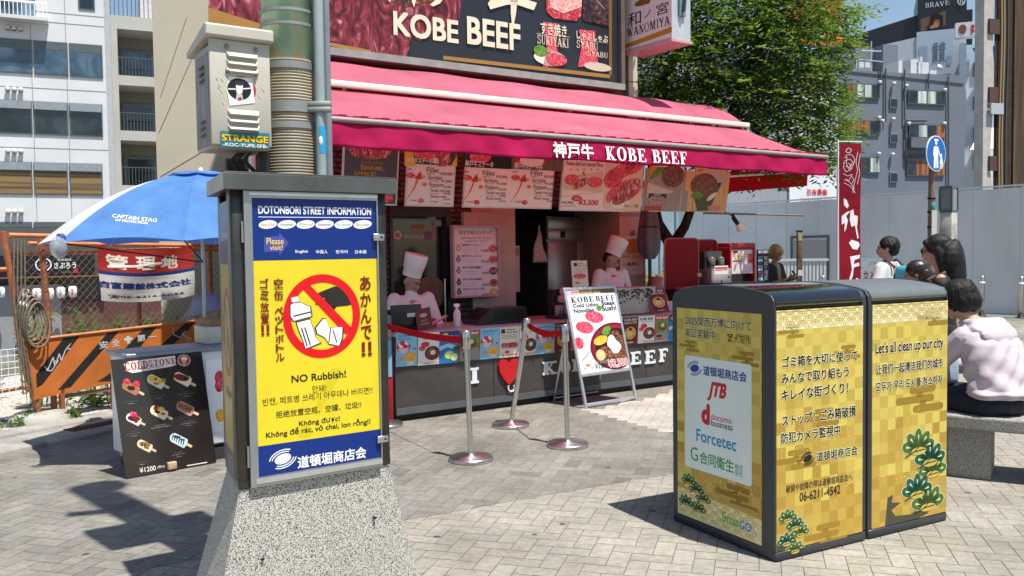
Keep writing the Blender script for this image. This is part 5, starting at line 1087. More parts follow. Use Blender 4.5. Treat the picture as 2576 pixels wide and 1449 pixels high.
# ================================================================ right end: screens, dispenser, red case on a side counter
SD_ = 1.05
def sp(px, py): return kp(px, py, SD_)
redpl = cloth('red_screen', (.36, .03, .035), (.5, .03, .03), .35); chrome = STEEL
t = item('side_counter', 'dark side counter right of the kiosk carrying drink machines', 'counter', 5.6, 1.2, 0); zsc = sp(1800, 722).z
b = K(); b.box(4.45, 7.2, .75, 1.5, .0, zsc - .031, mat('charcoal_laminate', (.05, .045, .042), .55)); b.build('body', t); b = K(); b.rbox(4.43, 7.24, .72, 1.53, zsc - .03, zsc, DARKM, .006); b.build('worktop', t)
def screen(lab, x0, x1, yt, dd=0):
    p0, p1 = sp(x0, 722), sp(x1, 722); zt6 = sp((x0 + x1) / 2, yt).z; t = item('partition_screen', lab, 'partition', (p0.x + p1.x) / 2, SD_ + dd, zsc); r = .07
    b = K(); n = [(p0.x, zsc), (p0.x, zt6 - r)] + [(p0.x + r - r * math.cos(R(a_)), zt6 - r + r * math.sin(R(a_))) for a_ in range(0, 91, 15)] + [(p1.x - r + r * math.sin(R(a_)), zt6 - r + r * math.cos(R(a_))) for a_ in range(0, 91, 15)] + [(p1.x, zsc)]
    b.prism(n, SD_ + dd - .004, SD_ + dd + .004, redpl, 'xz'); b.build('panel', t); b = K(); b.tube([(x, SD_ + dd, z) for x, z in n], .011, mat('screen_frame', 'b8605c', .35, metal=.3), 8); b.build('frame', t)
    b = K(); b.rbox(p1.x - .03, p1.x + .03, SD_ + dd - .03, SD_ + dd + .03, zsc + .14, zsc + .19, mat('clamp_plastic', 'd8b8b0', .4), .006); b.build('clamp', t)
    return t
screen('red translucent partition with rounded corner nearest the tree trunk', 1672, 1757, 600); screen('red translucent partition standing behind the drink machine', 1768, 1836, 603, .22)
p0, p1 = sp(1773, 722), sp(1822, 722); t = item('drink_machine', 'steel slush drink dispenser between the red partitions', 'drink machine', (p0.x + p1.x) / 2, SD_, zsc); ztop = sp(1790, 632).z; hgt = ztop - zsc
b = K(); b.rbox(p0.x, p1.x, SD_ - .12, SD_ + .16, zsc + .0005, zsc + hgt * .52, mat('machine_steel', (.55, .53, .5), .3, metal=.7, var=.04), .008); b.box(p0.x + .02, p1.x - .02, SD_ + .02, SD_ + .16, zsc + hgt * .521, ztop - .0, mat('machine_dark', (.06, .055, .055), .35)); b.build('body', t)
for k in (.27, .73):
    x = p0.x + (p1.x - p0.x) * k; b = K(); b.lathe([(0, 0), (.04, 0), (.045, .03), (.045, .12), (0, .14)], mat('slush_bowl', (.10, .12, .11), .15, var=.2, scale=20), 16, (x, SD_ - .03, zsc + hgt * .56)); b.tube([(x, SD_ - .08, zsc + hgt * .6), (x, SD_ - .1, zsc + hgt * .5)], .012, BLK, 8); b.build('spout', t)
a = kart(p0.x + .05, p1.x - .06, zsc + hgt * .60, zsc + hgt * .36, SD_ - .1215); a.sheet(whit, .001); a.rect(1, 2, a.W - 1, 4, redp, 1); a.rect(1, 5, a.W - 1, 6, redp, 1); a.build('notice', t)
b = K(); b.lathe([(0, 0), (.022, 0), (.022, .002), (0, .002)], C('3a6aa8'), 16, M=Matrix.Translation((p1.x - .04, SD_ - .1205, zsc + hgt * .30)) @ Matrix.Rotation(R(90), 4, 'X')); b.box((p0.x + p1.x) / 2 - .01, (p0.x + p1.x) / 2 + .012, SD_ - .123, SD_ - .1205, zsc + hgt * .12, zsc + hgt * .2, BLK); b.build('badge', t)
p0, p1 = sp(1716, 722), sp(1762, 722); b = K(); b.rbox(p0.x + .08, p1.x - .03, SD_ + .05, SD_ + .3, zsc, sp(1740, 632).z, mat('dark_red_box', (.16, .012, .02), .4, var=.05), .01); b.box(p0.x + .1, p0.x + .22, SD_ + .047, SD_ + .0495, zsc + .2, zsc + .42, C('c06a6a')); b.box(p0.x + .115, p0.x + .205, SD_ + .0445, SD_ + .0468, zsc + .29, zsc + .36, C('5a1416')); tag(b.build('coffee_machine'), 'dark red machine with pink emblem card behind the first partition', 'machine')
p0, p1 = sp(1837, 722), sp(1901, 722); ztop = sp(1870, 611).z; t = item('display_case', 'red framed glass display case with a food menu on its upper half', 'display case', (p0.x + p1.x) / 2, SD_ + .1, zsc); rc = mat('case_red', (.42, .015, .03), .35, var=.04)
b = K(); b.rbox(p0.x, p1.x, SD_ + .0, SD_ + .4, ztop - .06, ztop, rc, .006); b.box(p0.x, p0.x + .03, SD_, SD_ + .4, zsc, ztop - .061, rc); b.box(p1.x - .035, p1.x, SD_, SD_ + .4, zsc, ztop - .061, rc); b.box(p0.x + .031, p1.x - .036, SD_ + .1, SD_ + .4, zsc, ztop - .061, mat('case_inside', (.05, .055, .06), .15, var=.2, scale=12)); b.build('cabinet', t)
a = kart(p0.x + .035, p1.x - .04, ztop - .09, zsc + .16, SD_ + .02).crop((2400, 800, 2900), 1811); a.sheet(C('e6d2d2', .35), .002); a.zr(1250, 478, 1540, 494, redp, 1)
for x, y in ((1300, 580), (1360, 575), (1310, 615), (1375, 612)): a.ze(x, y, 26, 18, noodle, 2)
a.zp([(1470, 550), (1520, 545), (1525, 670), (1475, 680)], C('b8503c'), 2); a.zr(1265, 512, 1330, 535, C('4a3c3c'), 2); a.zr(1260, 644, 1390, 652, bk, 2)
for y in (560, 590, 620, 640, 700): a.zl([(1410, y), (1460, y)], .4, C('8a7474'), 2)
a.build('menu_sheet', t)
p0, p1 = sp(1903, 722), sp(1931, 722); ztop = sp(1915, 628).z; t = item('leaflet_rack', 'narrow black leaflet rack with small coloured cards at the counter end', 'rack', (p0.x + p1.x) / 2, SD_ - .02, zsc); a = kart(p0.x, p1.x, ztop, zsc, SD_ - .02); a.sheet(BLK, .02); rnd = random.Random(8)
a.rect(1, 1, a.W - 1, 5, C('d8dce0'), 1)
for i in range(9): a.rect(1, 9 + i * 4.1, a.W * .45, 12 + i * 4.1, C(('5a84b0', 'd8e2ea', '2a4a86', '7ab0d0', 'e2e6ea', 'c05a6a')[i % 6]), 1)
a.vtext('写真', a.W * .55, 9, a.W * .9, 22, C('e6e6e6'), 2); a.vtext('撮影', a.W * .55, 27, a.W * .9, 42, C('e6e6e6'), 2); a.ell(a.W * .7, 24, 3, 2, greens, 3); a.rect(1, a.Hh - 7, a.W * .6, a.Hh - 3, C('8ac8b0'), 1); a.build('rack_board', t)
b = K(); b.tube([(p1.x + .01, SD_, 0), (p1.x + .01, SD_, ztop)], .01, STEEL, 8); b.build('post', t)
# closed parasol hanging by the trunk and the dark trays
q = sp(1655, 560); t = item('closed_parasol', 'folded grey parasol standing between the beer poster and tree trunk', 'parasol', q.x, SD_ + .1, 0)
b = K(); pts = [(.02, q.z + .45), (.07, q.z + .3), (.11, q.z - .0), (.13, q.z - .2), (.12, q.z - .35), (.06, q.z - .45)]; n = 20; vs = []; fs = []
for r, z in pts:
    for j in range(n): f_ = r * (1 + .22 * math.cos(j * math.pi * 2 * 5 / n)); vs.append((q.x + f_ * math.cos(2 * math.pi * j / n), SD_ + .15 + f_ * math.sin(2 * math.pi * j / n), z))
for i in range(len(pts) - 1):
    for j in range(n): fs.append((i * n + j, i * n + (j + 1) % n, (i + 1) * n + (j + 1) % n, (i + 1) * n + j))
b.add(vs, fs, mat('grey_canvas', (.16, .155, .17), .8, var=.1), True); b.build('canopy', t); b = K(); b.tube([(q.x, SD_ + .15, 0), (q.x, SD_ + .15, q.z + .55)], .022, DARKM, 10); b.build('pole', t); b = K(); b.tube([(q.x + .135 * math.cos(R(a_)), SD_ + .15 + .135 * math.sin(R(a_)), q.z - .05) for a_ in range(0, 360, 20)], .006, BLK, 6, closed=True); b.build('strap', t)
b = K(); p0, p1 = sp(1690, 723), sp(1765, 705); b.box(p0.x, p1.x + .1, .80, 1.0, zsc + .001, zsc + .03, mat('pink_mat', (.55, .1, .13), .5)); tag(b.build('tray'), 'long pink tray on the side counter beside the litter bins', 'tray')
b = K(); b.tube([(sp(1745, 709).x, .78, zsc + .05), (sp(1880, 703).x, .78, zsc + .05)], .018, BLK, 8); b.tube([(sp(1745, 709).x, .84, zsc + .05), (sp(1880, 703).x, .84, zsc + .05)], .012, BLK, 8); tag(b.build('rolled_mat'), 'black rod lying along the edge of the side counter', 'rod')
# red far awning of the neighbouring stall and the work lamp on its pole
fa = empty('stall_awning', kw(5.6, 2.2, 2.1), 'plain bright red stall awning hanging behind the right end of the valance', 'awning'); far = cloth('bright_red_canvas', (.62, .02, .03), (1, .03, .03), .7)
D2 = 1.2
def fp(px, py, d=D2): return kp(px, py, d)
g0, g1 = fp(1800, 486), fp(2032, 436); b = K(); b.prism([(g0.x, g0.z), (fp(2030, 468).x, fp(2030, 468).z), (g1.x, g1.z + .02), (g0.x, g0.z + .28)], D2 - .002, D2 + .002, far, 'xz'); b.build('valance', fa)
b = K(); b.grid(lambda u, v: (g0.x - .2 + (g1.x - g0.x + .2) * u, D2 + .01 + 1.6 * v, g1.z + .02 + .5 * v + (1 - u) * .12), 8, 6, far); b.build('canvas', fa)
b = K(); b.tube([(g0.x - .1, D2 + .0, g0.z + .2), (g1.x, D2 + .0, g1.z + .03)], .016, bar_w, 8); b.tube([(g0.x + .6, D2 + .0, g0.z + .2), (g0.x + .9, D2 + .9, g0.z + .35)], .014, bar_w, 8); b.build('frame', fa)
e0, e1 = kp(1815, 537, .3), kp(2022, 542, .3); t = item('work_lamp', 'white bulb clamp lamp on a thin pole at the right end of the boards', 'lamp', e0.x, .3, e0.z); b = K(); b.tube([(e0.x - .3, .3, e0.z + .0), (e1.x, .3, e1.z)], .012, mat('bamboo_pole', (.22, .16, .10), .5, var=.1), 8); b.build('pole', t)
l0, l1 = kp(1845, 548, .3), kp(1864, 574, .3); ldr = (l1 - l0).normalized(); b = K(); b.tube([l0 + V((-.01, 0, .05)), l0], .02, BLK, 8); b.tube([l0, l0 + ldr * .11], .026, BLK, 10); b.build('socket', t)
b = K(); b.tube([l0 + ldr * .10, l0 + ldr * .13, l0 + ldr * .19, l0 + ldr * .2], [.025, .04, .058, .05], mat('bulb_white', 'f2e6d8', .2, var=0), 16); b.build('bulb', t)
b = K(); b.tube([l0 + V((-.02, 0, .02)), l0 + V((-.12, 0, .06)), l0 + V((-.24, .02, .10))], .006, BLK, 6); b.build('cable', t)
# ================================================================ belt posts, folding board, ice candy stand
CRZ = ((1400, 1150, 2600), 2484); z3 = zmap(*CRZ)
def belt_post(p, lean, lab, tape=True):
    t = empty('belt_post', p, lab, 'belt post', 'steel queue posts in front of the kiosk'); b = MB()
    b.lathe([(0, .0), (.156, .0), (.160, .004), (.160, .022), (.150, .031), (.03, .040), (.026, .05)], STEEL, 40, p); b.build('base', t)
    top = V(p) + V(lean); n = (top - V(p)).normalized(); b = MB()
    b.tube([V(p) + n * .04, V(p) + n * .80], .0205, STEEL, 18); b.build('post', t)
    b = MB(); b.tube([V(p) + n * .80, V(p) + n * .803, V(p) + n * .925, V(p) + n * .93], [.024, .030, .030, .026], STEEL, 20); b.build('head', t)
    b = MB(); q = V(p) + n * .865; b.box(q.x - .037, q.x - .024, q.y - .012, q.y + .012, q.z - .05, q.z + .05, BLK); b.build('belt_slot', t)
    return q
q1 = belt_post((-.31, 6.178, .004), (-.022, .004, .9), 'nearest steel belt post with the long red belt running off to the left')
q2 = belt_post((-.026, 7.37, .004), (.135, .01, .82), 'steel belt post leaning to the right, farther from the camera')
q3 = belt_post((.409, 6.59, .004), (-.012, .004, .885), 'upright steel belt post at the right end of the short red belt')
q4 = belt_post((-1.115, 7.45, .004), (0, 0, .9), 'steel belt post beside the counter end, mostly hidden by the information pillar')
def belt(a, c, lab, sag=.02):
    b = MB(); h_ = .0255; n = 14; d = (c - a); side = V((-d.y, d.x, 0)).normalized() * .0012
    pts = [a + d * (i / n) + V((0, 0, -sag * 4 * (i / n) * (1 - i / n))) for i in range(n + 1)]
    vs = []
    for i, p in enumerate(pts): vs += [p + side + V((0, 0, h_)), p + side - V((0, 0, h_)), p - side - V((0, 0, h_)), p - side + V((0, 0, h_))]
    fs = [(4*i + j, 4*i + (j+1) % 4, 4*i + 4 + (j+1) % 4, 4*i + 4 + j) for i in range(n) for j in range(4)]
    b.add(vs, fs, cloth('red_belt_webbing', (.62, .01, .015), (.8, .02, .02), .25)); tag(b.build('queue_belt'), lab, 'belt', 'red retractable belts')
belt(q1 + V((-.035, .0, 0)), q4 + V((.035, 0, .0)), 'long red belt from the nearest post to behind the pillar'); belt(q2 + V((.03, 0, 0)), q3 + V((-.035, 0, 0)), 'short red belt between the leaning post and the upright post', .03)
pr_ = gnd(987, 1062); b = MB(); b.rbox(pr_.x - .06, pr_.x + .025, pr_.y - .12, pr_.y - .10, .02, .62, mat('red_board', (.42, .01, .02), .45), .004); b.box(pr_.x - .02, pr_.x + .022, pr_.y - .125, pr_.y - .1205, .42, .74, C('7ec0de')); b.lathe([(0, 0), (.12, 0), (.12, .02), (0, .03)], DARKM, 20, (pr_.x - .02, pr_.y - .1, 0)); b.box(pr_.x - .035, pr_.x + .02, pr_.y - .13, pr_.y - .08, .745, .95, glass('acrylic')); b.lathe([(.0, .76), (.018, .80), (.024, .86), (0, .9)], C('c9965a'), 12, (pr_.x - .008, pr_.y - .105, 0)); tag(b.build('cone_stand'), 'narrow red stand with blue card and cone sample, half hidden behind the pillar', 'stand')

# folding menu board
AA = R(38.25); AU = V((math.cos(AA), math.sin(AA), 0)); AP = V((-AU.y, AU.x, 0)); A0 = V((.697, 8.16, 0)) - AU * .03; tl = R(12); AUP = AP * math.sin(tl) + V((0, 0, math.cos(tl))) - AU * .045
fb = empty('folding_sign_board', A0 + AU * .32 + AP * .2, 'aluminium folding sign board of beef bowl and sushi standing before the counter', 'sign board')
AM = frame(A0, AU, AUP.cross(AU), AUP)
alu = mat('board_aluminium', (.56, .58, .60), .35, metal=.7, var=.05, scale=10)
W_ = .70; zb_, zt_a = .33, 1.16
b = MB(AM); b.rbox(0, .028, -.012, .012, 0, zt_a, alu, .005); b.build('leg', fb); b = MB(AM); b.rbox(W_ - .028, W_, -.012, .012, 0, zt_a, alu, .005); b.build('leg', fb)
for z in (.02, zb_ - .03, zt_a - .028): b = MB(AM); b.rbox(.029, W_ - .029, -.012, .012, z, z + .028, alu, .004); b.build('crossbar', fb)
for x in (.06, W_ - .06):
    p_t = AM @ V((x, .02, .95)); p_b = A0 + AU * x + AP * .52; b = MB(); b.tube([p_t, V((p_b.x, p_b.y, 0.005))], .012, alu, 8); b.build('rear_leg', fb)
b = MB(); b.tube([A0 + AU * .06 + AP * .50 + V((0, 0, .035)), A0 + AU * (W_ - .06) + AP * .50 + V((0, 0, .035))], .010, alu, 8); b.build('rear_crossbar', fb)
yo = AM.to_3x3() @ V((0, 1, 0)); fside = -1 if yo.dot(AP) > 0 else 1
a = Art(64.3, 80.2, AM @ V((.0285, .006 * fside, zt_a - .0285)), AU * (W_ - .057), -AUP * (zt_a - .0285 - zb_ - .0005), .0006).crop((2100, 1000, 2550), 1304)
a.sheet(C('e9e7e6', .3), .008); a.rect(0, 0, a.W, 4, C('7a5a30'), 1); a.zt('SUMMER SET MENU', 200, 300, 430, 272, C('e8d8b0'), 2, bold=.02); a.poly([(0, 0), (17, 0), (17, 4.5), (0, 4.5)], C('e2b8b4'), 1.5); a.zt('SUMMER', 124, 290, 230, 264, C('b82030'), 3, bold=.04)
nv_ = C('1c2c44'); a.zs('KOBE', 122, 395, 362, 318, nv_, 3, t_=.22, h=.06); a.zs('BEEF', 390, 375, 590, 308, nv_, 3, t_=.22, h=.06)
a.zn('Cold Udon', 142, 446, 415, 428, nv_, 3, hk=.72, bold=.03); a.zn('Noodles', 152, 504, 372, 490, nv_, 3, hk=.72, bold=.03); a.zn('Steak', 450, 422, 602, 412, nv_, 3, hk=.72, bold=.03); a.zn('Sushi', 458, 482, 616, 472, nv_, 3, hk=.75, bold=.03); a.ze(425, 450, 34, 30, greens, 2)
sal = blotch('sushi_beef', [(.32, 'b0102e'), (.5, 'dc3a58'), (.66, 'f29aa8'), (.8, 'fbe2e4')], 60, .3, 2, stretch=(1, 1, .3)); ricem = rice
for x, y, rx, ry in ((372, 545, 98, 66), (268, 660, 96, 66), (205, 830, 52, 64)): a.ze(x + 8, y + ry * .55, rx * .9, ry * .55, C('cfc6c4'), 1); a.ze(x, y + ry * .45, rx * .85, ry * .5, ricem, 2); a.ze(x, y, rx, ry, sal, 3, rot=8)
def clipell(cx, cy, rx, ry, m, l):  # bowl cut by the sheet's right edge
    pts = []
    for i in range(48): x, y = cx + rx * math.cos(i * math.pi / 24), cy + ry * math.sin(i * math.pi / 24); X, Y = a.q(x, y); pts.append((min(X, a.W - .01), min(Y, a.Hh - .01)))
    a.poly(pts, m, l)
clipell(590, 860, 262, 255, C('6e1420', .25), 4); clipell(592, 862, 240, 232, C('8e2030', .25), 5); clipell(600, 872, 218, 205, C('30100f', .3), 6)
clipell(560, 960, 175, 110, beef_brown, 7); clipell(660, 860, 100, 120, beef_brown, 7.3); a.ze(440, 800, 80, 48, fruit_y, 7.6, rot=-12); a.ze(500, 700, 56, 44, greens, 7.8, rot=-30); a.ze(440, 960, 50, 60, noodle, 7.5); a.ze(585, 850, 76, 62, C('fbf4ec', .2), 8, rot=20); a.ze(600, 900, 46, 44, C('f2d8cc', .2), 8.2); a.ze(560, 800, 40, 60, C('fbf4ec', .2), 8.1); a.ze(590, 720, 50, 26, beef_brown, 7.4)
a.zl([(235, 1025), (330, 920)], .8, C('8a7a6c'), 4); a.ze(305, 1070, 28, 16, C('c98a3a'), 3); a.zn('和ノ宮', 258, 1118, 368, 1108, C('9a8a80'), 9, hk=.6); a.zn('¥3,800', 388, 1122, 520, 1100, nv_, 10, hk=1.1); a.zn('SET PRICE', 375, 1060, 512, 1046, C('a89a90'), 10); a.zn('¥2,500', 532, 1110, 742, 1080, redp, 10.5, bold=.012, halo=wht, hw=.05, hk=1.05)
a.build('poster', fb)

# ice candy cart with its leaning poster
GA = R(43); GU = V((math.cos(GA), math.sin(GA), 0)); GP = V((-GU.y, GU.x, 0)); G0 = V((-2.596, 5.769, 0)); 
ca = empty('ice_candy_cart', G0 + GU * .4 + GP * .55, 'white ice candy cart on casters under the blue parasol', 'cart')
CM = frame(G0, GU, GP, (0, 0, 1)); cw = mat('white_laminate', 'e6e8ec', .3, var=.03)
b = MB(CM); b.rbox(.085, .98, .13, .50, .11, .80, cw, .012); b.box(.62, .96, .123, .129, .2, .74, C('f0f0f2')); [b.ball((.72, .123, z), (.035, .006, .05), m_, 10) for z, m_ in ((.60, berry), (.54, berry), (.32, fruit_y))]; b.build('body', ca)
b = MB(CM); b.rbox(.06, 1.0, .10, .53, .802, .83, mat('cart_top', (.24, .27, .31), .35, metal=.3), .006); b.build('top', ca)
for x, y in ((.14, .19), (.92, .19), (.14, .44), (.92, .44)):
    b = MB(CM); b.lathe([(0, -.014), (.04, -.014), (.045, 0), (.04, .014), (0, .014)], mat('caster_rubber', (.05, .05, .05), .7), 18, M=Matrix.Translation((x, y, .046)) @ Matrix.Rotation(R(90), 4, 'Y')); b.box(x - .022, x + .022, y - .02, y + .02, .07, .108, ALU); b.build('caster', ca)
tl2 = R(7); GUP = GP * math.sin(tl2) + V((0, 0, math.cos(tl2))) - GU * .056   # the sheet hangs a little crooked
a = Art(63, 84, G0 + GUP * .81, GU * .628, -GUP * .80, .0008).crop((400, 1270, 850), 1124)
dkb = mat('poster_gloss', '2a2223', .12, var=.1, scale=5, coat=.3); a.sheet(dkb, .004)
cr2 = C('efe6dc'); rd2 = C('b8252a'); zs_ = a.q
a.zp([(160, 240), (200, 215), (640, 160), (650, 245), (600, 262), (240, 322), (180, 300)], cr2, 1); a.zs('COLD', 170, 300, 385, 205, rd2, 2, t_=.24, h=.1); a.zs('STONE', 392, 258, 645, 180, rd2, 2, t_=.24, h=.1); a.zn('ICE CANDY', 285, 296, 540, 262, C('7a4a3a'), 2, hk=.8)
a.ze(724, 203, 60, 54, cr2, 1); a.ze(724, 203, 54, 48, rd2, 2); a.ze(724, 190, 30, 22, cr2, 3); a.zp([(700, 200), (748, 200), (735, 245), (715, 245)], C('d8a06a'), 3)
stick = C('d8bf94'); body = {'choc': C('a87458'), 'cream': C('f0dfb8'), 'white': C('f0e8e2'), 'blue': C('c4e2ea'), 'pinkc': C('c98a72')}
def bar(x, y, k, bcol, tops):
    c_, s__ = math.cos(R(27)), math.sin(R(27))
    def T(u, v): return (x + (u * c_ - v * s__) * k, y + (u * s__ + v * c_) * k)
    a.zp([T(60, -13), T(140, -13), T(146, 0), T(140, 13), T(60, 13)], stick, 2)
    n = [T(-95 + 42 * (1 - math.cos(R(t))), -46 * math.sin(R(t))) for t in range(-90, 91, 15)]
    pts = [T(-55 - 40 * math.cos(R(t)), 45 * math.sin(R(t))) for t in range(-90, 91, 18)] + [T(70 + 15 * math.cos(R(t)), 45 * math.sin(R(t))) for t in range(90, -91, -18)]
    a.zp([(px_, py_ + 7 * k) for px_, py_ in pts], C('6a4a3c') if bcol == 'choc' else C('b8a090'), 2.5); a.zp(pts, body[bcol], 3)
    for u, v, ru, rv, m_ in tops: X, Y = T(u, v); a.ze(X, Y, ru * k, rv * k, m_, 4, rot=20)
choc = C('3a1c12'); nutm = blotch('nuts', [(.35, '6a4024'), (.55, 'b07a44'), (.75, 'd9b07a')], 90, .5); stripes = lambda: [(u, 0, 6, 34, choc) for u in range(-70, 70, 24)]
bar(228, 462, .95, 'choc', [(-40, -22, 40, 22, nutm), (-70, -40, 34, 28, berry), (30, -62, 36, 30, berry), (0, 0, 40, 22, choc)]); bar(462, 400, .95, 'cream', [(-40, -10, 45, 26, fruit_y), (40, -20, 36, 20, fruit_y), (-14, -22, 16, 14, C('2a2440')), (66, -46, 22, 20, greens), (10, 18, 30, 14, C('e2683a'))]); bar(712, 378, .95, 'cream', [(-20, -6, 78, 32, C('8a1428')), (20, -14, 20, 18, C('2a2440')), (-40, -20, 30, 16, berry), (46, -46, 16, 14, greens)])
bar(255, 755, .82, 'white', [(-10, -4, 70, 30, C('4a2030')), (-20, -50, 30, 30, berry), (20, -30, 28, 26, berry), (-50, -40, 26, 30, C('e06a84')), (50, -36, 20, 18, greens), (30, 8, 26, 22, berry)]); bar(492, 690, .95, 'cream', [(-50, -20, 26, 26, C('a8381c')), (0, -40, 34, 18, fruit_y), (40, -4, 24, 14, C('c05a24')), (-20, 6, 30, 14, choc)]); bar(738, 650, .95, 'pinkc', stripes() + [(0, -10, 70, 24, nutm)])
bar(358, 1002, .82, 'cream', [(-10, -14, 70, 26, nutm), (30, 10, 30, 16, nutm), (-40, 0, 8, 30, choc), (0, 0, 8, 30, choc)]); bar(676, 950, .95, 'blue', stripes() + [(-30, -20, 40, 14, C('5a4a44')), (30, -20, 26, 10, C('5a4a44'))])
for x, y, w2 in ((230, 570, 70), (480, 520, 70), (745, 500, 80), (255, 872, 65), (505, 812, 90), (770, 776, 74), (330, 1140, 50), (675, 1068, 64)):
    for j, (k_, h_) in enumerate(((.6, 10), (1, 14), (.45, 13))): a.zt(('Ice candy bar', 'アイスキャンディ', '季節限定')[j], x - w2 * k_, y + j * 22, x + w2 * k_, y + j * 22 - h_, C('d8d2ce'), 2)
a.zn('¥1200', 312, 1262, 462, 1228, cr2, 2, bold=.01, hk=1.1); a.zn('(税込)', 478, 1222, 546, 1206, cr2, 2); a.zl([(750, 1190), (940, 1158)], .8, C('d8d2ce'), 2)
tag(a.build('ice_candy_poster'), 'glossy dark poster of eight ice candy bars leaning against the white cart', 'poster')
b = MB(CM); b.tube([(.38, .07, .012), (.48, .05, .012), (.57, .07, .04), (.62, .09, .10)], .006, C('d8dade'), 8); tag(b.build('white_hose'), 'short curved white hose on the ground under the ice candy poster', 'hose')
b = MB(CM); b.rbox(.275, .335, -.02, .03, .02, .07, mat('wood_block', (.48, .36, .22), .7, var=.1), .004); tag(b.build('wood_block'), 'small wooden block propping the lower edge of the ice candy poster', 'block')
b = MB(CM); [b.box(.10 + .14 * 0, .92, .10, .13, .0, .085, mat('cart_skirt', (.03, .03, .032), .5)) for _ in (0,)]; tag(b.build('black_plank'), 'black plank on the ground under the white cart', 'plank')
# boxes on the cart and the vendor behind
b = MB(CM); b.rbox(.70, .97, .28, .5, .831, .96, mat('cream_box', 'd9cfb8', .5), .008); b.rbox(.74, .97, .3, .5, .961, 1.02, mat('brown_box', (.30, .17, .08), .6), .006); tag(b.build('carton'), 'cream and brown cartons stacked on the cart top beside the parasol pole', 'carton')

# ---------------------------------------------------------------- blue parasol
UC = atY(505, 436, 6.75); UC0 = V((UC.x, UC.y, 0)); pz = UC.z; rim = pz - .535; UR = 1.16
um = empty('parasol', UC0, 'faded blue parasol with one white panel shading the white cart', 'parasol')
blue = cloth('faded_blue_nylon', (.11, .265, .60), (.06, .15, .5), .3, .12, 4); blue2 = cloth('navy_nylon', (.02, .04, .16), (.03, .06, .3), .3); wcl = cloth('white_nylon', (.72, .71, .68), (.7, .7, .68), .3)
def rv(k): t = R(-90 + 14 + 45 * k); return V((math.cos(t) * UR, math.sin(t) * UR, 0))
def usurf(k, t, r):
    """point of panel k: t across 0..1, r from the apex 0..1"""
    e = rv(k) * (1 - t) + rv(k + 1) * t; sagr = 1 - .055 * math.sin(math.pi * t) * r
    z = pz - (pz - rim) * (.08 * r + .92 * r * r) - .02 * math.sin(math.pi * t) * math.sin(math.pi * r) + .03 * math.sin(math.pi * t) * r ** 4
    p = UC0 + e * (r * sagr); return V((p.x, p.y, z))
for k in range(8):
    b = MB(); m_ = wcl if k in (6,) else blue
    b.grid(lambda u, v: usurf(k, u, v * .985 + .015), 10, 12, m_); pn = b.build('panel', um)
    if k == 7: front = pn
for k in range(8):
    b = MB(); b.tube([usurf(k, 0, r) - V((0, 0, .012)) for r in (.02, .3, .6, .8, 1)], .004, ALU, 6); b.build('rib', um)
b = MB(); b.lathe([(0, pz + .045), (.012, pz + .04), (.018, pz + .02), (.02, pz), (.03, pz - .02)], wht, 14, UC0); b.build('finial', um)
b = MB(); vent = [usurf(k + t, 0, .0) for k in range(1) for t in (0,)]
b.grid(lambda u, v: (lambda k, t: usurf(k, t, .02 + v * .20) + V((0, 0, .022)))(min(7, int(u * 8)), u * 8 - min(7, int(u * 8))), 40, 4, blue); b.build('vent_flap', um)
b = MB(); b.tube([UC0 + V((0, 0, 0)), UC0 + V((0, 0, pz - .02))], .016, mat('parasol_pole', (.45, .47, .5), .35, metal=.5), 12); b.build('pole', um)
b = MB(); b.rbox(UC0.x - .2, UC0.x + .2, UC0.y - .2, UC0.y + .2, .02, .10, mat('parasol_base', (.2, .2, .2), .6), .02); b.build('base', um)
for k, t0 in ((7, 0), (7, 1)):
    b = MB(); pt = usurf(k, t0, 1); b.tube([pt, UC0 + V((0, 0, rim - .15)) * 1 + V((0, 0, 0))], .005, BLK, 6); b.build('stretcher', um)
# its lettering follows the panel
def on_panel(px, py):
    def pj(t, r): q = usurf(7, t, r) - EYE; k = F / q.dot(FWD); return q.dot(RIGHT) * k + CX - px, q.dot(DOWN) * k + CY - py
    t, r = .5, .7
    for _ in range(12):
        a, b_ = pj(t, r); a1, b1 = pj(t + .01, r); a2, b2 = pj(t, r + .01); j11, j21, j12, j22 = (a1 - a) * 100, (b1 - b_) * 100, (a2 - a) * 100, (b2 - b_) * 100; de = j11 * j22 - j12 * j21
        t -= (a * j22 - b_ * j12) / de; r -= (b_ * j11 - a * j21) / de
    return t, r
b = MB(); zu = zmap((0, 600, 960), 1932)
for txt, (xl, yl), (xr, yr), hh_ in (('CAPTAIN STAG', (848, 436), (1182, 474), 26), ('UV PROTECTION', (870, 464), (1112, 490), 17)):
    vs, fs = glyphs(txt); x0 = min(v[0] for v in vs); x1 = max(v[0] for v in vs); y1 = max(v[1] for v in vs)
    for off in (0, 1.6):
        out = []
        for x, y in vs:
            f_ = (x - x0) / (x1 - x0); g_ = y / y1; t, r = on_panel(*zu(xl + (xr - xl) * f_ + 5 * g_ + off, yl + (yr - yl) * f_ - hh_ * g_)); p = usurf(7, t, r); out.append(p + V((-.15, -.3, .95)).normalized() * .004)
        b.add(out, fs, wht)
b.build('lettering', front)
pb = usurf(7, 1, 1) if False else usurf(7, 0, 1); lb = min((usurf(k, 0, 1) for k in range(8)), key=lambda p: p.x + p.y * .2)
lampp = usurf(7, 0, .97); b = MB(); b.ball(lampp + V((-.02, -.03, -.06)), (.055, .055, .075), glass('clear_bulb', amount=.35), 14); b.tube([lampp, lampp + V((-.02, -.03, .0))], .03, mat('blue_knot', (.03, .07, .25), .7), 8); tag(b.build('bulb'), 'clear bulb tied with blue cloth to the left rim of the parasol', 'bulb')

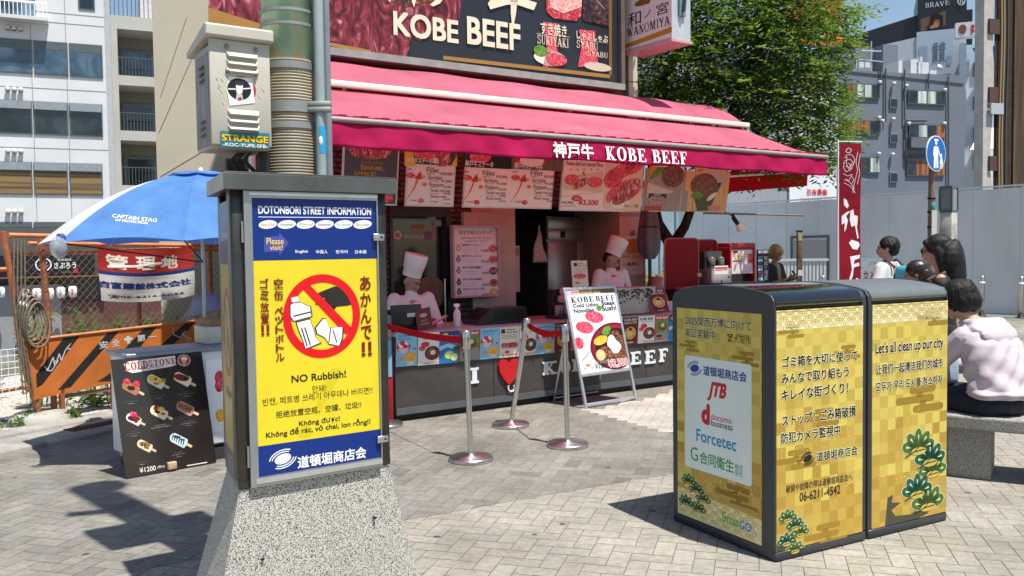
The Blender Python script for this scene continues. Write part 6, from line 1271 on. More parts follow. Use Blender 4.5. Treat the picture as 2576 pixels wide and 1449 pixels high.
# ---------------------------------------------------------------- scaffold fence of the vacant lot
FM = frame(FO, FD, FN, (0, 0, 1))
rust = mat('rusty_orange_pipe', (.42, .13, .05), .65, var=.22, scale=9, bump=.15, bscale=60); rust2 = mat('orange_rail', (.60, .22, .09), .6, var=.15, scale=9)
sf = empty('scaffold_fence', FM @ V((.5, 0, 0)), 'rusty orange scaffold pipe fence with chain link round the vacant lot', 'fence')
for pts, r in (([(-.47, 0, 1.72), (-.30, .02, .62), (-.20, .0, .03)], .026), ([(-.40, .09, 1.66), (-.30, .1, .7), (-.16, .09, .03)], .022), ([(-.10, .06, 1.67), (-.05, .06, .8), (-.03, .06, .03)], .027), ([(.9, .08, 1.55), (.9, .08, .03)], .024), ([(1.78, .05, 1.60), (1.79, .05, .03)], .026), ([(2.8, .05, 1.60), (2.8, .05, .03)], .024)):
    b = MB(FM); b.tube(pts, r, rust, 10); b.build('post', sf)
for pts, r in (([(-.44, -.03, 1.69), (3.0, -.02, 1.65)], .021), ([(-.2, .09, 1.62), (3.0, .08, 1.585)], .02), ([(-.40, .04, 1.525), (1.2, .04, 1.56), (3.0, .04, 1.54)], .019), ([(-.34, .03, .52), (3.0, .03, .60)], .019), ([(-1.6, .02, 1.35), (-.4, .02, 1.40)], .019), ([(-1.6, .02, .3), (-.2, .02, .36)], .019)):
    b = MB(FM); b.tube(pts, r, rust2, 8); b.build('rail', sf)
b = MB(FM); wire = mat('rusty_wire', (.17, .11, .075), .7, var=.2); st = .075; s0, s1, z0, z1 = -.42, 2.9, .55, 1.60
def wline_(x0, y0, x1, y1):
    n = 3; b.tube([(x0, -.005 + .01 * math.sin(x0 * 9), y0), ((x0 + x1) / 2, .006, (y0 + y1) / 2), (x1, -.005, y1)],   .0019, wire, 3, caps=False, smooth=False)
k = -(z1 - z0)
while k < s1 - s0:
    x0, x1 = s0 + max(k, 0), s0 + min(k + (z1 - z0), s1 - s0)
    if x1 > x0: wline_(x0, z0 + (x0 - s0 - k), x1, z0 + (x1 - s0 - k)); wline_(x0, z1 - (x0 - s0 - k), x1, z1 - (x1 - s0 - k))
    k += st
b.build('chain_link', sf)
b = MB(FM); 
for j in range(5):
    c_ = V((-.33 + .02 * j, -.05 - .012 * j, 1.02 - .03 * j)); b.tube([c_ + V((.075 * math.cos(R(t)) * (1 + .1 * j), .02 * math.sin(R(t * 2)), .20 * math.sin(R(t)))) for t in range(0, 360, 24)], .010, mat('old_rope', (.20, .16, .11), .9, var=.2, scale=40), 6, closed=True)
for j in range(4): b.tube([(-.40 + .03 * j, -.045, 1.66), (-.43 + .035 * j, -.05, 1.2), (-.40 + .02 * j, -.05, .75), (-.37 + .03 * j, -.04, .3)], .008, mat('old_rope', (.20, .16, .11), .9), 6)
tag(b.build('coiled_rope'), 'coils of old grey rope hanging on the left end of the scaffold fence', 'rope')
b = MB(FM); b.lathe([(0, .0), (.26, .0), (.27, .02), (.25, .10), (.20, .13), (0, .135)], mat('concrete_foot', (.36, .35, .31), .85, var=.12, bump=.2), 28, (-.19, .02, -.02)); tag(b.build('concrete_foot'), 'round concrete weight at the foot of the leaning orange posts', 'weight')
g_ = MB(FM); gw_ = C('dfe4e6', .4); [g_.tube([(-.95 + i * .058, -.03, .32), (-.95 + i * .058, -.03, .70)], .0035, gw_, 5) for i in range(11)]; [g_.tube([(-.96, -.03, .32 + i * .055), (-.365, -.03, .32 + i * .055)], .0035, gw_, 5) for i in range(8)]; tag(g_.build('wire_panel'), 'white wire grid panel at the left end of the fence', 'wire panel')
# striped barrier
ba = empty('safety_barrier', FM @ V((.6, -.03, 0)), 'orange barrier with black stripes and safety first lettering along the lot', 'barrier')
zb2 = zmap((0, 1200, 960), 1449); org = mat('barrier_orange', (.56, .165, .03), .5, var=.12, scale=3); oblk = mat('barrier_black', (.02, .019, .018), .5, var=.1)
o3 = FM @ V((-.33, -.03, .8)); a = Art(100 * 2.3, 55, o3, FD * 2.3, V((0, 0, -.55)), .0008).crop((0, 1200, 960), 1449)
tl_, tr_ = a.q(135, 118), a.q(1115, 4); bl_, br_ = a.q(192, 452), a.q(635, 358)
def ylo(x): return bl_[1] + (br_[1] - bl_[1]) * (x - bl_[0]) / (br_[0] - bl_[0])
x_end = 210; a.poly([tl_, bl_, (x_end, ylo(x_end)), (x_end, tr_[1] - 1), tr_], org, 0)
a.v += [p + FN * .012 for p in a.v[:5]]; a.f.append([9, 8, 7, 6, 5]); a.mi.append(0); a.sm.append(False)
for i in range(5): a.f.append([i, 5 + i, 5 + (i + 1) % 5, (i + 1) % 5]); a.mi.append(0); a.sm.append(False)
for st_ in ([(172, 125), (212, 120), (176, 170)], [(365, 95), (458, 82), (240, 366), (208, 384), (204, 308)], [(622, 58), (690, 44), (400, 380), (326, 398)], [(832, 30), (905, 16), (790, 158), (700, 168)], [(1050, 16), (1112, 10), (970, 150), (900, 152)], [(640, 290), (640, 346), (550, 350)]): a.zp(st_, oblk, 1)
sl_ = C('c9cdcf'); 
for ch, xl, yl, xr, yt in (('安', 562, 164, 610, 116), ('全', 632, 152, 678, 106), ('第', 776, 124, 822, 80)): a.zt(ch, xl, yl, xr, yt, sl_, 2, bold=.02)
a.zp([(714, 92), (732, 90), (734, 100), (748, 98), (748, 112), (735, 114), (736, 132), (720, 134), (718, 116), (703, 118), (702, 104), (716, 102)], sl_, 2); a.zl([(838, 96), (886, 92)], .8, sl_, 2)
a.zl([(250, 262), (270, 282), (300, 210), (310, 262), (335, 190), (345, 230), (370, 170), (385, 150), (402, 130), (380, 160), (398, 165)], 1.0, sl_, 3); a.zl([(262, 284), (290, 288), (330, 230), (300, 235)], .9, sl_, 3)
a.zl([(975, 40), (985, 85), (1020, 100), (1050, 60), (1030, 80), (1060, 100), (1085, 105), (1070, 120), (1050, 110)], .8, sl_, 3); a.build('board', ba)
b = MB(FM); b.tube([FM.inverted() @ a.P(tl_[0], tl_[1], 0), FM.inverted() @ a.P(tr_[0], tr_[1], 0), FM.inverted() @ a.P(x_end, tr_[1] - 1, 0)], .014, rust2, 8); b.build('rail', ba)
for s_ in (.0, .52, 1.3, 1.9):
    b = MB(FM); b.box(s_ - .018, s_ + .018, -.03, .01, 0.0, .32, rust); b.build('leg', ba)
b = MB(FM); b.box(.0, 1.9, -.01, .005, .20, .235, mat('barrier_under', (.22, .13, .05), .6)); b.build('lower_rail', ba)
# banner tied to the fence
zba = zmap((0, 600, 960), 1932); a = Art(112, 52, FM @ V((.385, -.05, 1.60)), FD * 1.10, V((0, 0, -.52)), .0012).crop((0, 600, 960), 1932)
bred = cloth('banner_red', (.38, .03, .025), (.7, .08, .05), .3, .12); bwht = cloth('banner_white', (.55, .54, .51), (.6, .58, .54), .3); bblu = C('1c2f66')
def gridrect(x0, y0, x1, y1, m, l):
    n = 24
    for i in range(n):
        for j in range(6): a.rect(x0 + (x1 - x0) * i / n, y0 + (y1 - y0) * j / 6, x0 + (x1 - x0) * (i + 1) / n, y0 + (y1 - y0) * (j + 1) / 6, m, l)
yr_ = a.q(725, 830)[1]; yb_ = a.q(725, 858)[1]; gridrect(0, 0, 112, yr_, bred, 0); gridrect(0, yr_, 112, yb_, bblu, 0); gridrect(0, yb_, 112, 52, bwht, 0)
ot = C('d6cfc0'); a.zt('管', 808, 808, 960, 690, ot, 1, bold=.045); a.zt('理', 1015, 800, 1170, 690, ot, 1, bold=.045); a.zt('地', 1210, 795, 1350, 688, ot, 1, bold=.045); a.zl([(820, 790), (1000, 770), (1220, 745)], 2.2, C('e9e0d4'), 2)
a.zt('大阪市中央区道頓堀一丁目', 890, 866, 1275, 846, C('8a94a8'), 2); a.zt('吉富建設株式会社', 730, 962, 1435, 880, bblu, 1, bold=.05); a.zt('☎06-6214-6056', 800, 1030, 1375, 972, ink, 1, bold=.02)
for i, p in enumerate(a.v):
    q = p - a.o; x = q.dot(FD); z = -q.z; a.v[i] = p + FN * (.018 * math.sin(x * 7 + z * 9) + .012 * math.sin(x * 15 - z * 5)) + V((0, 0, -.05 * 4 * (x / 1.1) * (1 - x / 1.1) * (1 - .3 * z)))
tag(a.build('banner'), 'sagging red and white banner with a phone number tied to the fence', 'banner')
# weeds
def weed(lab, p, n, h_, spread, seed, leafm, lsz=.035, cat='plant', name='weed'):
    rnd = random.Random(seed); t = empty(name, p, lab, cat, 'weeds along the vacant lot'); b = MB(); l = MB()
    for _ in range(int(n * (2.2 if h_ > .3 else 1.5))):
        a0 = rnd.uniform(0, 6.28); d = rnd.uniform(0, spread); x, y = p[0] + math.cos(a0) * d, p[1] + math.sin(a0) * d; hh2 = h_ * rnd.uniform(.5, 1); lx, ly = rnd.uniform(-.12, .12) * h_ * 2, rnd.uniform(-.12, .12) * h_ * 2
        pts = [V((x + lx * k * k, y + ly * k * k, p[2] + hh2 * k)) for k in (0, .35, .7, 1)]; b.tube(pts, [.004, .003, .0025, .0015], mat('weed_stem', (.14, .17, .05), .7), 4)
        for j in range(int(7 + 20 * hh2)):
            k = rnd.uniform(.2, 1); c_ = V((x + lx * k * k, y + ly * k * k, p[2] + hh2 * k)); d1 = V((rnd.gauss(0, 1), rnd.gauss(0, 1), rnd.gauss(.1, .6))).normalized(); d2 = d1.cross(V((rnd.gauss(0, 1), rnd.gauss(0, 1), 1))).normalized(); s_ = lsz * rnd.uniform(.6, 1.4)
            l.add([c_, c_ + d1 * s_ + d2 * s_ * .4, c_ + d1 * s_ * 2.1, c_ + d1 * s_ - d2 * s_ * .4], [(0, 1, 2, 3)], leafm)
    b.build('stem', t); l.build('leaves', t)
lf1 = cloth('weed_leaf', (.07, .13, .025), (.2, .34, .04), .4, .2, 5); lf2 = cloth('yellow_leaf', (.22, .26, .04), (.4, .45, .06), .4, .15, 5)
for i, (s_, q, n, h_, sp_, m_, lab) in enumerate(((.9, .9, 22, .95, .28, lf1, 'tall dark weeds growing behind the chain link below the banner'), (.25, .75, 10, 1.0, .2, lf2, 'yellow green bush behind the chain link left of the banner'), (.0, 1.6, 14, .55, .3, lf2, 'low yellow weeds in the gravel behind the leaning posts'), (.5, .25, 18, .14, .3, lf1, 'low green weeds under the striped barrier'), (-.35, -.05, 12, .10, .12, lf1, 'small weed beside the round concrete weight'), (-.75, .0, 14, .10, .25, lf2, 'small weeds on the kerb at the left edge'), (-.02, -.16, 12, .10, .1, lf1, 'small broad leaved weed at the kerb by the barrier leg'), (1.7, .9, 20, .8, .3, lf1, 'weeds behind the barrier near the tan wall'), (2.0, 1.5, 20, .8, .4, lf1, 'far weeds in the lot under the parasol'))):
    p = FM @ V((s_, q, 0)); weed(lab, (p.x, p.y, lot_h(p.x, p.y) + .03), n, h_, sp_, 20 + i, m_, .03 if h_ > .3 else .024)

# ================================================================ buildings on the left
tw0, tw1 = kp(391, 300, 4.6), kp(640, 300, 4.6)
b = K(); tanm = mat('tan_render', (.50, .455, .37), .85, var=.05, scale=.8, bump=.06, bscale=30); b.prism([(tw0.x, 4.6), (tw1.x + .6, 4.6), (tw1.x + .6, 8), (tw0.x + 3.4, 8)], -2, 12.5, tanm)
for pts in ([(520, 60), (400, 330)], [(470, 40), (404, 240)], [(590, 330), (404, 440)]): b.tube([kp(x, y, 4.59) for x, y in pts], .003, mat('wall_crack', (.42, .38, .31), .8), 5)
tag(b.build('tan_building'), 'blank tan rendered side wall behind the pole and parasol', 'building')
b = K(); b.tube([kp(632, 300, 1.45) + V((0, 0, z)) for z in (-3, 5)], .035, mat('drain_pipe', 'd8d8d4', .5), 10); tag(b.build('drain_pipe'), 'white drain pipe at the left corner of the kiosk building', 'pipe')
class Facade:
    def __init__(s, yaw, px, py, Y): s.u = V((math.cos(R(yaw)), math.sin(R(yaw)), 0)); s.b = V((-s.u.y, s.u.x, 0)); s.o = atY(px, py, Y); s.o.z = 0; s.M = frame(s.o, s.u, s.b, (0, 0, 1))
    def p(s, px, py, d=0): q = onp(px, py, s.o + s.b * d, -s.b) - s.o; return V((q.dot(s.u), d, q.z))
    def rect(s, x0, yl0, yl1, x1, yr0, yr1, zm=None):
        """left edge x0 from yl0 to yl1, right edge x1 from yr0 to yr1 -> s0, s1, z0, z1"""
        f = zm or (lambda x, y: (x, y)); A_, B_, C_, D_ = s.p(*f(x0, yl0)), s.p(*f(x0, yl1)), s.p(*f(x1, yr0)), s.p(*f(x1, yr1))
        return (A_.x + B_.x) / 2, (C_.x + D_.x) / 2, (B_.z + D_.z) / 2, (A_.z + C_.z) / 2
zl1 = zmap((0, 0, 960), 1932); zl2 = zmap((0, 600, 960), 1932)
fw = Facade(24.5, 276, 476, 40); wb = empty('white_office_building', fw.o, 'white panelled office building with rows of dark windows beyond the lot', 'building')
panel = mat('white_panels', (.66, .665, .67), .6, var=.05, scale=.4); dglass = blotch('dark_window_glass', [(.35, '1c2a33'), (.5, '3c5364'), (.7, '7894a6')], .5, .08, 1, 3, spec=.8); dglass2 = blotch('black_window_glass', [(.35, '0c1114'), (.55, '1c262c'), (.75, '3a474e')], .6, .08, 1, 3, spec=.8); blind = blotch('brown_blinds', [(.4, '5a4630'), (.6, '8a7046')], .6, .5, .5, 2, stretch=(.2, .2, 9)); mull = mat('grey_mullion', (.13, .15, .16), .4, metal=.5)
b = MB(fw.M); b.box(-22, 0, 0, 12, -3.2, 17, panel); b.box(.003, .25, .3, 12, -3.2, 17, mat('side_wall', (.45, .46, .47), .7)); b.build('wall', wb)
b = MB(fw.M)
for y0, y1 in (((0, 135), (770, 200)), ((0, 640), (790, 700)), ((0, 1100), (810, 1140)), ((0, 60), (0, 60))):
    A_, B_ = fw.p(*zl1(*y0)), fw.p(*zl1(*y1)); b.box(-22, -.01, -.012, -.002, (A_.z + B_.z) / 2 - .012, (A_.z + B_.z) / 2 + .012, mat('panel_joint', (.3, .3, .31), .8))
for x_ in (245, 510): A_ = fw.p(*zl1(x_, 700)); b.box(A_.x - .012, A_.x + .012, -.0145, -.0125, -3, 17, mat('panel_joint', (.3, .3, .31), .8))
b.build('joint', wb)
rows = ((zl1, 280, 540, 350, 600, dglass, 'plain'), (zl1, 745, 1000, 795, 1042, dglass2, 'hood'), (zl2, 10, 262, 30, 268, blind, 'hood'), (zl2, 468, 640, 468, 640, dglass2, 'plain'))
for zm, a0, a1, c0_, c1_, gm_, kind in rows:
    s0_, s1_, z0_, z1_ = fw.rect(0, a0, a1, 775, c0_, c1_, zm); bay = (fw.p(*zm(775, c0_)).x - fw.p(*zm(245, c0_)).x) / 2
    for k in range(5):
        x1 = s1_ - k * bay; x0 = x1 - bay + .06; wn = MB(fw.M); wn.box(x0, x1, -.05, -.0155, z0_, z1_, mull); w_o = wn.build('window', wb)
        g2 = MB(fw.M); hz = z0_ + (z1_ - z0_) * .72
        if kind == 'plain': g2.box(x0 + .05, x0 + (x1 - x0) * .5, -.056, -.0505, z0_ + .06, hz, gm_); g2.box(x0 + (x1 - x0) * .5 + .04, x1 - .05, -.056, -.0505, z0_ + .06, hz, gm_); g2.box(x0 + .05, x1 - .05, -.056, -.0505, hz + .05, z1_ - .05, mat('spandrel', (.10, .12, .13), .3))
        else: g2.box(x0 + .05, x1 - .05, -.056, -.0505, z0_ + .06, hz, gm_); g2.box(x0 + .03, x1 - .03, -.16, -.0505, hz + .04, z1_ - .02, mat('silver_hood', (.34, .37, .40), .4, metal=.4))
        g2.build('pane', w_o)
    zv = z1_ + .35
    for dx in (0, .55, .8, 1.05): b = MB(fw.M); x = s1_ - 2 * bay + .05 - 1.0 + dx - .5; b.lathe([(0, 0), (.10, 0), (.11, .12), (.06, .2), (0, .2)], C('c9c9c4'), 12, (x, -.12, zv)); b.lathe([(0, -.01), (.085, -.01), (.085, .0), (0, .0)], BLK, 12, (x, -.12, zv)); b.build('vent', wb)
s0_, s1_, z0_, z1_ = fw.rect(0, 10, 145, 365, 55, 160, zl1); b = MB(fw.M); b.box(s0_ - 4, s1_, -.7, -.01, z0_ - .1, z0_ + .05, panel); b.box(s0_ - 4, s1_, -.7, -.66, z1_ - .1, z1_, wht); [b.box(s1_ - .03 - i * .16, s1_ - i * .16, -.69, -.67, z0_ + .051, z1_ - .101, wht) for i in range(34)]; b.box(s0_ - 4, s1_ - .5, -.03, -.0155, z0_ + .1, z1_ + 2, dglass); b.build('balcony', wb)
s0_, s1_, z0_, z1_ = fw.rect(590, -60, 70, 715, -50, 82, zl1); b = MB(fw.M); b.box(s0_, s1_, -.04, -.0155, z0_, z1_, mull); b.box(s0_ + .06, s1_ - .06, -.046, -.0405, z0_ + .06, z1_, dglass2); b.build('window', wb)
# restaurant front at street level
lan = Facade(24.5, 276, 476, 39.4); zf = zmap((0, 850, 500), 1811)
rs = empty('noodle_shop', lan.p(*zf(700, 640)).x * lan.u + lan.o, 'dark restaurant front with white brush lettering on a black sign band', 'shop front')
s0_, s1_, z0_, z1_ = lan.rect(190, 390, 660, 1290, 380, 660, zf); a = Art(s1_ * 10 - s0_ * 10 + 60, (z1_ - z0_) * 10, lan.M @ V((s0_ - 6, 0, z1_)), lan.u * (s1_ - s0_ + 6), V((0, 0, z0_ - z1_)), .02).crop((0, 850, 500), 1811)
a.sheet(C('15161a', .5), .4); a.ring(*a.q(590, 515), 3.2, 3.0, .5, wht, 1); a.zt('さぶ', 545, 560, 640, 470, wht, 1, bold=.03); a.zt('さぶろう', 735, 572, 1032, 480, wht, 1, bold=.03); a.zt('炭焼鶏肉', 775, 466, 965, 432, wht, 1); a.zr(1000, 575, 1060, 628, C('c8203c'), 1); a.zt('SABURO DINING', 830, 625, 965, 608, C('a0a0a0'), 1); a.build('sign_band', rs)
s0_, s1_, z0_, z1_ = lan.rect(0, 660, 770, 1290, 660, 760, zf); b = MB(lan.M); b.box(s0_ - 8, s1_ + .5, -.5, .5, z0_ + .3, z1_ - .1, mat('brown_eaves', (.16, .085, .04), .7, var=.15)); b.build('eaves', rs)
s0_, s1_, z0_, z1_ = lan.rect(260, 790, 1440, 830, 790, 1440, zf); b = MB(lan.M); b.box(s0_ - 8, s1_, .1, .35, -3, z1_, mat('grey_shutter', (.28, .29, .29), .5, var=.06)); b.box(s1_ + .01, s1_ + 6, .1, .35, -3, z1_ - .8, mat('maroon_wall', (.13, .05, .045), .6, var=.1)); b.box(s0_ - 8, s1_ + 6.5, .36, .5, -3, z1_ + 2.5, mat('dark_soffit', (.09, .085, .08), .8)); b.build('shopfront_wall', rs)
for i, (x, y0, y1) in enumerate(((497, 838, 995), (670, 835, 990), (825, 818, 970), (985, 808, 960), (340, 850, 985), (10, 820, 960), (300, 1010, 1195))):
    A_, B_ = lan.p(*zf(x, y0), -.7), lan.p(*zf(x, y1), -.7); h_ = A_.z - B_.z; b = MB(lan.M); b.lathe([(0, 0), (h_ * .22, 0), (h_ * .33, h_ * .12), (h_ * .36, h_ * .5), (h_ * .33, h_ * .88), (h_ * .22, h_), (0, h_)], C('efece6', .7), 16, (A_.x, -.7, B_.z))
    t_ = b; o_ = t_.build('paper_lantern'); tag(o_, ('white paper lantern with red characters, left of the thick post', 'white paper lantern half covered by the third orange post', 'white paper lantern with grey characters right of the third post', 'rightmost white paper lantern with red characters', 'white paper lantern behind the coiled rope', 'white paper lantern at the left edge of the photo', 'lowest white paper lantern beside the leaning posts')[i], 'lantern', 'paper lanterns of the restaurant')
    aw = Art(10, 20, lan.M @ V((A_.x - h_ * .16, -.7 - h_ * .40, A_.z - h_ * .12)), lan.u * h_ * .32, V((0, 0, -h_ * .76)), .02); aw.vtext('串焼', 2, 1, 8, 19, C(('c0302a', 'b0b0b0', '8a8a88', 'c0302a', 'c0302a', '3a8ab0', '7a7a78')[i]), 1, bold=.02); aw.build('writing', o_)
# beige block with balconies
f2 = Facade(24.5, 404, 443, 46); bb = empty('balcony_apartment_block', f2.o, 'beige apartment block with three recessed balconies beside the white office', 'building'); bge = mat('beige_concrete', (.50, .49, .44), .7, var=.05, scale=.6)
zz_ = [f2.rect(888, 215, 562, 1225, 245, 590, zl1), f2.rect(905, 640, 985, 1230, 660, 995, zl1), f2.rect(918, 1055, 1400, 1240, 1072, 1400, zl1)]
s_l = f2.p(*zl1(850, 700)).x; top = f2.p(*zl1(850, 112)).z; b = MB(f2.M); s_o = zz_[0][0]
edges = [top] + [v for q in zz_ for v in (q[3], q[2])] + [-3.2]
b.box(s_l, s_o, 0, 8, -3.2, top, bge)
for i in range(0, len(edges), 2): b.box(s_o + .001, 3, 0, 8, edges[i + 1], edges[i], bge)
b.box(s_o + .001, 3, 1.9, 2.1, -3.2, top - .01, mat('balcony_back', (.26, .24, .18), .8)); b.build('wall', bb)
for i, q in enumerate(zz_):
    b = MB(f2.M); hh2 = q[3] - q[2]; b.box(s_o + .15, 2.5, 1.8, 1.895, q[2], q[2] + hh2 * .72, mull); wo = b.build('window', bb); b = MB(f2.M); b.box(s_o + .35, s_o + 1.6, 1.77, 1.799, q[2] + .05, q[2] + hh2 * .66, dglass if i == 0 else dglass2); b.box(s_o + 1.9, s_o + 4, 1.77, 1.799, q[2] + .05, q[2] + hh2 * .66, dglass if i == 0 else dglass2); b.build('pane', wo)
    b = MB(f2.M); b.box(s_o, 2.9, .2, .25, q[2] + hh2 * .40, q[2] + hh2 * .42, mull); [b.box(s_o + .02 + k * .16, s_o + .045 + k * .16, .21, .24, q[2], q[2] + hh2 * .40, mull) for k in range(26)]; b.build('railing', bb)
b = MB(f2.M); b.box(s_l, 3, .3, .36, top + 1.25, top + 1.33, mull); [b.box(s_l + k * .2, s_l + .04 + k * .2, .3, .35, top, top + 1.25, mull) for k in range(26)]; b.box(s_l + 1.5, 3, 3.5, 6, top, top + 3.2, mat('white_penthouse', (.6, .6, .6), .6)); b.build('roof_railing', bb)
b = MB(f2.M); b.tube([(s_l - .12, -.1, -3), (s_l - .12, -.1, top + .2)], .07, mull, 8); b.build('downpipe', bb)
# ================================================================ hoarding and what stands before it
HG = gnd(2566, 792); HM = frame(HG, KB, -KU * -1, (0, 0, 1)) if False else frame(HG, KB, KB.cross(V((0, 0, 1))) * -1, (0, 0, 1))
# local: x along the hoarding away from the camera, y behind it (away from the street), z up
hy = HM.to_3x3() @ V((0, 1, 0)); HS = 1 if hy.x > 0 else -1
ho = empty('site_hoarding', HG + KB * 4, 'long plain grey steel hoarding round the building site on the right', 'hoarding')
hgm = mat('hoarding_grey', (.72, .74, .74), .45, var=.10, scale=.9, bump=.03, bscale=3, stretch=(1, 1, .4)); hgl = mat('hoarding_sheen', (.76, .81, .84), .42, var=.06, scale=.9)  # far sheets paler and bluer: sun sheen put into their colour
def hbox(x0, x1, f0, f1, z0, z1, m): return MB(HM).box(x0, x1, -HS * f0, -HS * f1, z0, z1, m)   # f = metres in front of the sheets
b = MB(HM); x = -8.0
while x < 10.0:
    m_ = hgl if x > 5.7 else hgm; b.box(x + .006, min(x + .994, 10.05), -.02, .02, .02, 2.68 + (.02 if x < -.2 else 0), m_); b.box(x - .0055, x + .0055, -.026, .026, .02, 2.67, mat('hoarding_joint', (.62, .65, .66), .5)); x += 1.0
b.build('sheet', ho)
b = MB(HM); b.box(-8, 10.05, -.04, .04, -.0, .018, hgm); b.box(-8, 10.05, -.03, .03, 2.71, 2.745, hgm); b.build('rail', ho)
b = hbox(4.72, 5.78, .021, .035, .02, 1.66, mat('site_door', (.40, .40, .385), .5, var=.04)); dd_ = b.build('door', ho); b = hbox(4.66, 4.715, .021, .05, .02, 1.72, mat('door_frame_dark', (.12, .125, .13), .5)); b.box(5.785, 5.84, -HS * .021, -HS * .05, .02, 1.72, mat('door_frame_dark', (.12, .125, .13))); b.box(4.66, 5.84, -HS * .021, -HS * .05, 1.721, 1.78, mat('door_frame_dark', (.12, .125, .13))); b.build('frame', dd_)
# no bicycles board
b0 = lambda x, y: onp(x, y, HG - KU * .25, KU)
tlb, trb, blb = b0(2158, 650), b0(2242, 648), b0(2158, 706); ax_ = trb - tlb; ax_.z = 0; a = Art(84, 58, tlb, ax_, V((0, 0, blb.z - tlb.z - .35)), .004); a.sheet(C('fafafa'), .03); wr = C('c42a30')
a.text('立入禁止', 14, 20, 76, 34, wr, 1, bold=.03); a.text('こどもまちづくり', 30, 5, 74, 10, C('3a8a5a'), 1)
for i in range(3): a.ring(18 + i * 24, 48, 9, 9, 1.2, wr, 1); a.ring(14.5 + i * 24, 50, 3, 3, .7, ink, 1); a.ring(21.5 + i * 24, 50, 3, 3, .7, ink, 1); a.line([(14.5 + i * 24, 50), (18 + i * 24, 45), (21.5 + i * 24, 50), (14.5 + i * 24, 50)], .7, ink, 1); a.line([(12 + i * 24, 42), (24 + i * 24, 54)], 1.2, wr, 2)
rnd = random.Random(4)
for _ in range(26): a.ell(rnd.choice((rnd.uniform(2, 12), rnd.uniform(12, 82))), rnd.uniform(2, 40), .9, .7, C(('c42a30', '3a8a5a', '3a5aa0', '2a2a2a')[_ % 4]), 1, n=8)
tag(a.build('no_entry_board'), 'white no entry board with red characters and bicycle symbols before the hoarding', 'notice board')
# white corrugated fence, bollards, posts
f0, f1 = V((5.95, 20.4, 0)), V((7.25, 20.0, 0)); wf = empty('low_fence', (f0 + f1) / 2, 'low white ribbed metal fence in front of the pale hoarding', 'fence'); fd_ = (f1 - f0); L_ = fd_.length; fd_.normalize(); fn_ = V((-fd_.y, fd_.x, 0)); b = MB(frame(f0, fd_, fn_, (0, 0, 1))); wm_ = C('d2d6d4', .4)
[b.box(i * .08, i * .08 + .05, -.01, .01, .0, 1.16, wm_) for i in range(int(L_ / .08))]; b.build('slat', wf); b = MB(frame(f0, fd_, fn_, (0, 0, 1))); b.box(-.02, L_ + .02, -.03, .03, 1.165, 1.22, wm_); b.box(-.02, L_, .012, .03, .2, .25, wm_); b.build('rail', wf)
for px, Y, lab in ((1997, 19.4, 'short steel bollard behind the litter bins, left of the white fence end'), (2070, 19.4, 'short steel bollard behind the litter bins between fence and red banner'), (2470, 18.14, 'steel bollard partly hidden by the head of the seated woman'), (2569, 17.5, 'steel bollard at the right edge of the photo with base plate')):
    p = atY(px, 700, Y); p.z = 0; t = empty('bollard', p, lab, 'bollard', 'steel bollards along the hoarding'); b = MB(); b.lathe([(.06, .0), (.06, .82), (.052, .835), (0, .84)], STEEL, 18, p); b.build('post', t); b = MB(); b.lathe([(0, 0), (.10, 0), (.10, .02), (.061, .025)], DARKM, 18, p); b.build('base', t); b = MB(); b.lathe([(.0605, .66), (.0615, .66), (.0615, .72), (.0605, .72)], C('d8d4d0'), 18, p); b.build('band', t)
p = atY(2011, 640, 16.5); p.z = 0; t = empty('sticker_post', p, 'square rusty brown post covered in torn stickers before the white fence', 'post'); zt7 = atY(2011, 579, 16.5).z; brn = blotch('brown_stickered', [(.35, '2a1c16'), (.5, '5a4034'), (.62, '7a5a4a'), (.72, 'a89a90')], 9, .7, 1.2, 5); b = MB(); b.rbox(p.x - .045, p.x + .045, p.y - .045, p.y + .045, 0, zt7 - .03, brn, .008); b.build('shaft', t); b = MB(); b.rbox(p.x - .05, p.x + .05, p.y - .05, p.y + .05, zt7 - .03, zt7, BLK, .006); b.build('cap', t); b = MB(); b.box(p.x - .035, p.x + .035, p.y - .049, p.y - .0455, zt7 - .2, zt7 - .06, C('a89a78')); b.build('sticker', t); b = MB(); b.box(p.x - .04, p.x + .04, p.y - .0495, p.y - .0455, .95, 1.06, C('c9c9c4')); b.build('sticker', t)
# tall red banner
FY = 11.2; p = atY(2110, 700, FY); p.z = 0; fl = empty('nobori_banner', p, 'tall dark red banner with white brush characters on a pole', 'banner'); fl_t, fl_r = atY(2112, 362, FY), atY(2161, 364, FY); redb = cloth('banner_crimson', (.33, .012, .03), (.45, .02, .05), .3, .06)
a = Art(48, 360, V((fl_t.x, FY, fl_t.z)), V((fl_r.x - fl_t.x + .02, -.01, 0)), V((.0, 0, -1.95)), .002); n = 30
for i in range(n): a.rect(0, 360 * i / n, 48, 360 * (i + 1) / n, redb, 0)
for st_ in ([(14, 14), (20, 10), (26, 14), (22, 22), (14, 20)],): a.line(st_ + st_[:1], 1.2, wht, 1)
for st_ in ([(10, 34), (16, 26), (26, 26), (34, 36), (30, 50), (24, 62), (14, 66), (8, 56), (10, 40)], [(12, 40), (22, 36), (30, 44), (20, 56), (12, 52)], [(40, 20), (36, 44), (40, 62), (34, 90), (30, 110)], [(46, 24), (42, 50), (45, 70), (40, 96)], [(8, 70), (18, 76), (28, 72), (20, 88), (10, 84)], [(10, 92), (22, 98), (30, 106), (36, 116)], [(14, 82), (24, 92), (33, 104), (30, 116)], [(16, 30), (14, 44), (20, 60), (28, 58)], [(18, 46), (26, 50), (22, 58)], [(26, 76), (32, 84), (28, 94)]): a.line(st_, 1.0, wht, 1)
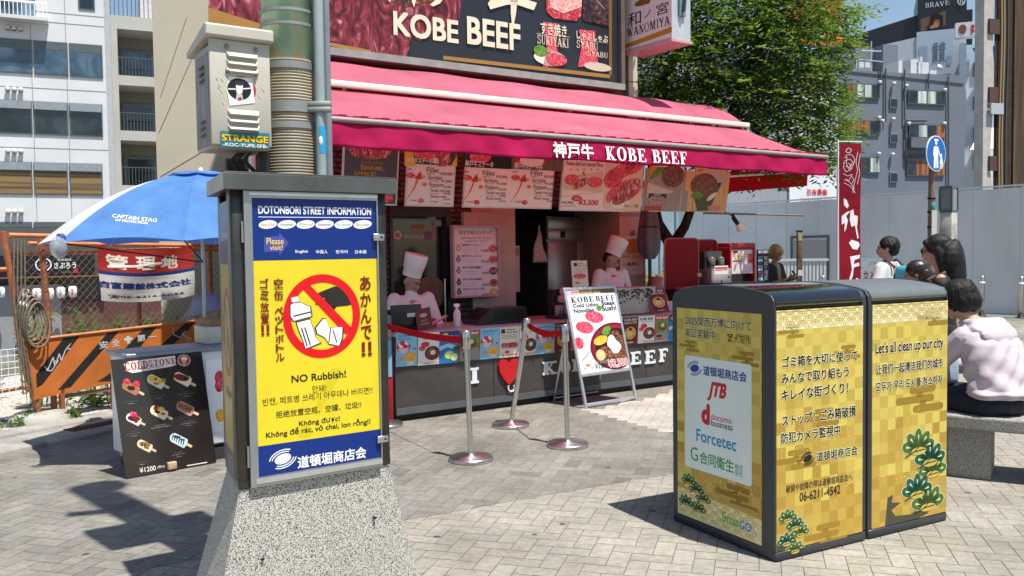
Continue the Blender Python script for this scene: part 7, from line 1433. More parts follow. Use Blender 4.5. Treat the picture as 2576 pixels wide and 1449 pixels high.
for pts in ([(10, 128), (17, 132), (22, 146), (18, 152), (11, 144)], [(6, 170), (18, 160), (26, 158), (16, 170), (20, 180), (16, 200), (12, 208), (13, 186), (6, 190)], [(26, 158), (32, 154), (34, 168), (42, 170), (42, 182), (40, 196), (44, 222), (41, 224), (36, 192), (28, 196), (24, 178)], [(22, 234), (28, 226), (44, 232), (46, 240), (40, 250), (30, 248)], [(24, 266), (46, 262), (46, 270), (34, 274), (32, 284), (44, 280), (45, 288), (32, 292), (30, 312), (26, 322), (22, 320), (28, 296)], [(38, 316), (44, 320), (42, 340), (40, 360), (32, 360), (34, 334)]): a.poly(pts, wht, 1)
a.v = [q + V((0, .012 * math.sin(q.z * 4.2) - 0, 0)) for q in a.v]; a.build('cloth', fl)
b = MB(); b.tube([(fl_t.x - .02, FY, 0), (fl_t.x - .02, FY, fl_t.z + .06)], .012, C('d8d8d8'), 8); b.tube([(fl_t.x - .02, FY, fl_t.z + .03), (fl_r.x + .04, FY, fl_t.z + .02)], .008, C('d8d8d8'), 8); b.build('pole', fl); b = MB(); b.rbox(fl_t.x - .17, fl_t.x + .13, FY - .12, FY + .12, 0, .12, BLK, .02); b.build('base', fl)
# footway sign
SY = 12.6; p = atY(2354, 600, SY); fs_ = empty('footpath_sign', (p.x, SY, 0), 'round blue footpath sign of an adult with child on a brown pole', 'road sign'); sc_ = atY(2355, 386, SY); rad = (atY(2355, 341, SY) - sc_).length
bpole = mat('brown_pole', (.24, .16, .13), .55, var=.12, scale=8); b = MB(); b.tube([(p.x - .02, SY + .12, 0), (p.x - .005, SY + .12, sc_.z - .12), (p.x, SY + .12, sc_.z + .15)], [.05, .045, .03], bpole, 12); b.build('pole', fs_)
for z in (.30, .50, .72): zz3 = sc_.z - .35 - z; b = MB(); b.lathe([(.052, 0), (.056, 0), (.056, .03), (.052, .03)], BLK, 14, (p.x - .008, SY + .12, zz3)); b.build('band', fs_)
b = MB(); b.box(p.x - .03, p.x + .045, SY + .06, SY + .065, 1.62, 2.0, C('c9c9c4')); b.build('sticker', fs_); b = MB(); b.ball((p.x - .0, SY + .07, 2.05), (.03, .01, .06), C('2a9a9a'), 8); b.build('sticker', fs_)
tiltx = V((.82, .57, 0)); a = Art(100, 100, sc_ - tiltx * rad + V((0, 0, rad)), tiltx * 2 * rad, V((0, 0, -2 * rad)), .003)
a.ell(50, 50, 50, 50, C('dfe6ea'), 0, n=48); b2 = a.v[-48:]; o_ = len(a.v); a.v += [q - a.n * .012 for q in b2]; a.f += [[o_ - 48 + i, o_ + i, o_ + (i + 1) % 48, o_ - 48 + (i + 1) % 48] for i in range(48)] + [list(range(o_ + 47, o_ - 1, -1))]; a.mi += [0] * 49; a.sm += [False] * 49
sblue = C('0a62b4', .35); a.ell(50, 50, 47, 47, sblue, 1, n=48); wv2 = C('eef2f4')
a.ell(48, 20, 6, 7, wv2, 2); a.poly([(38, 10), (58, 10), (60, 15), (36, 15)], wv2, 2.2); a.poly([(38, 30), (58, 30), (62, 38), (58, 60), (52, 60), (36, 60), (33, 56), (34, 38)], wv2, 2); a.poly([(37, 60), (47, 60), (46, 92), (36, 92)], wv2, 2); a.poly([(48, 60), (58, 60), (60, 90), (50, 92)], wv2, 2); a.line([(60, 38), (66, 52), (70, 60)], 4, wv2, 2); a.ell(74, 54, 5, 5, wv2, 2); a.poly([(69, 60), (79, 60), (84, 78), (66, 78)], wv2, 2.3); a.poly([(69, 78), (74, 78), (73, 92), (68, 92)], wv2, 2); a.poly([(76, 78), (81, 78), (82, 90), (77, 92)], wv2, 2); a.build('plate', fs_)
# light pillar
LY = 13.4; l0, l1 = atY(2375, 600, LY), atY(2418, 600, LY); lw = (l1.x - l0.x) / 2; lp = empty('light_pillar', ((l0.x + l1.x) / 2, LY, 0), 'pale square light pillar with a slatted grey lantern top', 'street light'); LMx = Matrix.Translation(((l0.x + l1.x) / 2, LY + lw, 0)) @ Matrix.Rotation(R(38), 4, 'Z'); hw = lw * 1.42 / 2 * 1.02; zt8, zb8 = atY(2396, 467, LY).z, atY(2396, 533, LY).z
b = MB(LMx); b.rbox(-hw, hw, -hw, hw, 0, zb8, blotch('pale_pillar', [(.3, '8a8880'), (.5, 'b9b6ae'), (.7, 'cfccc4')], 3, .6, .6, 5), .01); b.build('shaft', lp)
b = MB(LMx); b.box(-hw * 1.04, hw * 1.04, -hw * 1.04, hw * 1.04, zb8 + .001, zb8 + .03, mat('lantern_frame_grey', (.13, .15, .16), .5)); b.box(-hw * 1.04, hw * 1.04, -hw * 1.04, hw * 1.04, zt8 - .03, zt8, mat('lantern_frame_grey', (.13, .15, .16), .5)); [b.box(sx * hw * 1.0 - .012, sx * hw * 1.0 + .012, sy * hw - .012, sy * hw + .012, zb8 + .031, zt8 - .031, mat('lantern_frame_grey', (.13, .15, .16), .5)) for sx in (-1, 1) for sy in (-1, 1)]; b.build('lantern_frame', lp)
b = MB(LMx); b.box(-hw * .9, hw * .9, -hw * .9, hw * .9, zb8 + .031, zt8 - .031, mat('lantern_glass', (.26, .30, .31), .25, var=.05)); [b.box(-hw * .9 + i * hw * .3, -hw * .9 + i * hw * .3 + .012, -hw * .96, -hw * .901, zb8 + .031, zt8 - .031, mat('lantern_slat', (.45, .50, .50), .4)) for i in range(7)]; b.build('lantern', lp)
# stone bench
bs = blotch('granite_bench', [(.38, '68655f'), (.46, '85827a'), (.55, '9c988f'), (.66, 'aaa69d')], 150, .75, .2, 5); BZ = .41
fpts = [gnd(x, y, BZ) for x, y in ((2394, 1042), (2435, 1047), (2485, 1053), (2576, 1062))]; c_ = V((4.6, 8.4, 0)); t = empty('stone_bench', V((3.6, 6.4, 0)), 'curved grey granite bench on block legs where the woman sits', 'bench')
arc_c = V((4.75, 8.2, 0)); r0 = sum(((V((p.x, p.y, 0)) - arc_c).length for p in fpts)) / 4
an0 = math.degrees(math.atan2(fpts[0].y - arc_c.y, fpts[0].x - arc_c.x)) - 3
def ringseg(b, r1, r2, a0, a1, z0, z1, m, n=20):
    vs = []; 
    for i in range(n + 1): t_ = R(a0 + (a1 - a0) * i / n); vs += [(arc_c.x + r * math.cos(t_), arc_c.y + r * math.sin(t_), z) for r, z in ((r1, z0), (r2, z0), (r2, z1), (r1, z1))]
    fs = [(4*i + j, 4*i + (j+1) % 4, 4*i + 4 + (j+1) % 4, 4*i + 4 + j) for i in range(n) for j in range(4)] + [(3, 2, 1, 0), (4*n, 4*n+1, 4*n+2, 4*n+3)]; b.add(vs, fs, m)
b = MB(); ringseg(b, r0 - .46, r0, an0, an0 + 62, BZ - .085, BZ, bs); b.build('seat', t, bevel=.012)
for a0 in (an0 + 2.5, an0 + 23, an0 + 44): b = MB(); ringseg(b, r0 - .42, r0 - .05, a0, a0 + 4.4, 0, BZ - .0855, bs, 6); b.build('leg', t, bevel=.01)
b = MB(); b.rbox(2.80, 3.06, 6.0, 6.1, .1, .14, C('c9c9c9'), .01); tag(b.build('folded_paper'), 'pale folded paper lying in the shade under the bench end', 'paper')
# second bench across
b = MB(); b.rbox(5.2, 7.2, 9.3, 9.75, .33, .41, bs, .012); b.rbox(5.3, 5.6, 9.35, 9.7, 0, .329, bs, .01); b.rbox(6.8, 7.1, 9.35, 9.7, 0, .329, bs, .01); tag(b.build('far_bench'), 'straight dark granite bench farther back at the right edge', 'bench')

# ================================================================ street tree behind the kiosk
tr = empty('street_tree', V((2.55, 12.3, 0)), 'leafy zelkova street tree spreading behind the awning beside the billboard', 'tree'); bark = blotch('dark_bark', [(.35, '1d1713'), (.55, '3a3028'), (.75, '574a3e')], 16, .9, 1, 6, bump=.6, stretch=(1, 1, .3))
b = MB(); TY = 12.3
P_ = lambda x, y, Y=TY: atY(x, y, Y)
base_t = P_(1690, 620); trunk_pts = [V((base_t.x, TY, 0)), V((base_t.x + .02, TY, 1.0)), base_t]
b.tube(trunk_pts, [.17, .13, .11], bark, 12); limbs = []
def limb(pts, r0_, r1_): n = len(pts); b.tube(pts, [r0_ + (r1_ - r0_) * i / (n - 1) for i in range(n)], bark, 8); limbs.append(pts)
limb([base_t, P_(1655, 560), P_(1638, 470, 12.6), P_(1640, 300, 12.8), P_(1700, 150, 12.8)], .09, .025); limb([base_t, P_(1722, 570), P_(1748, 500), P_(1790, 400, 12.0), P_(1880, 300, 11.8), P_(1960, 200, 11.7)], .08, .02); limb([P_(1655, 520), P_(1690, 330, 12.9), P_(1660, 210, 12.9), P_(1715, 110, 12.9), P_(1770, 10, 12.9), P_(1800, -120, 12.9)], .085, .02); limb([P_(1748, 500), P_(1850, 430, 12.6), P_(1960, 390, 12.3), P_(2060, 330, 12.2)], .05, .012); limb([P_(1790, 400, 12), P_(1870, 200, 12.6), P_(1940, 60, 12.8), P_(2000, -100, 12.8)], .05, .012); limb([P_(1715, 110, 12.9), P_(1850, 60, 13.2), P_(1990, 20, 13.2), P_(2100, 0, 13)], .04, .01); limb([P_(1690, 330, 12.9), P_(1620, 260, 12.6), P_(1600, 180, 12.4)], .04, .012); limb([P_(1880, 300, 11.8), P_(1990, 270, 11.7), P_(2080, 230, 11.7)], .03, .01)
b.build('trunk', tr)
rnd = random.Random(21); leaf_a = cloth('zelkova_leaf', (.045, .095, .022), (.14, .25, .03), .42, .25, 1.6); leaf_b = cloth('zelkova_leaf_light', (.10, .16, .035), (.28, .38, .06), .42, .2, 1.6)
b = MB()
blobs = [(1660, 60, 130, 90), (1780, 20, 140, 90), (1900, 30, 130, 80), (2010, 30, 110, 70), (1700, 170, 120, 80), (1830, 140, 120, 80), (1950, 130, 110, 70), (2050, 110, 80, 50), (1640, 280, 90, 70), (1740, 280, 110, 70), (1860, 250, 110, 60), (1980, 240, 110, 60), (2070, 235, 60, 34), (1700, 345, 110, 50), (1830, 345, 110, 50), (1950, 340, 110, 50), (2050, 330, 80, 46), (1930, 400, 90, 34), (2040, 395, 76, 36), (2090, 300, 40, 24), (1870, -60, 200, 60), (2120, 10, 46, 26), (2000, 200, 80, 40), (1610, 180, 60, 70)]
wts = [rx * ry for _, _, rx, ry in blobs]; tot = sum(wts)
def leafspray(c, d, n, m):
    side = d.cross(V((0, 0, 1))); side = side.normalized() if side.length > .01 else V((1, 0, 0)); ln = rnd.uniform(.22, .42)
    for i in range(n):
        k = (i + 1) / n; p = c + d * ln * k + V((0, 0, -.10 * k * k)); s_ = (1 if i % 2 else -1)
        ld_ = (d * .55 + side * s_ * .8 + V((0, 0, rnd.uniform(-.45, .1)))).normalized(); wd_ = ld_.cross(V((rnd.gauss(0, .35), rnd.gauss(0, .35), 1))).normalized(); L_ = rnd.uniform(.075, .125)
        b.add([p, p + ld_ * L_ * .45 + wd_ * L_ * .2, p + ld_ * L_, p + ld_ * L_ * .45 - wd_ * L_ * .2], [(0, 1, 2, 3)], m)
for (x, y, rx, ry), w_ in zip(blobs, wts):
    n = int(5300 * w_ / tot) + 12
    for _ in range(n):
        t_ = rnd.uniform(0, 6.28); r = math.sqrt(rnd.random()); Y = TY + .35 + rnd.gauss(0, .75)
        c = atY(x + rx * r * math.cos(t_), y + ry * r * math.sin(t_), max(11.3, min(14.2, Y)))
        d = V((math.cos(t_) * .8 + rnd.gauss(.15, .4), rnd.gauss(-.1, .6), -math.sin(t_) * .35 + rnd.gauss(.02, .25))).normalized()
        leafspray(c, d, rnd.randint(6, 10), leaf_b if rnd.random() < .34 else leaf_a)
b.build('crown', tr)

# ================================================================ buildings on the right
zr5 = zmap((3000, 0, 3840), 1739); gd = mat('grey_blue_render', (.15, .175, .215), .7, var=.05, scale=.25)
fg = Facade(15, 2428, 194, 62); gb2 = empty('grey_apartment_building', fg.o, 'blue grey apartment building with curtained windows behind the hoarding', 'building')
s_l2 = fg.p(2010, 300).x; rt = fg.p(*zr5(700, 560)).z
b = MB(fg.M); b.box(s_l2 - 12, 0, 0, 14, -3, rt, gd); b.box(s_l2 - 12, -1, .2, 14, rt, rt + .02, mat('roof_grey', (.3, .3, .31), .8)); b.build('wall', gb2)
cur_or = blotch('orange_curtain', [(.4, '6a3a1e'), (.6, 'a8683a')], .9, .6, .3, 2, stretch=(4, 4, .2)); cur_wh = blotch('pale_curtain', [(.4, '8a9a94'), (.6, 'd0d6cc')], .9, .6, .3, 2, stretch=(4, 4, .2)); dk_pane = blotch('dark_pane', [(.4, '14191e'), (.6, '2a343c')], .5, .12, 1, 2)
def win(fx, parent, x0, yl0, yl1, x1, yr0, yr1, panes, zm=zr5, frame_m=None):
    s0_, s1_, z0_, z1_ = fx.rect(x0, yl0, yl1, x1, yr0, yr1, zm); b = MB(fx.M); b.box(s0_, s1_, -.12, -.002, z0_, z1_, frame_m or mull); o = b.build('window', parent); n = len(panes); w_ = (s1_ - s0_) / n
    for i, m_ in enumerate(panes): b = MB(fx.M); b.box(s0_ + i * w_ + .05, s0_ + (i + 1) * w_ - .05, -.135, -.1205, z0_ + .08, z1_ - .08, m_); b.build('pane', o)
win(fg, gb2, 300, 640, 755, 612, 660, 772, (dk_pane, cur_or, cur_wh, cur_wh, dk_pane)); win(fg, gb2, 830, 690, 805, 1120, 715, 825, (dk_pane, cur_wh, cur_wh, dk_pane)); win(fg, gb2, 300, 925, 1035, 612, 940, 1050, (cur_or, cur_or, cur_or, dk_pane)); win(fg, gb2, 840, 960, 1070, 1118, 975, 1080, (dk_pane, cur_wh, dk_pane, cur_or)); win(fg, gb2, 300, 1215, 1340, 612, 1222, 1350, (cur_or, cur_or, dk_pane, cur_wh)); win(fg, gb2, 820, 1235, 1365, 1115, 1245, 1372, (dk_pane, cur_or, cur_or, cur_or))
for y0, y1 in ((760, 838), (1035, 1110), (1335, 1415)): win(fg, gb2, 692, y0, y1, 752, y0 + 4, y1 + 4, (dk_pane,), frame_m=C('7a828a'))
b = MB(fg.M); pm = mat('dark_pipe', (.08, .085, .09), .5)
for x, y0, y1 in ((665, 530, 940), (628, 500, 660), (812, 540, 930), (820, 940, 1230), (1152, 590, 1449), (998, 570, 690)): A_, B_ = fg.p(*zr5(x, y0), -.15), fg.p(*zr5(x, y1), -.15); b.tube([A_, B_], .06, pm, 6)
b.tube([fg.p(*zr5(300, 545), -.05), fg.p(*zr5(1270, 650), -.05)], .035, pm, 5); b.tube([fg.p(*zr5(825, 935), -.15), fg.p(*zr5(980, 935), -.15)], .08, pm, 6); b.tube([fg.p(*zr5(825, 1215), -.15), fg.p(*zr5(970, 1205), -.15)], .08, pm, 6); b.build('pipe', gb2)
s0_, s1_, z0_, z1_ = fg.rect(825, 1070, 1150, 1000, 1078, 1156, zr5); b = MB(fg.M); b.box(s0_, s1_, -.5, -.002, z0_, z1_, mat('balcony_slats', (.13, .14, .16), .6)); b.build('balcony', gb2)
for i, (x, y) in enumerate(((620, 640), (730, 650), (828, 668), (1125, 700), (615, 915), (725, 925), (845, 960), (1122, 960), (612, 1195), (720, 1200), (640, 940))): A_ = fg.p(*zr5(x, y), -.2); b = MB(fg.M); b.lathe([(0, 0), (.13, 0), (.13, .2), (0, .24)], C('c9ccd0'), 10, A_ + V((0, 0, -.1))); b.build('vent', gb2)
b = MB(fg.M); A_, B_ = fg.p(*zr5(645, 545), 3), fg.p(*zr5(760, 350), 3); b.box(A_.x, B_.x, 3, 9, rt, B_.z, gd); b.box(A_.x + .3, B_.x - .5, 2.95, 2.999, rt + 1.2, B_.z - 1.5, dk_pane); A_ = fg.p(*zr5(430, 470), 4); b.box(A_.x, fg.p(*zr5(640, 470), 4).x, 4, 9, rt, fg.p(*zr5(600, 380), 4).z, gd); b.build('penthouse', gb2)
b = MB(fg.M)
for x0, x1, y0 in ((340, 440, 450), (460, 560, 480), (905, 1000, 480), (935, 950, 440), (1010, 1060, 545), (765, 795, 470), (860, 920, 460)): A_, B_ = fg.p(*zr5(x0, 500), 1), fg.p(*zr5(x1, 500), 1); b.box(A_.x, B_.x, 1, 2.6, rt + .02, max(rt + .5, fg.p(*zr5(x0, y0), 1).z), C('c9ccce'))
A_ = fg.p(*zr5(1080, 525), .6); b.lathe([(0, 0), (.2, .02), (.24, .06)], C('b9bcc0'), 14, M=Matrix.Translation(A_) @ Matrix.Rotation(R(75), 4, 'X')); A_ = fg.p(*zr5(553, 430), .6); b.tube([(A_.x, .6, rt), (A_.x, .6, fg.p(*zr5(553, 320), .6).z)], .05, C('b0b4b8'), 5); b.tube([(A_.x - .8, .6, fg.p(*zr5(553, 400), .6).z), (A_.x + .8, .6, fg.p(*zr5(553, 395), .6).z)], .05, C('b0b4b8'), 5)
b.tube([fg.p(*zr5(340, 450), .5), fg.p(*zr5(640, 480), .5)], .04, C('b0b4b8'), 5); b.build('roof_equipment', gb2)
# lettable sign boards on the white slab wing left of it
fb2 = Facade(15, 2110, 180, 52); wn_ = empty('advert_wing', fb2.p(2060, 300).x * fb2.u + fb2.o, 'pale building wing carrying white advert spaces with red characters, behind the tree', 'building')
S_ = lambda x, y, d=0: fb2.p(x, y, d)
b = MB(fb2.M); b.box(S_(1700, 300).x, S_(2108, 300).x, .1, 12, -3, S_(2060, 165).z, mat('grey_wing', (.32, .34, .37), .7)); b.build('wall', wn_)
def advert(x0, y0, x1, y1, nm='advert_board'): A_, B_ = S_(x0, y0), S_(x1, y1); return Art((B_.x - A_.x) * 10, (A_.z - B_.z) * 10, fb2.M @ V((A_.x, -.05, A_.z)), fb2.u * (B_.x - A_.x), V((0, 0, B_.z - A_.z)), .03)
zr6 = lambda x, y: ((2300 + x * (900 / 1863)) * SK, y * (900 / 1863) * SK)
a = advert(1985, 178, 2108, 278); a.sheet(C('e4e8ea'), .12); a.zm = zr6; a.zt('広告募集', 1455, 668, 1662, 622, C('d0303a'), 1, bold=.03); a.zt('06-6585-0192', 1440, 720, 1710, 688, C('9aa0a4'), 1); a.build('advert_board', wn_)
a = advert(1985, 500 - 60, 2103, 520); a.sheet(C('e4e8ea'), .12); zr7 = zmap((2700, 600, 3840), 2576); a.zm = zr7; a.zt('広告募集', 732, 296, 908, 248, C('d0303a'), 1, bold=.03); a.zt('TEL06-6585-0192', 672, 346, 960, 322, C('8a9094'), 1); a.build('advert_board', wn_)
b = MB(fb2.M); A_, B_ = S_(1960, 530), S_(2108, 296); b.box(A_.x, B_.x, -.02, .09, B_.z - 4, B_.z, mat('pale_slab', (.55, .57, .58), .6)); b.build('slab', wn_)
b = MB(fb2.M); A_, B_ = S_(2000, 170), S_(2140, 150); b.box(A_.x - 6, B_.x, -.5, 5, A_.z, A_.z + .8, mat('slate_eaves', (.10, .115, .13), .6)); b.build('canopy', wn_)
# food advert tower high behind the tree
A_, B_ = S_(1980, -60, 2), S_(2118, 118, 2); a = Art(60, 80, fb2.M @ V((A_.x, 2, A_.z)), fb2.u * (B_.x - A_.x), V((0, 0, B_.z - A_.z)), .04); a.sheet(C('d8cabc'), .4); a.rect(0, 0, 60, 34, C('a8302e'), 1); a.ell(20, 52, 24, 18, C('b0502c'), 1); a.ell(44, 46, 14, 12, greens, 2); a.poly([(30, 30), (60, 20), (60, 50), (36, 56)], C('8a3a1c'), 2.4); a.rect(10, 66, 60, 80, C('e07a2a'), 3); a.text('あさひ', 16, 58, 52, 72, wht, 4, bold=.06); a.text('あさひ', 16, 58, 52, 72, C('2a2a3a'), 4.4, bold=.02); tag(a.build('rooftop_food_advert'), 'colourful rooftop food advert glimpsed behind the tree top', 'advert')
# black advert building and white block far right
fk = Facade(-22, 2330, 140, 80); bkb = empty('black_advert_building', fk.o, 'black rooftop advert block with white capitals and a portrait panel', 'building'); bkm = mat('black_cladding', (.012, .014, .018), .35, var=.06)
q = lambda x, y, d=0: fk.p(*zr5(x, y), d)
b = MB(fk.M); A_, B_, C_ = q(335, 292), q(910, 118), q(1345, 60); b.prism([(A_.x - 2, A_.z - 12), (B_.x, B_.z - 12), (B_.x, B_.z), (A_.x - 2, A_.z - .6)], 0, 6, bkm, 'xz'); b.box(B_.x + .002, q(1290, 100).x, -.5, 6, B_.z - 14, q(1000, -60).z, bkm); b.box(q(1290, 60).x, C_.x, .5, 6, B_.z - 14, C_.z, bkm); b.build('wall', bkb)
a = Art(80, 90, fk.M @ V((q(915, -55).x, -.55, q(1000, -55).z)), fk.u * (q(1290, 0).x - q(915, 0).x), V((0, 0, q(1000, 330).z - q(1000, -55).z)), .05); a.crop((3000, 0, 3840), 1739); a.sheet(bkm, .04); a.zs('BRAV', 972, 62, 1120, 8, C('c9ccd0'), 1, t_=.14, h=.05); a.zs('E', 1125, 40, 1165, -10, C('c9ccd0'), 1, t_=.14, h=.05); a.ze(1252, 10, 32, 34, C('c9ccd0'), 1); a.ze(1252, 8, 22, 24, bkm, 2); a.zs('B', 1236, 30, 1268, -10, C('c9ccd0'), 3, t_=.16, h=.06)
a.zp([(935, 150), (1132, 85), (1132, 195), (938, 260)], C('6a5234'), 1); a.ze(1062, 160, 46, 50, C('1a1210'), 2); a.ze(1062, 185, 26, 32, C('a87a54'), 3); a.zp([(1010, 120), (1060, 100), (1110, 130), (1108, 200), (1085, 210), (1086, 150), (1040, 150), (1010, 240), (985, 245), (1005, 180)], C('140e0c'), 4); a.ze(1040, 208, 36, 14, C('a87a54'), 5, rot=-20); a.build('advert_panel', bkb)
fw2 = Facade(-22, 2440, 300, 66); wtb = empty('white_corner_building', fw2.o, 'white corner building with blue and white awnings beside the brick wall', 'building'); q2_ = lambda x, y, d=0: fw2.p(*zr5(x, y), d); whm = mat('white_tiles', (.60, .63, .66), .55, var=.04, scale=.3)
b = MB(fw2.M); A_ = q2_(1290, 340); b.box(A_.x, q2_(1460, 340).x, 0, 10, -4, q2_(1350, 345).z, whm); b.box(q2_(1285, 340).x - .4, A_.x - .002, -.4, .3, -4, A_.z, mat('white_downpipes', (.62, .65, .70), .5)); b.build('wall', wtb)
b = MB(fw2.M); A_, B_ = q2_(660, 345, 1.5), q2_(1190, 215, 1.5); b.prism([(A_.x, A_.z - 9), (q2_(1290, 345, 1.5).x, A_.z - 9), (q2_(1290, 345, 1.5).x, q2_(1290, 200, 1.5).z), (A_.x, A_.z)], 1.5, 8, mat('corrugated_grey', (.46, .50, .53), .5, var=.05, scale=2, stretch=(1, 1, 8)), 'xz'); b.build('upper_wall', wtb)
a = Art(60, 30, fw2.M @ V((q2_(905, 300, 1.4).x, 1.4, q2_(905, 250, 1.4).z)), fw2.u * (q2_(1185, 300, 1.4).x - q2_(905, 300, 1.4).x), V((0, 0, -3.4)) + V((0, 0, 0)), .03); a.sheet(C('a9b8c4'), .05); a.text('賃貸', 26, 8, 48, 22, C('5a6a78'), 1, bold=.02); a.rect(4, 10, 18, 22, C('8fa0ae'), 1); a.rect(50, 18, 58, 24, C('8fa0ae'), 1); a.build('wall_sign', wtb)
s0_, s1_, z0_, z1_ = fw2.rect(1195, 195, 300, 1425, 200, 320, zr5); a = Art(60, 28, fw2.M @ V((s0_, -1.2, z1_)), fw2.u * (s1_ - s0_), V((0, 0, z0_ - z1_)), .03); a.sheet(C('d8d4d2'), .8); a.ell(14, 13, 8, 9, C('7a4a44'), 1); a.ell(34, 10, 4, 4, C('c03a44'), 1); a.ell(34, 18, 4, 4, C('c03a44'), 1); a.poly([(44, 18), (48, 6), (54, 14), (56, 20)], C('4a8a6a'), 1); a.text('CAFE', 44, 21, 57, 25, C('6a6a6a'), 1); a.build('sign_box', wtb)
b = MB(fw2.M); A_, B_ = q2_(1335, 370, -1.5), q2_(1460, 540, -.1); b.add([(A_.x, -1.5, A_.z), (B_.x + 1, -1.5, A_.z), (B_.x + 1, -.1, B_.z), (q2_(1420, 540, -.1).x, -.1, B_.z)], [(0, 1, 2, 3)], C('1f8fd0')); b.build('blue_awning', wtb, thick=.06)
b = MB(fw2.M); A_ = q2_(1318, 1165, -1.6); b.add([(A_.x, -1.6, A_.z), (A_.x + 4.5, -1.6, A_.z), (A_.x + 4.5, -.1, q2_(1410, 1000).z), (q2_(1408, 1000).x, -.1, q2_(1410, 1000).z)], [(0, 1, 2, 3)], C('dfe2e4')); b.build('white_awning', wtb, thick=.06)
for y0, y1 in ((480, 590), (745, 850), (980, 1080), (1200, 1310)): win(fw2, wtb, 1345, y0, y1, 1440, y0 + 5, y1 + 5, (dk_pane, cur_wh))
# brick wall block on the right edge
fr_ = Facade(20, 2474, 300, 24); brb = empty('brown_brick_building', fr_.o, 'brown brick building wall with cables and a torn plaster edge at the far right', 'building')
bkr = bricks('brown_brick', '3c2a22', '4c372c', '2a201c', .22, .075, .8, .01); q3 = lambda x, y, d=0: fr_.p(*zr5(x, y), d)
b = MB(fr_.M); xe = q3(1505, 700).x; b.prism([(xe, 0), (xe + 9, 0), (xe + 9, 1), (xe + 2, 1)], -1, 12, bkr); b.build('wall', brb)
b = MB(fr_.M); xp = q3(1425, 700).x; rn = random.Random(2); pts = [(xp, -1), (xp, 12)] + [(xe + rn.uniform(-.12, .05), 12 - .4 * i) for i in range(33)]; b.prism(pts, .002, .3, mat('torn_plaster', (.50, .46, .42), .8, var=.1, scale=3), 'xz')
for y in (190, 720, 1255): A_ = q3(1460, y); b.box(A_.x, A_.x + .45, -.06, .0, A_.z - .25, A_.z + .15, mat('brick_patch', (.09, .045, .035), .8))
b.build('plaster_edge', brb)
b = MB(fr_.M); xw = q3(1650, 700).x; b.box(xw, xe + 9, -.05, -.002, -1, 12, blotch('weathered_boards', [(.3, '3a2a1c'), (.5, '5a4430'), (.7, '6e563e')], 1.2, .8, .5, 4, stretch=(3, 3, .25))); b.build('boarding', brb)
b = MB(fr_.M)
for x, m_ in ((1535, C('a08a64')), (1555, C('a08a64')), (1585, C('4a4a4c'))): A_ = q3(x, 700); b.tube([(A_.x + .03 * math.sin(z * 1.1), -.08, z) for z in fr(-1, 12, 24)], .028, m_, 6)
b.build('cable', brb)
b = MB(fr_.M); A_ = q3(1510, 840); b.box(A_.x - .25, A_.x + .2, -.12, -.061, A_.z - .18, A_.z + .12, C('b0b4b8')); b.build('junction_box', brb)
# glass corner and flame coloured signboard seen through the gap beside the trunk
GY = 27; p0, p1 = atY(1690, 540, GY), atY(1762, 600, GY); b = MB(); b.box(p0.x - 1.4, p1.x - .35, GY, GY + 3, 0, 5, mat('glass_booth', (.34, .46, .52), .15, var=.1, scale=.6)); [b.box(p0.x - 1.4 + i * .5, p0.x - 1.37 + i * .5, GY - .03, GY - .001, 0, 5, C('6a7a80')) for i in range(4)]; tag(b.build('glass_building'), 'pale glass fronted building glimpsed beyond the trunk', 'building')
p0, p1 = atY(1610, 540, 20), atY(1652, 640, 20); a = Art(40, 60, p0, V((p1.x - p0.x, 0, 0)), V((0, 0, p1.z - p0.z)), .02); a.sheet(C('d8742a'), .06); [a.poly([(4 + i * 7, 60), (8 + i * 7, 20 + 8 * (i % 2)), (12 + i * 7, 60)], C('f2d04a'), 1) for i in range(5)]; tag(a.build('flame_sign'), 'orange and yellow flame patterned board glimpsed left of the trunk', 'sign')
p0 = atY(1632, 690, 16); weed('yellow flowering shrub in a pot glimpsed left of the folded parasol', (p0.x, 16, .2), 26, .95, .25, 77, cloth('yellow_flowers', (.5, .36, .05), (.6, .5, .06), .3), .05, 'shrub', 'flower_shrub')
b = MB(); b.rbox(p0.x - .35, p0.x + .35, 15.7, 16.3, 0, .35, C('d8d4cc'), .03); tag(b.build('white_pot'), 'white planter pot under the yellow shrub', 'pot')
# ================================================================ people: each body one continuous skin, clothes and hair as its children
def blob(items, name, m, parent, voxel=.012, smooth=3, M=None):
    """items: ('c', p0, r0, p1, r1) tapered limb, ('e', centre, (rx, ry, rz)[, matrix]) ; fused into one closed skin"""
    b = MB(M)
    for it in items:
        if it[0] == 'c':
            _, p0, r0, p1, r1 = it; p0, p1 = V(p0), V(p1); b.tube([p0, p1], [r0, r1], m, 10); b.ball(p0, r0, m, 10); b.ball(p1, r1, m, 10)
        else:
            c = V(it[1]); b.ball((0, 0, 0), it[2], m, 14, M=Matrix.Translation(c) @ (it[3] if len(it) > 3 else Matrix.Identity(4)))
    o = b.build(name, parent); md = o.modifiers.new('fuse', 'REMESH'); md.mode = 'VOXEL'; md.voxel_size = voxel; md.use_smooth_shade = True
    sm = o.modifiers.new('soften', 'SMOOTH'); sm.factor = .5; sm.iterations = smooth
    return o
def chain(pts, rs): return [('c', pts[i], rs[i], pts[i + 1], rs[i + 1]) for i in range(len(pts) - 1)]
def rot3(yaw=0, pitch=0, roll=0): return Matrix.Rotation(R(yaw), 4, 'Z') @ Matrix.Rotation(R(pitch), 4, 'X') @ Matrix.Rotation(R(roll), 4, 'Y')
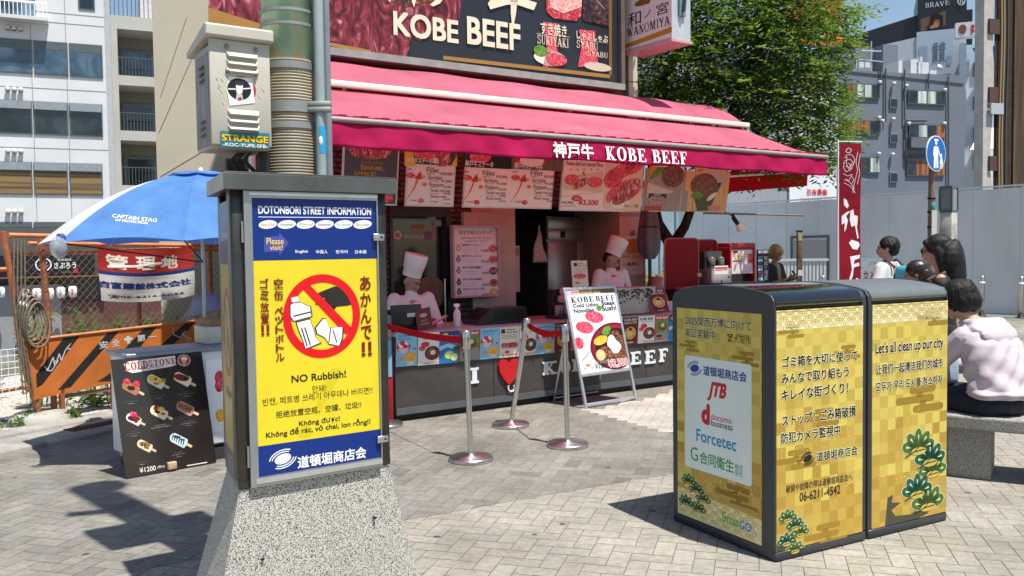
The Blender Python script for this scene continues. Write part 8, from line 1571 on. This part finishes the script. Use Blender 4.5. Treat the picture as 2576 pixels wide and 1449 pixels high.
def head_items(c, Mh, k=1.0):
    """the head looks along local -y of Mh"""
    c = V(c); P = lambda x, y, z: c + (Mh.to_3x3() @ V((x, y, z))) * k; S = lambda *r: tuple(v * k for v in r)
    it = [('e', P(0, .012, .025), S(.075, .094, .092), Mh), ('e', P(0, -.02, -.045), S(.056, .066, .064), Mh), ('e', P(0, -.058, -.088), S(.026, .022, .020), Mh),
          ('e', P(0, -.098, -.020), S(.012, .016, .024), Mh), ('e', P(0, -.104, -.036), S(.017, .013, .011), Mh), ('e', P(.030, -.072, -.022), S(.026, .02, .02), Mh), ('e', P(-.030, -.072, -.022), S(.026, .02, .02), Mh), ('e', P(0, -.082, .03), S(.05, .016, .014), Mh), ('e', P(0, -.088, -.062), S(.022, .012, .012), Mh)]
    for s in (-1, 1): it.append(('e', P(s * .076, .012, -.012), S(.012, .02, .032), Mh))
    return it
def face(c, Mh, parent, k=1.0, closed=False):
    c = V(c); P = lambda x, y, z: c + (Mh.to_3x3() @ V((x, y, z))) * k; b = MB()
    dkh = mat('black_hair', (.012, .010, .009), .4, var=.2, scale=60)
    for s in (-1, 1): b.ball((0, 0, 0), (.014 * k, .006 * k, .005 * k), mat('eye_dark', (.02, .015, .012), .3), 8, M=Matrix.Translation(P(s * .031, -.090, .008)) @ Mh); b.ball((0, 0, 0), (.019 * k, .006 * k, .004 * k), dkh, 8, M=Matrix.Translation(P(s * .032, -.092, .030)) @ Mh)
    b.build('eyes', parent); b = MB(); b.ball((0, 0, 0), (.021 * k, .006 * k, .005 * k), mat('lips', (.33, .12, .10), .5), 8, M=Matrix.Translation(P(0, -.098, -.062)) @ Mh); b.build('mouth', parent)
def hand_items(w, d, side, k=1.0, curl=.5):
    """w wrist, d direction of the fingers, side towards the thumb"""
    w, d, side = V(w), V(d).normalized(), V(side).normalized(); n = d.cross(side).normalized(); it = [('e', w + d * .045 * k, (.040 * k, .046 * k, .018 * k), frame((0, 0, 0), side, d, n)), ('c', w - d * .02, .026 * k, w + d * .02, .027 * k)]
    for i, ln in enumerate((.060, .072, .068, .052)):
        o = w + d * .082 * k + side * (.027 - .018 * i) * k; e1 = o + (d * .5 + n * -.1 * curl) * ln * k; e2 = e1 + (d * (1 - curl) * .5 - n * curl * .6) * ln * k
        it += [('c', o, .0092 * k, e1, .0085 * k), ('c', e1, .0085 * k, e2, .0072 * k)]
    o = w + d * .03 * k + side * .034 * k; e1 = o + (d * .55 + side * .6).normalized() * .034 * k; it += [('c', o, .0115 * k, e1, .0105 * k), ('c', e1, .0105 * k, e1 + (d * .8 + side * .1 - n * .3).normalized() * .028 * k, .009 * k)]
    return it
skin = mat('skin', (.46, .26, .17), .5, var=.06, scale=14); skin2 = mat('skin_tan', (.46, .27, .18), .5, var=.06, scale=14); hairb = blotch('black_hair_strands', [(.35, '0c0a09'), (.55, '1a1512'), (.75, '352b26')], 45, .5, .5, 4, stretch=(3, 3, .3), bump=.6, spec=.3)
coat = mat('chef_coat', 'ece6e2', .7, var=.05, scale=6, bump=.3, bscale=18); blackc = mat('black_cotton', (.016, .016, .018), .8, var=.2, scale=8, bump=.3, bscale=16); trous = mat('dark_trousers', (.022, .024, .032), .8, var=.15, bump=.3, bscale=14)
def person(loc, lab, group=None): return empty('person', loc, lab, 'person', group)

# ---- chefs behind the counter (kiosk axes)
def chef(s, d, ztop, lab, yaw, pitch, roll, la, ra, lean=(0, 0), gloves=None, emblem=(.09, .08)):
    """la/ra: elbow and wrist of the arm on the left / right of the picture, relative to (s, d, floor)"""
    fl_ = ztop - 1.86; o = kw(s, d, fl_); t = person(o, lab, 'cooks in tall white hats'); M = KM @ Matrix.Translation((s, d, fl_)); M2 = M
    hc = (lean[0] * 1.15, lean[1] * 1.15, 1.545); sh = 1.37; sx = .185; lx, ly = lean
    Mh = M.to_3x3().to_4x4() @ rot3(yaw, pitch, roll); hcw = M @ V(hc)
    W = lambda p: M @ V(p)
    sl_, sr_ = (lx - sx, ly, sh), (lx + sx, ly, sh)
    items = head_items(hcw, Mh) + [('c', W((lx * .9, ly * .9 + .01, 1.36)), .058, hcw + V((0, 0, -.06)), .052), ('c', W((lx, ly, 1.30)), .10, W((0, 0, .95)), .12)]
    for s_, (e, w_) in ((sl_, la), (sr_, ra)):
        items += [('c', W(s_), .045, W(e), .038), ('c', W(e), .037, W(w_), .026)]; dv = (W(w_) - W(e)).normalized(); items += hand_items(W(w_), dv + V((0, 0, -.2)), KU * (1 if s_ is sl_ else -1), 1, .5)
    items += [('c', W((-.09, 0, .92)), .085, W((-.10, 0, .48)), .06), ('c', W((-.10, 0, .48)), .058, W((-.10, .02, .06)), .045), ('c', W((.09, 0, .92)), .085, W((.10, 0, .48)), .06), ('c', W((.10, 0, .48)), .058, W((.10, .02, .06)), .045), ('e', W((-.10, -.05, .035)), (.05, .12, .035)), ('e', W((.10, -.05, .035)), (.05, .12, .035))]
    bd = blob(items, 'body', skin2, t, .009); face(hcw, Mh, t)
    ct_ = [('c', W((lx - .10, ly, 1.33)), .085, W((-.08, 0, .98)), .115), ('c', W((lx + .10, ly, 1.33)), .085, W((.08, 0, .98)), .115), ('c', W((-.08, 0, .98)), .115, W((-.08, 0, .74)), .125), ('c', W((.08, 0, .98)), .115, W((.08, 0, .74)), .125), ('e', W((lx, ly - .02, 1.2)), (.17, .115, .17)), ('c', W((lx * .95, ly * .95, 1.36)), .075, W((lx * 1.0, ly * 1.0, 1.42)), .066)]
    for s_, (e, w_) in ((sl_, la), (sr_, ra)): wv_ = V(e) + (V(w_) - V(e)) * .72; ct_ += [('c', W(s_), .072, W(e), .062), ('c', W(e), .060, W(tuple(wv_)), .050)]
    blob(ct_, 'coat', coat, t, .011, 2)
    blob([('c', W((-.09, 0, .85)), .105, W((-.10, 0, .45)), .085), ('c', W((-.10, 0, .45)), .085, W((-.10, .02, .09)), .075), ('c', W((.09, 0, .85)), .105, W((.10, 0, .45)), .085), ('c', W((.10, 0, .45)), .085, W((.10, .02, .09)), .075)], 'trousers', trous, t, .016)
    # short hair below the hat, then the pleated hat
    P = lambda x, y, z: hcw + Mh.to_3x3() @ V((x, y, z)); blob([('e', P(0, .035, .03), (.078, .082, .075), Mh), ('e', P(0, .065, -.015), (.062, .045, .055), Mh)], 'hair', hairb, t, .011)
    b = MB(Matrix.Translation(hcw) @ Mh @ Matrix.Rotation(R(-8), 4, 'X') @ Matrix.Translation((0, .008, .052))); n = 60; prof = [(.088, 0), (.090, .07), (.094, .075), (.102, .15), (.108, .215), (.104, .225), (.06, .222), (0, .218)]
    vs = []; fs = []
    for i, (r, z) in enumerate(prof):
        for j in range(n): rr = r * (1 + (.022 if .074 < z < .22 else 0) * math.cos(j * 2 * math.pi * 15 / n)); vs.append((rr * math.cos(2 * math.pi * j / n), rr * 1.10 * math.sin(2 * math.pi * j / n), z))
    for i in range(len(prof) - 1):
        for j in range(n): fs.append((i * n + j, i * n + (j + 1) % n, (i + 1) * n + (j + 1) % n, (i + 1) * n + j))
    b.add(vs, fs, mat('paper_hat', 'f4f0ee', .6, var=.03), True); b.build('chef_hat', t)
    if gloves:
        w_ = W(ra[1] if gloves == 'r' else la[1]); e = W(ra[0] if gloves == 'r' else la[0]); dv = (w_ - e).normalized(); gi = [(i[0], i[1], tuple(v * 1.12 for v in i[2]), i[3]) if i[0] == 'e' else (i[0], i[1], i[2] * 1.25, i[3], i[4] * 1.25) for i in hand_items(w_, dv + V((0, 0, -.2)), KU * (-1 if gloves == 'r' else 1), 1.05, .5)]; blob(gi, 'glove', mat('red_glove', (.55, .03, .03), .45), t, .007)
    b = MB(M); x, z = emblem; b.ball((x + lx, ly - .135, 1.22 + z - .08), (.022, .008, .026), mat('emblem_red', (.35, .02, .03), .6), 8); b.build('emblem', t)
    bt = MB(M); [bt.ball((lx * .8 - .02, ly * .8 - .142 + .0 * i, 1.27 - .09 * i), (.008, .006, .008), C('d8d0cc'), 6) for i in range(4)]; bt.build('button', t)
    return t
p = kp(1030, 640, .85); chef(p.x, .85, kp(1034, 628, .85).z, 'cook in white coat with tall hat looking down at the left end of the counter', 28, 24, 3, ((-.27, -.10, 1.10), (-.06, -.34, 1.02)), ((.25, -.12, 1.08), (.10, -.40, .99)), (.0, -.02), 'l')
p = kp(1530, 690, 1.25); chef(p.x - .02, 1.25, kp(1552, 594, 1.25).z + .03, 'cook in white coat bending over his work with tilted tall hat', 38, 30, 16, ((-.27, -.08, 1.08), (-.10, -.36, 1.02)), ((.27, -.10, 1.10), (.08, -.38, 1.02)), (.02, -.05), None, (.10, .09))
b = K(); p = kp(1035, 782, .5); b.tube([(p.x - .12, .48, p.z + .01), (p.x + .10, .36, p.z - .03)], .014, BLK, 8); b.lathe([(0, 0), (.10, 0), (.13, .035), (.126, .035), (.098, .006), (0, .006)], BLK, 24, (p.x - .16, .52, CT + .13)); tag(b.build('frying_pan'), 'black pan with handle in the hands of the left cook', 'pan')

# ---- seated woman in a pale lilac jacket
t = person((3.30, 6.25, 0), 'seated woman with short black hair and pale lilac hooded jacket on the stone bench'); X, Y0 = 3.05, 5.76
D_ = V((-.40, .92, 0)).normalized(); Sd = V((-D_.y, D_.x, 0)); Dh = V((-.93, .36, 0)).normalized()   # back to the camera, head turned left
def Q(f, l, z): return V((X, Y0, 0)) + D_ * f * 1.08 + Sd * l * 1.02 + V((0, 0, .41 + (z - .41) * 1.05))
Mh = frame((0, 0, 0), (-Dh).cross(V((0, 0, 1))), -Dh, (0, 0, 1)) @ Matrix.Rotation(R(20), 4, 'X')
hc = Q(.06, .06, 1.095)
hip = Q(-.18, 0, .52); sh_c = Q(-.06, 0, .90)
items = head_items(hc, Mh, 1.06) + [('c', Q(-.04, 0, .93), .055, hc + V((0, 0, -.05)), .050), ('c', sh_c, .10, hip, .13)]
for l in (-1, 1):
    s_ = Q(-.07, l * .17, .88); e_ = Q(.12, l * .22, .66); w_ = Q(.33, l * .12, .62); items += [('c', s_, .042, e_, .036), ('c', e_, .034, w_, .024)] + hand_items(w_, D_ + V((0, 0, -.1)), Sd * -l, .95, .5)
    k_ = Q(.27, l * .11, .47); items += [('c', Q(-.16, l * .10, .49), .085, k_, .058), ('c', k_, .055, Q(.22, l * .11, .10), .038), ('e', Q(.28, l * .11, .045), (.10, .05, .045), frame((0, 0, 0), D_, Sd, (0, 0, 1)))]
blob(items, 'body', skin, t, .009); face(hc, Mh, t, 1.06)
lil = mat('lilac_nylon', (.56, .47, .51), .55, var=.07, scale=5, bump=.22, bscale=16)
jk = []
for l in (-1, 1): jk += [('c', Q(-.07, l * .17, .87), .078, Q(.12, l * .23, .66), .066), ('c', Q(.12, l * .23, .66), .064, Q(.28, l * .15, .63), .052)]
jk += [('c', Q(-.05, .10, .955), .034, Q(.05, .03, .945), .026), ('c', Q(-.05, -.10, .955), .034, Q(.05, -.03, .945), .026), ('c', Q(-.10, .11, .945), .050, Q(-.10, -.11, .945), .050)]
RD = frame((0, 0, 0), D_, Sd, (0, 0, 1)); jk += [('e', Q(-.175, 0, .895), (.055, .165, .085), RD @ Matrix.Rotation(R(30), 4, 'Y')), ('c', Q(-.12, .15, .93), .03, Q(-.235, .03, .82), .026), ('c', Q(-.12, -.15, .93), .03, Q(-.235, -.03, .82), .026)]
b = MB(); SEC = ((.515, -.195, .150, .218), (.545, -.195, .152, .220), (.60, -.18, .146, .214), (.68, -.16, .144, .214), (.76, -.14, .146, .218), (.84, -.115, .138, .218), (.90, -.09, .115, .20), (.945, -.07, .085, .14), (.985, -.05, .06, .075))
def jfn(u, v):
    k = v * (len(SEC) - 1); i = min(int(k), len(SEC) - 2); f = k - i; z, c, rd, rw = (SEC[i][q] * (1 - f) + SEC[i + 1][q] * f for q in range(4)); a_ = 2 * math.pi * u
    fold = .010 * math.sin(a_ * 5 + z * 34) * max(0, 1 - abs(z - .56) / .22) + .007 * math.sin(a_ * 9 - z * 52 + 2 * math.sin(a_ * 2)) + (.012 if .535 < z < .555 else 0)
    return Q(c + (rd + fold) * math.cos(a_), (rw + fold) * math.sin(a_), z)
b.grid(jfn, 72, 48, lil); n = 73; b.add([jfn(q / 72, 0) for q in range(72)], [tuple(range(71, -1, -1))], lil); b.add([jfn(q / 72, 1) for q in range(72)], [tuple(range(72))], lil); b.build('jacket', t)
blob(jk, 'sleeves_and_hood', lil, t, .008, 4)
blob([('c', Q(-.17, l * .10, .46), .115, Q(.27, l * .11, .47), .078) for l in (-1, 1)] + [('c', Q(.27, l * .11, .47), .075, Q(.22, l * .11, .12), .055) for l in (-1, 1)] + [('e', Q(-.18, 0, .47), (.17, .2, .085), frame((0, 0, 0), D_, Sd, (0, 0, 1)))], 'trousers', mat('dark_navy_denim', (.012, .014, .026), .8, var=.2, bump=.3, bscale=20), t, .012)
Ph = lambda x, y, z: hc + Mh.to_3x3() @ V((x, y, z)) * 1.08; hr = [('e', Ph(0, .022, .035), (.098, .116, .102), Mh), ('e', Ph(0, .065, -.02), (.088, .072, .09), Mh), ('e', Ph(.062, .02, -.01), (.036, .07, .078), Mh), ('e', Ph(-.062, .02, -.01), (.036, .07, .078), Mh), ('e', Ph(0, -.06, .062), (.064, .034, .03), Mh)]
for i in range(40): a_ = rn.uniform(0, 6.28); hr.append(('c', Ph(.06 * math.cos(a_), .03 + .07 * math.sin(a_), .09), .014, Ph(.092 * math.cos(a_), .025 + .10 * math.sin(a_), rn.uniform(-.06, .01)), .009))
blob([h for h in hr if True], 'hair', hairb, t, .0075, 1)
b = MB(); gx = BLK
for s_ in (-1, 1): b.tube([Ph(s_ * .034 + .024 * math.cos(R(a_)), -.100, .008 + .018 * math.sin(R(a_))) for a_ in range(0, 360, 30)], .0035, gx, 6, closed=True); b.tube([Ph(s_ * .058, -.098, .012), Ph(s_ * .082, .0, .008)], .003, gx, 5)
b.build('glasses', t)
b = MB(); bgc = mat('pale_blue_bag', (.42, .52, .66), .5, var=.1, bump=.3, bscale=12); b.rbox(-.12, .12, -.10, .10, 0, .24, bgc, .04, M=Matrix.Translation(Q(.26, .0, .53)) @ Matrix.Rotation(R(20), 4, 'Z')); tag(b.build('bag'), 'pale blue bag held on the lap of the seated woman', 'bag')

# ---- standing woman with long dark hair, in sleeveless black
WX, WY = 3.44, 6.95; t = person((WX, WY, 0), 'woman with long dark hair, glasses and sleeveless black top standing behind the bins'); D_ = V((-.86, .51, 0)).normalized(); Sd = V((-D_.y, D_.x, 0)); hz_ = 1.455
def Q(f, l, z): return V((WX, WY, 0)) + D_ * f + Sd * l + V((0, 0, z))
Mh = frame((0, 0, 0), (-D_).cross(V((0, 0, 1))), -D_, (0, 0, 1)) @ Matrix.Rotation(R(8), 4, 'X'); hc = Q(.05, 0, hz_)
items = head_items(hc, Mh) + [('c', Q(0, 0, 1.26), .05, hc + V((0, 0, -.05)), .047), ('c', Q(0, 0, 1.2), .10, Q(0, 0, .85), .12)]
for l in (-1, 1): items += [('c', Q(0, l * .17, 1.23), .043, Q(-.03, l * .22, .98), .036), ('c', Q(-.03, l * .22, .98), .034, Q(.18, l * .2, .86), .024)] + hand_items(Q(.18, l * .2, .86), D_, V((0, 0, 1)), 1, .5) + [('c', Q(0, l * .09, .82), .08, Q(0, l * .09, .45), .055), ('c', Q(0, l * .09, .45), .052, Q(0, l * .09, .07), .036), ('e', Q(.05, l * .09, .035), (.11, .045, .035), frame((0, 0, 0), D_, Sd, (0, 0, 1)))]
blob(items, 'body', skin, t, .010); face(hc, Mh, t)
blob([('c', Q(0, .09, 1.19), .085, Q(0, .08, .86), .11), ('c', Q(0, -.09, 1.19), .085, Q(0, -.08, .86), .11), ('c', Q(0, -.13, 1.235), .05, Q(-.01, -.215, 1.19), .045), ('c', Q(0, .13, 1.235), .05, Q(-.01, .215, 1.19), .045), ('e', Q(0, 0, 1.02), (.12, .17, .2), frame((0, 0, 0), D_, Sd, (0, 0, 1)))], 'top', blackc, t, .012)
blob([('c', Q(0, l * .085, .84), .115, Q(0, l * .1, .15), .09) for l in (-1, 1)] + [('c', Q(0, -.085, .84), .115, Q(0, .085, .84), .115)], 'trousers', trous, t, .016)
Ph = lambda x, y, z: hc + Mh.to_3x3() @ V((x, y, z)); hr = [('e', Ph(0, .025, .035), (.092, .108, .098), Mh), ('e', Ph(0, .08, -.03), (.082, .066, .09), Mh), ('e', Q(-.085, 0, 1.25), (.085, .125, .30), frame((0, 0, 0), D_, Sd, (0, 0, 1))), ('e', Q(-.06, .02, 1.36), (.10, .115, .17), frame((0, 0, 0), D_, Sd, (0, 0, 1))), ('c', Ph(.07, .02, .0), .036, Q(-.04, .09, 1.2), .04), ('c', Ph(-.07, .02, .0), .036, Q(-.04, -.09, 1.2), .04), ('c', Ph(-.03, -.06, .07), .03, Ph(-.075, -.01, .0), .02), ('c', Ph(.03, -.06, .07), .03, Ph(.075, -.01, .0), .02)]
for i in range(30): l_ = rn.uniform(-.08, .08); hr.append(('c', Q(-.09, l_, 1.42), .014, Q(-.155 + .4 * abs(l_), l_ * 1.2, rn.uniform(.98, 1.12)), .008))
blob(hr, 'hair', hairb, t, .009, 1)
b = MB()
for s_ in (-1, 1): b.tube([Ph(s_ * .034 + .024 * math.cos(R(a_)), -.104, .008 + .018 * math.sin(R(a_))) for a_ in range(0, 360, 30)], .0035, BLK, 6, closed=True); b.tube([Ph(s_ * .058, -.1, .012), Ph(s_ * .082, .0, .008)], .003, BLK, 5)
b.build('glasses', t)
b = MB(); b.tube([Q(.10, .10, 1.22), Q(-.02, .12, 1.285), Q(-.135, .05, 1.1), Q(-.15, -.1, .9)], .010, mat('brown_strap', (.20, .11, .07), .6), 6); b.rbox(-.10, .10, -.05, .05, -.12, .10, mat('brown_strap', (.20, .11, .07)), .02, M=Matrix.Translation(Q(-.12, -.20, .80))); tag(b.build('shoulder_bag'), 'brown strapped bag over the shoulder of the long haired woman', 'bag')

# ---- second dark haired woman beside her
WX, WY = 3.82, 8.15; t = person((WX, WY, 0), 'shorter dark haired woman in black, mostly hidden between the others'); D_ = V((-.9, .44, 0)).normalized(); Sd = V((-D_.y, D_.x, 0))
def Q(f, l, z): return V((WX, WY, 0)) + D_ * f + Sd * l + V((0, 0, z))
Mh = frame((0, 0, 0), (-D_).cross(V((0, 0, 1))), -D_, (0, 0, 1)) @ Matrix.Rotation(R(14), 4, 'X'); hc = Q(.04, 0, 1.23)
items = head_items(hc, Mh, .97) + [('c', Q(0, 0, 1.08), .05, hc + V((0, 0, -.05)), .047), ('c', Q(0, 0, 1.05), .10, Q(0, 0, .75), .12), ('c', Q(0, .17, 1.07), .042, Q(.12, .26, .98), .036), ('c', Q(.12, .26, .98), .034, Q(.32, .24, .93), .024), ('c', Q(0, -.17, 1.07), .042, Q(.08, -.24, .86), .036), ('c', Q(.08, -.24, .86), .034, Q(.27, -.2, .9), .024)] + hand_items(Q(.32, .24, .93), D_, V((0, 0, 1)), 1, .5) + hand_items(Q(.27, -.2, .9), D_, V((0, 0, 1)), 1, .5)
for l in (-1, 1): items += [('c', Q(0, l * .09, .72), .08, Q(0, l * .09, .40), .055), ('c', Q(0, l * .09, .40), .05, Q(0, l * .09, .06), .036), ('e', Q(.05, l * .09, .035), (.11, .045, .035), frame((0, 0, 0), D_, Sd, (0, 0, 1)))]
blob(items, 'body', skin, t, .010); face(hc, Mh, t, .97)
blob([('c', Q(0, .09, 1.04), .088, Q(0, .08, .70), .12), ('c', Q(0, -.09, 1.04), .088, Q(0, -.08, .70), .12), ('c', Q(0, .13, 1.07), .06, Q(.05, .215, 1.02), .055), ('c', Q(0, -.13, 1.07), .06, Q(.04, -.21, .99), .055), ('c', Q(0, 0, .7), .17, Q(0, 0, .3), .2)], 'dress', blackc, t, .013)
Ph = lambda x, y, z: hc + Mh.to_3x3() @ V((x, y, z)); blob([('e', Ph(0, .025, .035), (.092, .106, .096), Mh), ('e', Ph(0, .08, -.03), (.084, .07, .09), Mh), ('c', Ph(0, .085, -.05), .08, Q(-.11, 0, 1.05), .06)], 'hair', blotch('brown_black_hair', [(.35, '14100e'), (.55, '2c221c'), (.75, '54443a')], 40, .32, .5, 4, stretch=(3, 3, .3), bump=.3), t, .010, 1)

# ---- man in white with a teal rucksack
WX, WY = 4.14, 9.55; t = person((WX, WY, 0), 'man in white T-shirt with teal rucksack walking away towards the hoarding'); D_ = V((-.62, .78, 0)).normalized(); Sd = V((-D_.y, D_.x, 0))
def Q(f, l, z): return V((WX, WY, 0)) + D_ * f + Sd * l + V((0, 0, z))
Mh = frame((0, 0, 0), (-D_).cross(V((0, 0, 1))), -D_, (0, 0, 1)) @ Matrix.Rotation(R(22), 4, 'Z'); hc = Q(.03, 0, 1.47)
items = head_items(hc, Mh) + [('c', Q(0, 0, 1.28), .054, hc + V((0, 0, -.05)), .05), ('c', Q(0, 0, 1.24), .10, Q(0, 0, .86), .12)]
for l in (-1, 1): items += [('c', Q(0, l * .19, 1.25), .045, Q(.0, l * .25, 1.0), .038), ('c', Q(.0, l * .25, 1.0), .036, Q(.16, l * .22, .86), .026)] + hand_items(Q(.16, l * .22, .86), D_ + V((0, 0, -.6)), V((0, 0, 1)), 1, .5) + [('c', Q(0, l * .09, .84), .085, Q(l * .06, l * .09, .46), .058), ('c', Q(l * .06, l * .09, .46), .054, Q(l * .02, l * .09, .07), .04), ('e', Q(.05 + l * .02, l * .09, .04), (.12, .05, .04), frame((0, 0, 0), D_, Sd, (0, 0, 1)))]
blob(items, 'body', skin2, t, .010); face(hc, Mh, t)
wtee = mat('white_tee', (.62, .62, .61), .8, var=.05, bump=.4, bscale=12); blob([('c', Q(0, .10, 1.22), .092, Q(0, .09, .82), .115), ('c', Q(0, -.10, 1.22), .092, Q(0, -.09, .82), .115)] + [('c', Q(0, l * .17, 1.25), .075, Q(0, l * .25, 1.06), .072) for l in (-1, 1)], 'shirt', wtee, t, .012, 2)
blob([('c', Q(0, l * .09, .84), .115, Q(l * .06, l * .09, .46), .082) for l in (-1, 1)] + [('c', Q(l * .06, l * .09, .46), .08, Q(l * .02, l * .09, .1), .07) for l in (-1, 1)], 'trousers', trous, t, .014)
Ph = lambda x, y, z: hc + Mh.to_3x3() @ V((x, y, z)); hr = [('e', Ph(0, .025, .04), (.092, .108, .096), Mh), ('e', Ph(0, .07, -.02), (.080, .06, .07), Mh)]
for i in range(36): a_ = rn.uniform(0, 6.28); hr.append(('c', Ph(.05 * math.cos(a_), .03 + .06 * math.sin(a_), .10), .018, Ph(.098 * math.cos(a_), .03 + .10 * math.sin(a_), rn.uniform(0, .05)), .010))
blob(hr, 'hair', hairb, t, .009, 1)
teal2 = mat('teal_nylon', (.03, .30, .42), .6, var=.1, bump=.3, bscale=14); bp_ = empty('rucksack', Q(-.2, -.02, .95), 'teal rucksack with dark straps on the back of the man in white', 'rucksack'); b = MB(); b.rbox(-.10, .10, -.14, .14, -.18, .20, teal2, .05, 3, M=frame(Q(-.20, -.04, 1.08), D_, Sd, (0, 0, 1))); b.build('bag', bp_)
for l in (-.11, .11): b = MB(); b.tube([Q(-.12, l, 1.26), Q(-.02, l, 1.345), Q(.09, l, 1.27), Q(.11, l * 1.2, 1.1), Q(-.08, l * 1.4, .95)], .016, mat('navy_strap', (.02, .03, .08), .7), 6); b.build('strap', bp_)

# ---- blonde person in black looking at a phone
WX, WY = atY(1947, 640, 13).x, 13; t = person((WX, WY, 0), 'blonde person in black clothes looking down at a phone beside the leaflet rack'); D_ = V((.72, -.69, 0)).normalized(); Sd = V((-D_.y, D_.x, 0))
def Q(f, l, z): return V((WX, WY, 0)) + D_ * f + Sd * l + V((0, 0, z))
Mh = frame((0, 0, 0), (-D_).cross(V((0, 0, 1))), -D_, (0, 0, 1)) @ Matrix.Rotation(R(26), 4, 'X'); hc = Q(.03, 0, 1.40)
items = head_items(hc, Mh) + [('c', Q(0, 0, 1.22), .05, hc + V((0, 0, -.05)), .048), ('c', Q(0, 0, 1.18), .10, Q(0, 0, .85), .12)]
for l in (-1, 1): items += [('c', Q(0, l * .18, 1.19), .043, Q(.02, l * .23, .95), .036), ('c', Q(.02, l * .23, .95), .034, Q(.24, l * .05, 1.02), .024)] + hand_items(Q(.24, l * .05, 1.02), D_ + V((0, 0, .3)), V((0, 0, 1)), 1, .6) + [('c', Q(0, l * .09, .82), .08, Q(0, l * .09, .45), .055), ('c', Q(0, l * .09, .45), .052, Q(0, l * .09, .07), .036), ('e', Q(.05, l * .09, .035), (.11, .045, .035), frame((0, 0, 0), D_, Sd, (0, 0, 1)))]
blob(items, 'body', skin, t, .011); face(hc, Mh, t)
blob([('c', Q(0, .09, 1.16), .092, Q(0, .09, .78), .13), ('c', Q(0, -.09, 1.16), .092, Q(0, -.09, .78), .13)] + [('c', Q(0, l * .16, 1.19), .075, Q(.01, l * .235, .99), .08) for l in (-1, 1)], 'shirt', blackc, t, .014, 2); blob([('c', Q(0, l * .09, .82), .13, Q(0, l * .10, .1), .10) for l in (-1, 1)], 'trousers', blackc, t, .016)
Ph = lambda x, y, z: hc + Mh.to_3x3() @ V((x, y, z)); blob([('e', Ph(0, .02, .045), (.095, .108, .094), Mh), ('e', Ph(0, .06, -.03), (.09, .075, .085), Mh), ('e', Ph(0, -.07, .06), (.07, .036, .035), Mh)], 'hair', blotch('blonde_hair', [(.35, '7a6030'), (.55, 'c9ac62'), (.75, 'ecd9a0')], 40, .5, .5, 4, stretch=(3, 3, .3)), t, .010, 1)
b = MB(); b.rbox(-.036, .036, -.004, .004, -.07, .07, BLK, .003, M=frame(Q(.33, 0, 1.09), Sd, D_, V((0, 0, 1))) @ Matrix.Rotation(R(35), 4, 'X')); tag(b.build('phone'), 'black phone held by the blonde person', 'phone')
b = MB(); b.rbox(-.12, .12, -.05, .05, -.14, .10, mat('black_leather', (.012, .012, .014), .35), .03, M=frame(Q(.05, .26, .78), D_, Sd, (0, 0, 1))); b.tube([Q(.05, .26, .88), Q(.0, .16, 1.26), Q(.02, -.2, .95)], .008, mat('black_leather', (.012, .012, .014)), 6); tag(b.build('handbag'), 'black handbag hanging at the hip of the blonde person', 'bag')

# ---- stall keeper in the shade behind the cart
VP_ = atY(530, 790, 7.4); WX, WY = VP_.x, 7.4; t = person((WX, WY, 0), 'stall keeper in lavender hat sitting in the shade behind the ice candy cart'); D_ = V((-.95, -.3, 0)).normalized(); Sd = V((-D_.y, D_.x, 0)); hzv = 1.08
def Q(f, l, z): return V((WX, WY, 0)) + D_ * f + Sd * l + V((0, 0, z))
Mh = frame((0, 0, 0), (-D_).cross(V((0, 0, 1))), -D_, (0, 0, 1)) @ Matrix.Rotation(R(12), 4, 'X'); hc = Q(.03, 0, hzv - .09)
items = head_items(hc, Mh) + [('c', Q(0, 0, hzv - .27), .054, hc + V((0, 0, -.05)), .05), ('c', Q(0, 0, hzv - .3), .1, Q(0, 0, .45), .13)]
for l in (-1, 1): items += [('c', Q(0, l * .19, hzv - .3), .045, Q(.08, l * .24, .58), .038), ('c', Q(.08, l * .24, .58), .036, Q(.28, l * .12, .56), .026)] + hand_items(Q(.28, l * .12, .56), D_, V((0, 0, 1)), 1, .5) + [('c', Q(0, l * .1, .45), .085, Q(.4, l * .11, .45), .06), ('c', Q(.4, l * .11, .45), .055, Q(.38, l * .11, .07), .04), ('e', Q(.43, l * .11, .04), (.12, .05, .04), frame((0, 0, 0), D_, Sd, (0, 0, 1)))]
blob(items, 'body', skin2, t, .010); face(hc, Mh, t)
blob([('c', Q(0, .1, hzv - .33), .095, Q(0, .09, .48), .13), ('c', Q(0, -.1, hzv - .33), .095, Q(0, -.09, .48), .13)] + [('c', Q(0, l * .17, hzv - .3), .075, Q(.06, l * .25, .66), .07) for l in (-1, 1)], 'shirt', mat('cream_shirt', (.55, .52, .45), .8, var=.05), t, .013, 2); blob([('c', Q(0, l * .1, .45), .11, Q(.4, l * .11, .45), .08) for l in (-1, 1)] + [('c', Q(.4, l * .11, .45), .078, Q(.38, l * .11, .1), .065) for l in (-1, 1)], 'trousers', trous, t, .016)
Ph = lambda x, y, z: hc + Mh.to_3x3() @ V((x, y, z)); lav = mat('lavender_cotton', (.26, .25, .36), .8, var=.08); b = MB(Matrix.Translation(hc) @ Mh); b.lathe([(.165, .0), (.12, .035), (.105, .06), (.10, .11), (.07, .145), (0, .155)], lav, 28, (0, .01, .02), sy=1.1); b.lathe([(.165, .0), (.10, .03), (.0, .03)], mat('hat_lining', (.05, .06, .14), .8), 28, (0, .01, .018), sy=1.1); b.build('hat', t)
b = MB(); b.rbox(WX - .2, WX + .2, WY - .18, WY + .18, 0, .35, mat('crate_grey', (.2, .2, .2), .6), .01); tag(b.build('stool'), 'grey box the stall keeper sits on behind the cart', 'stool')
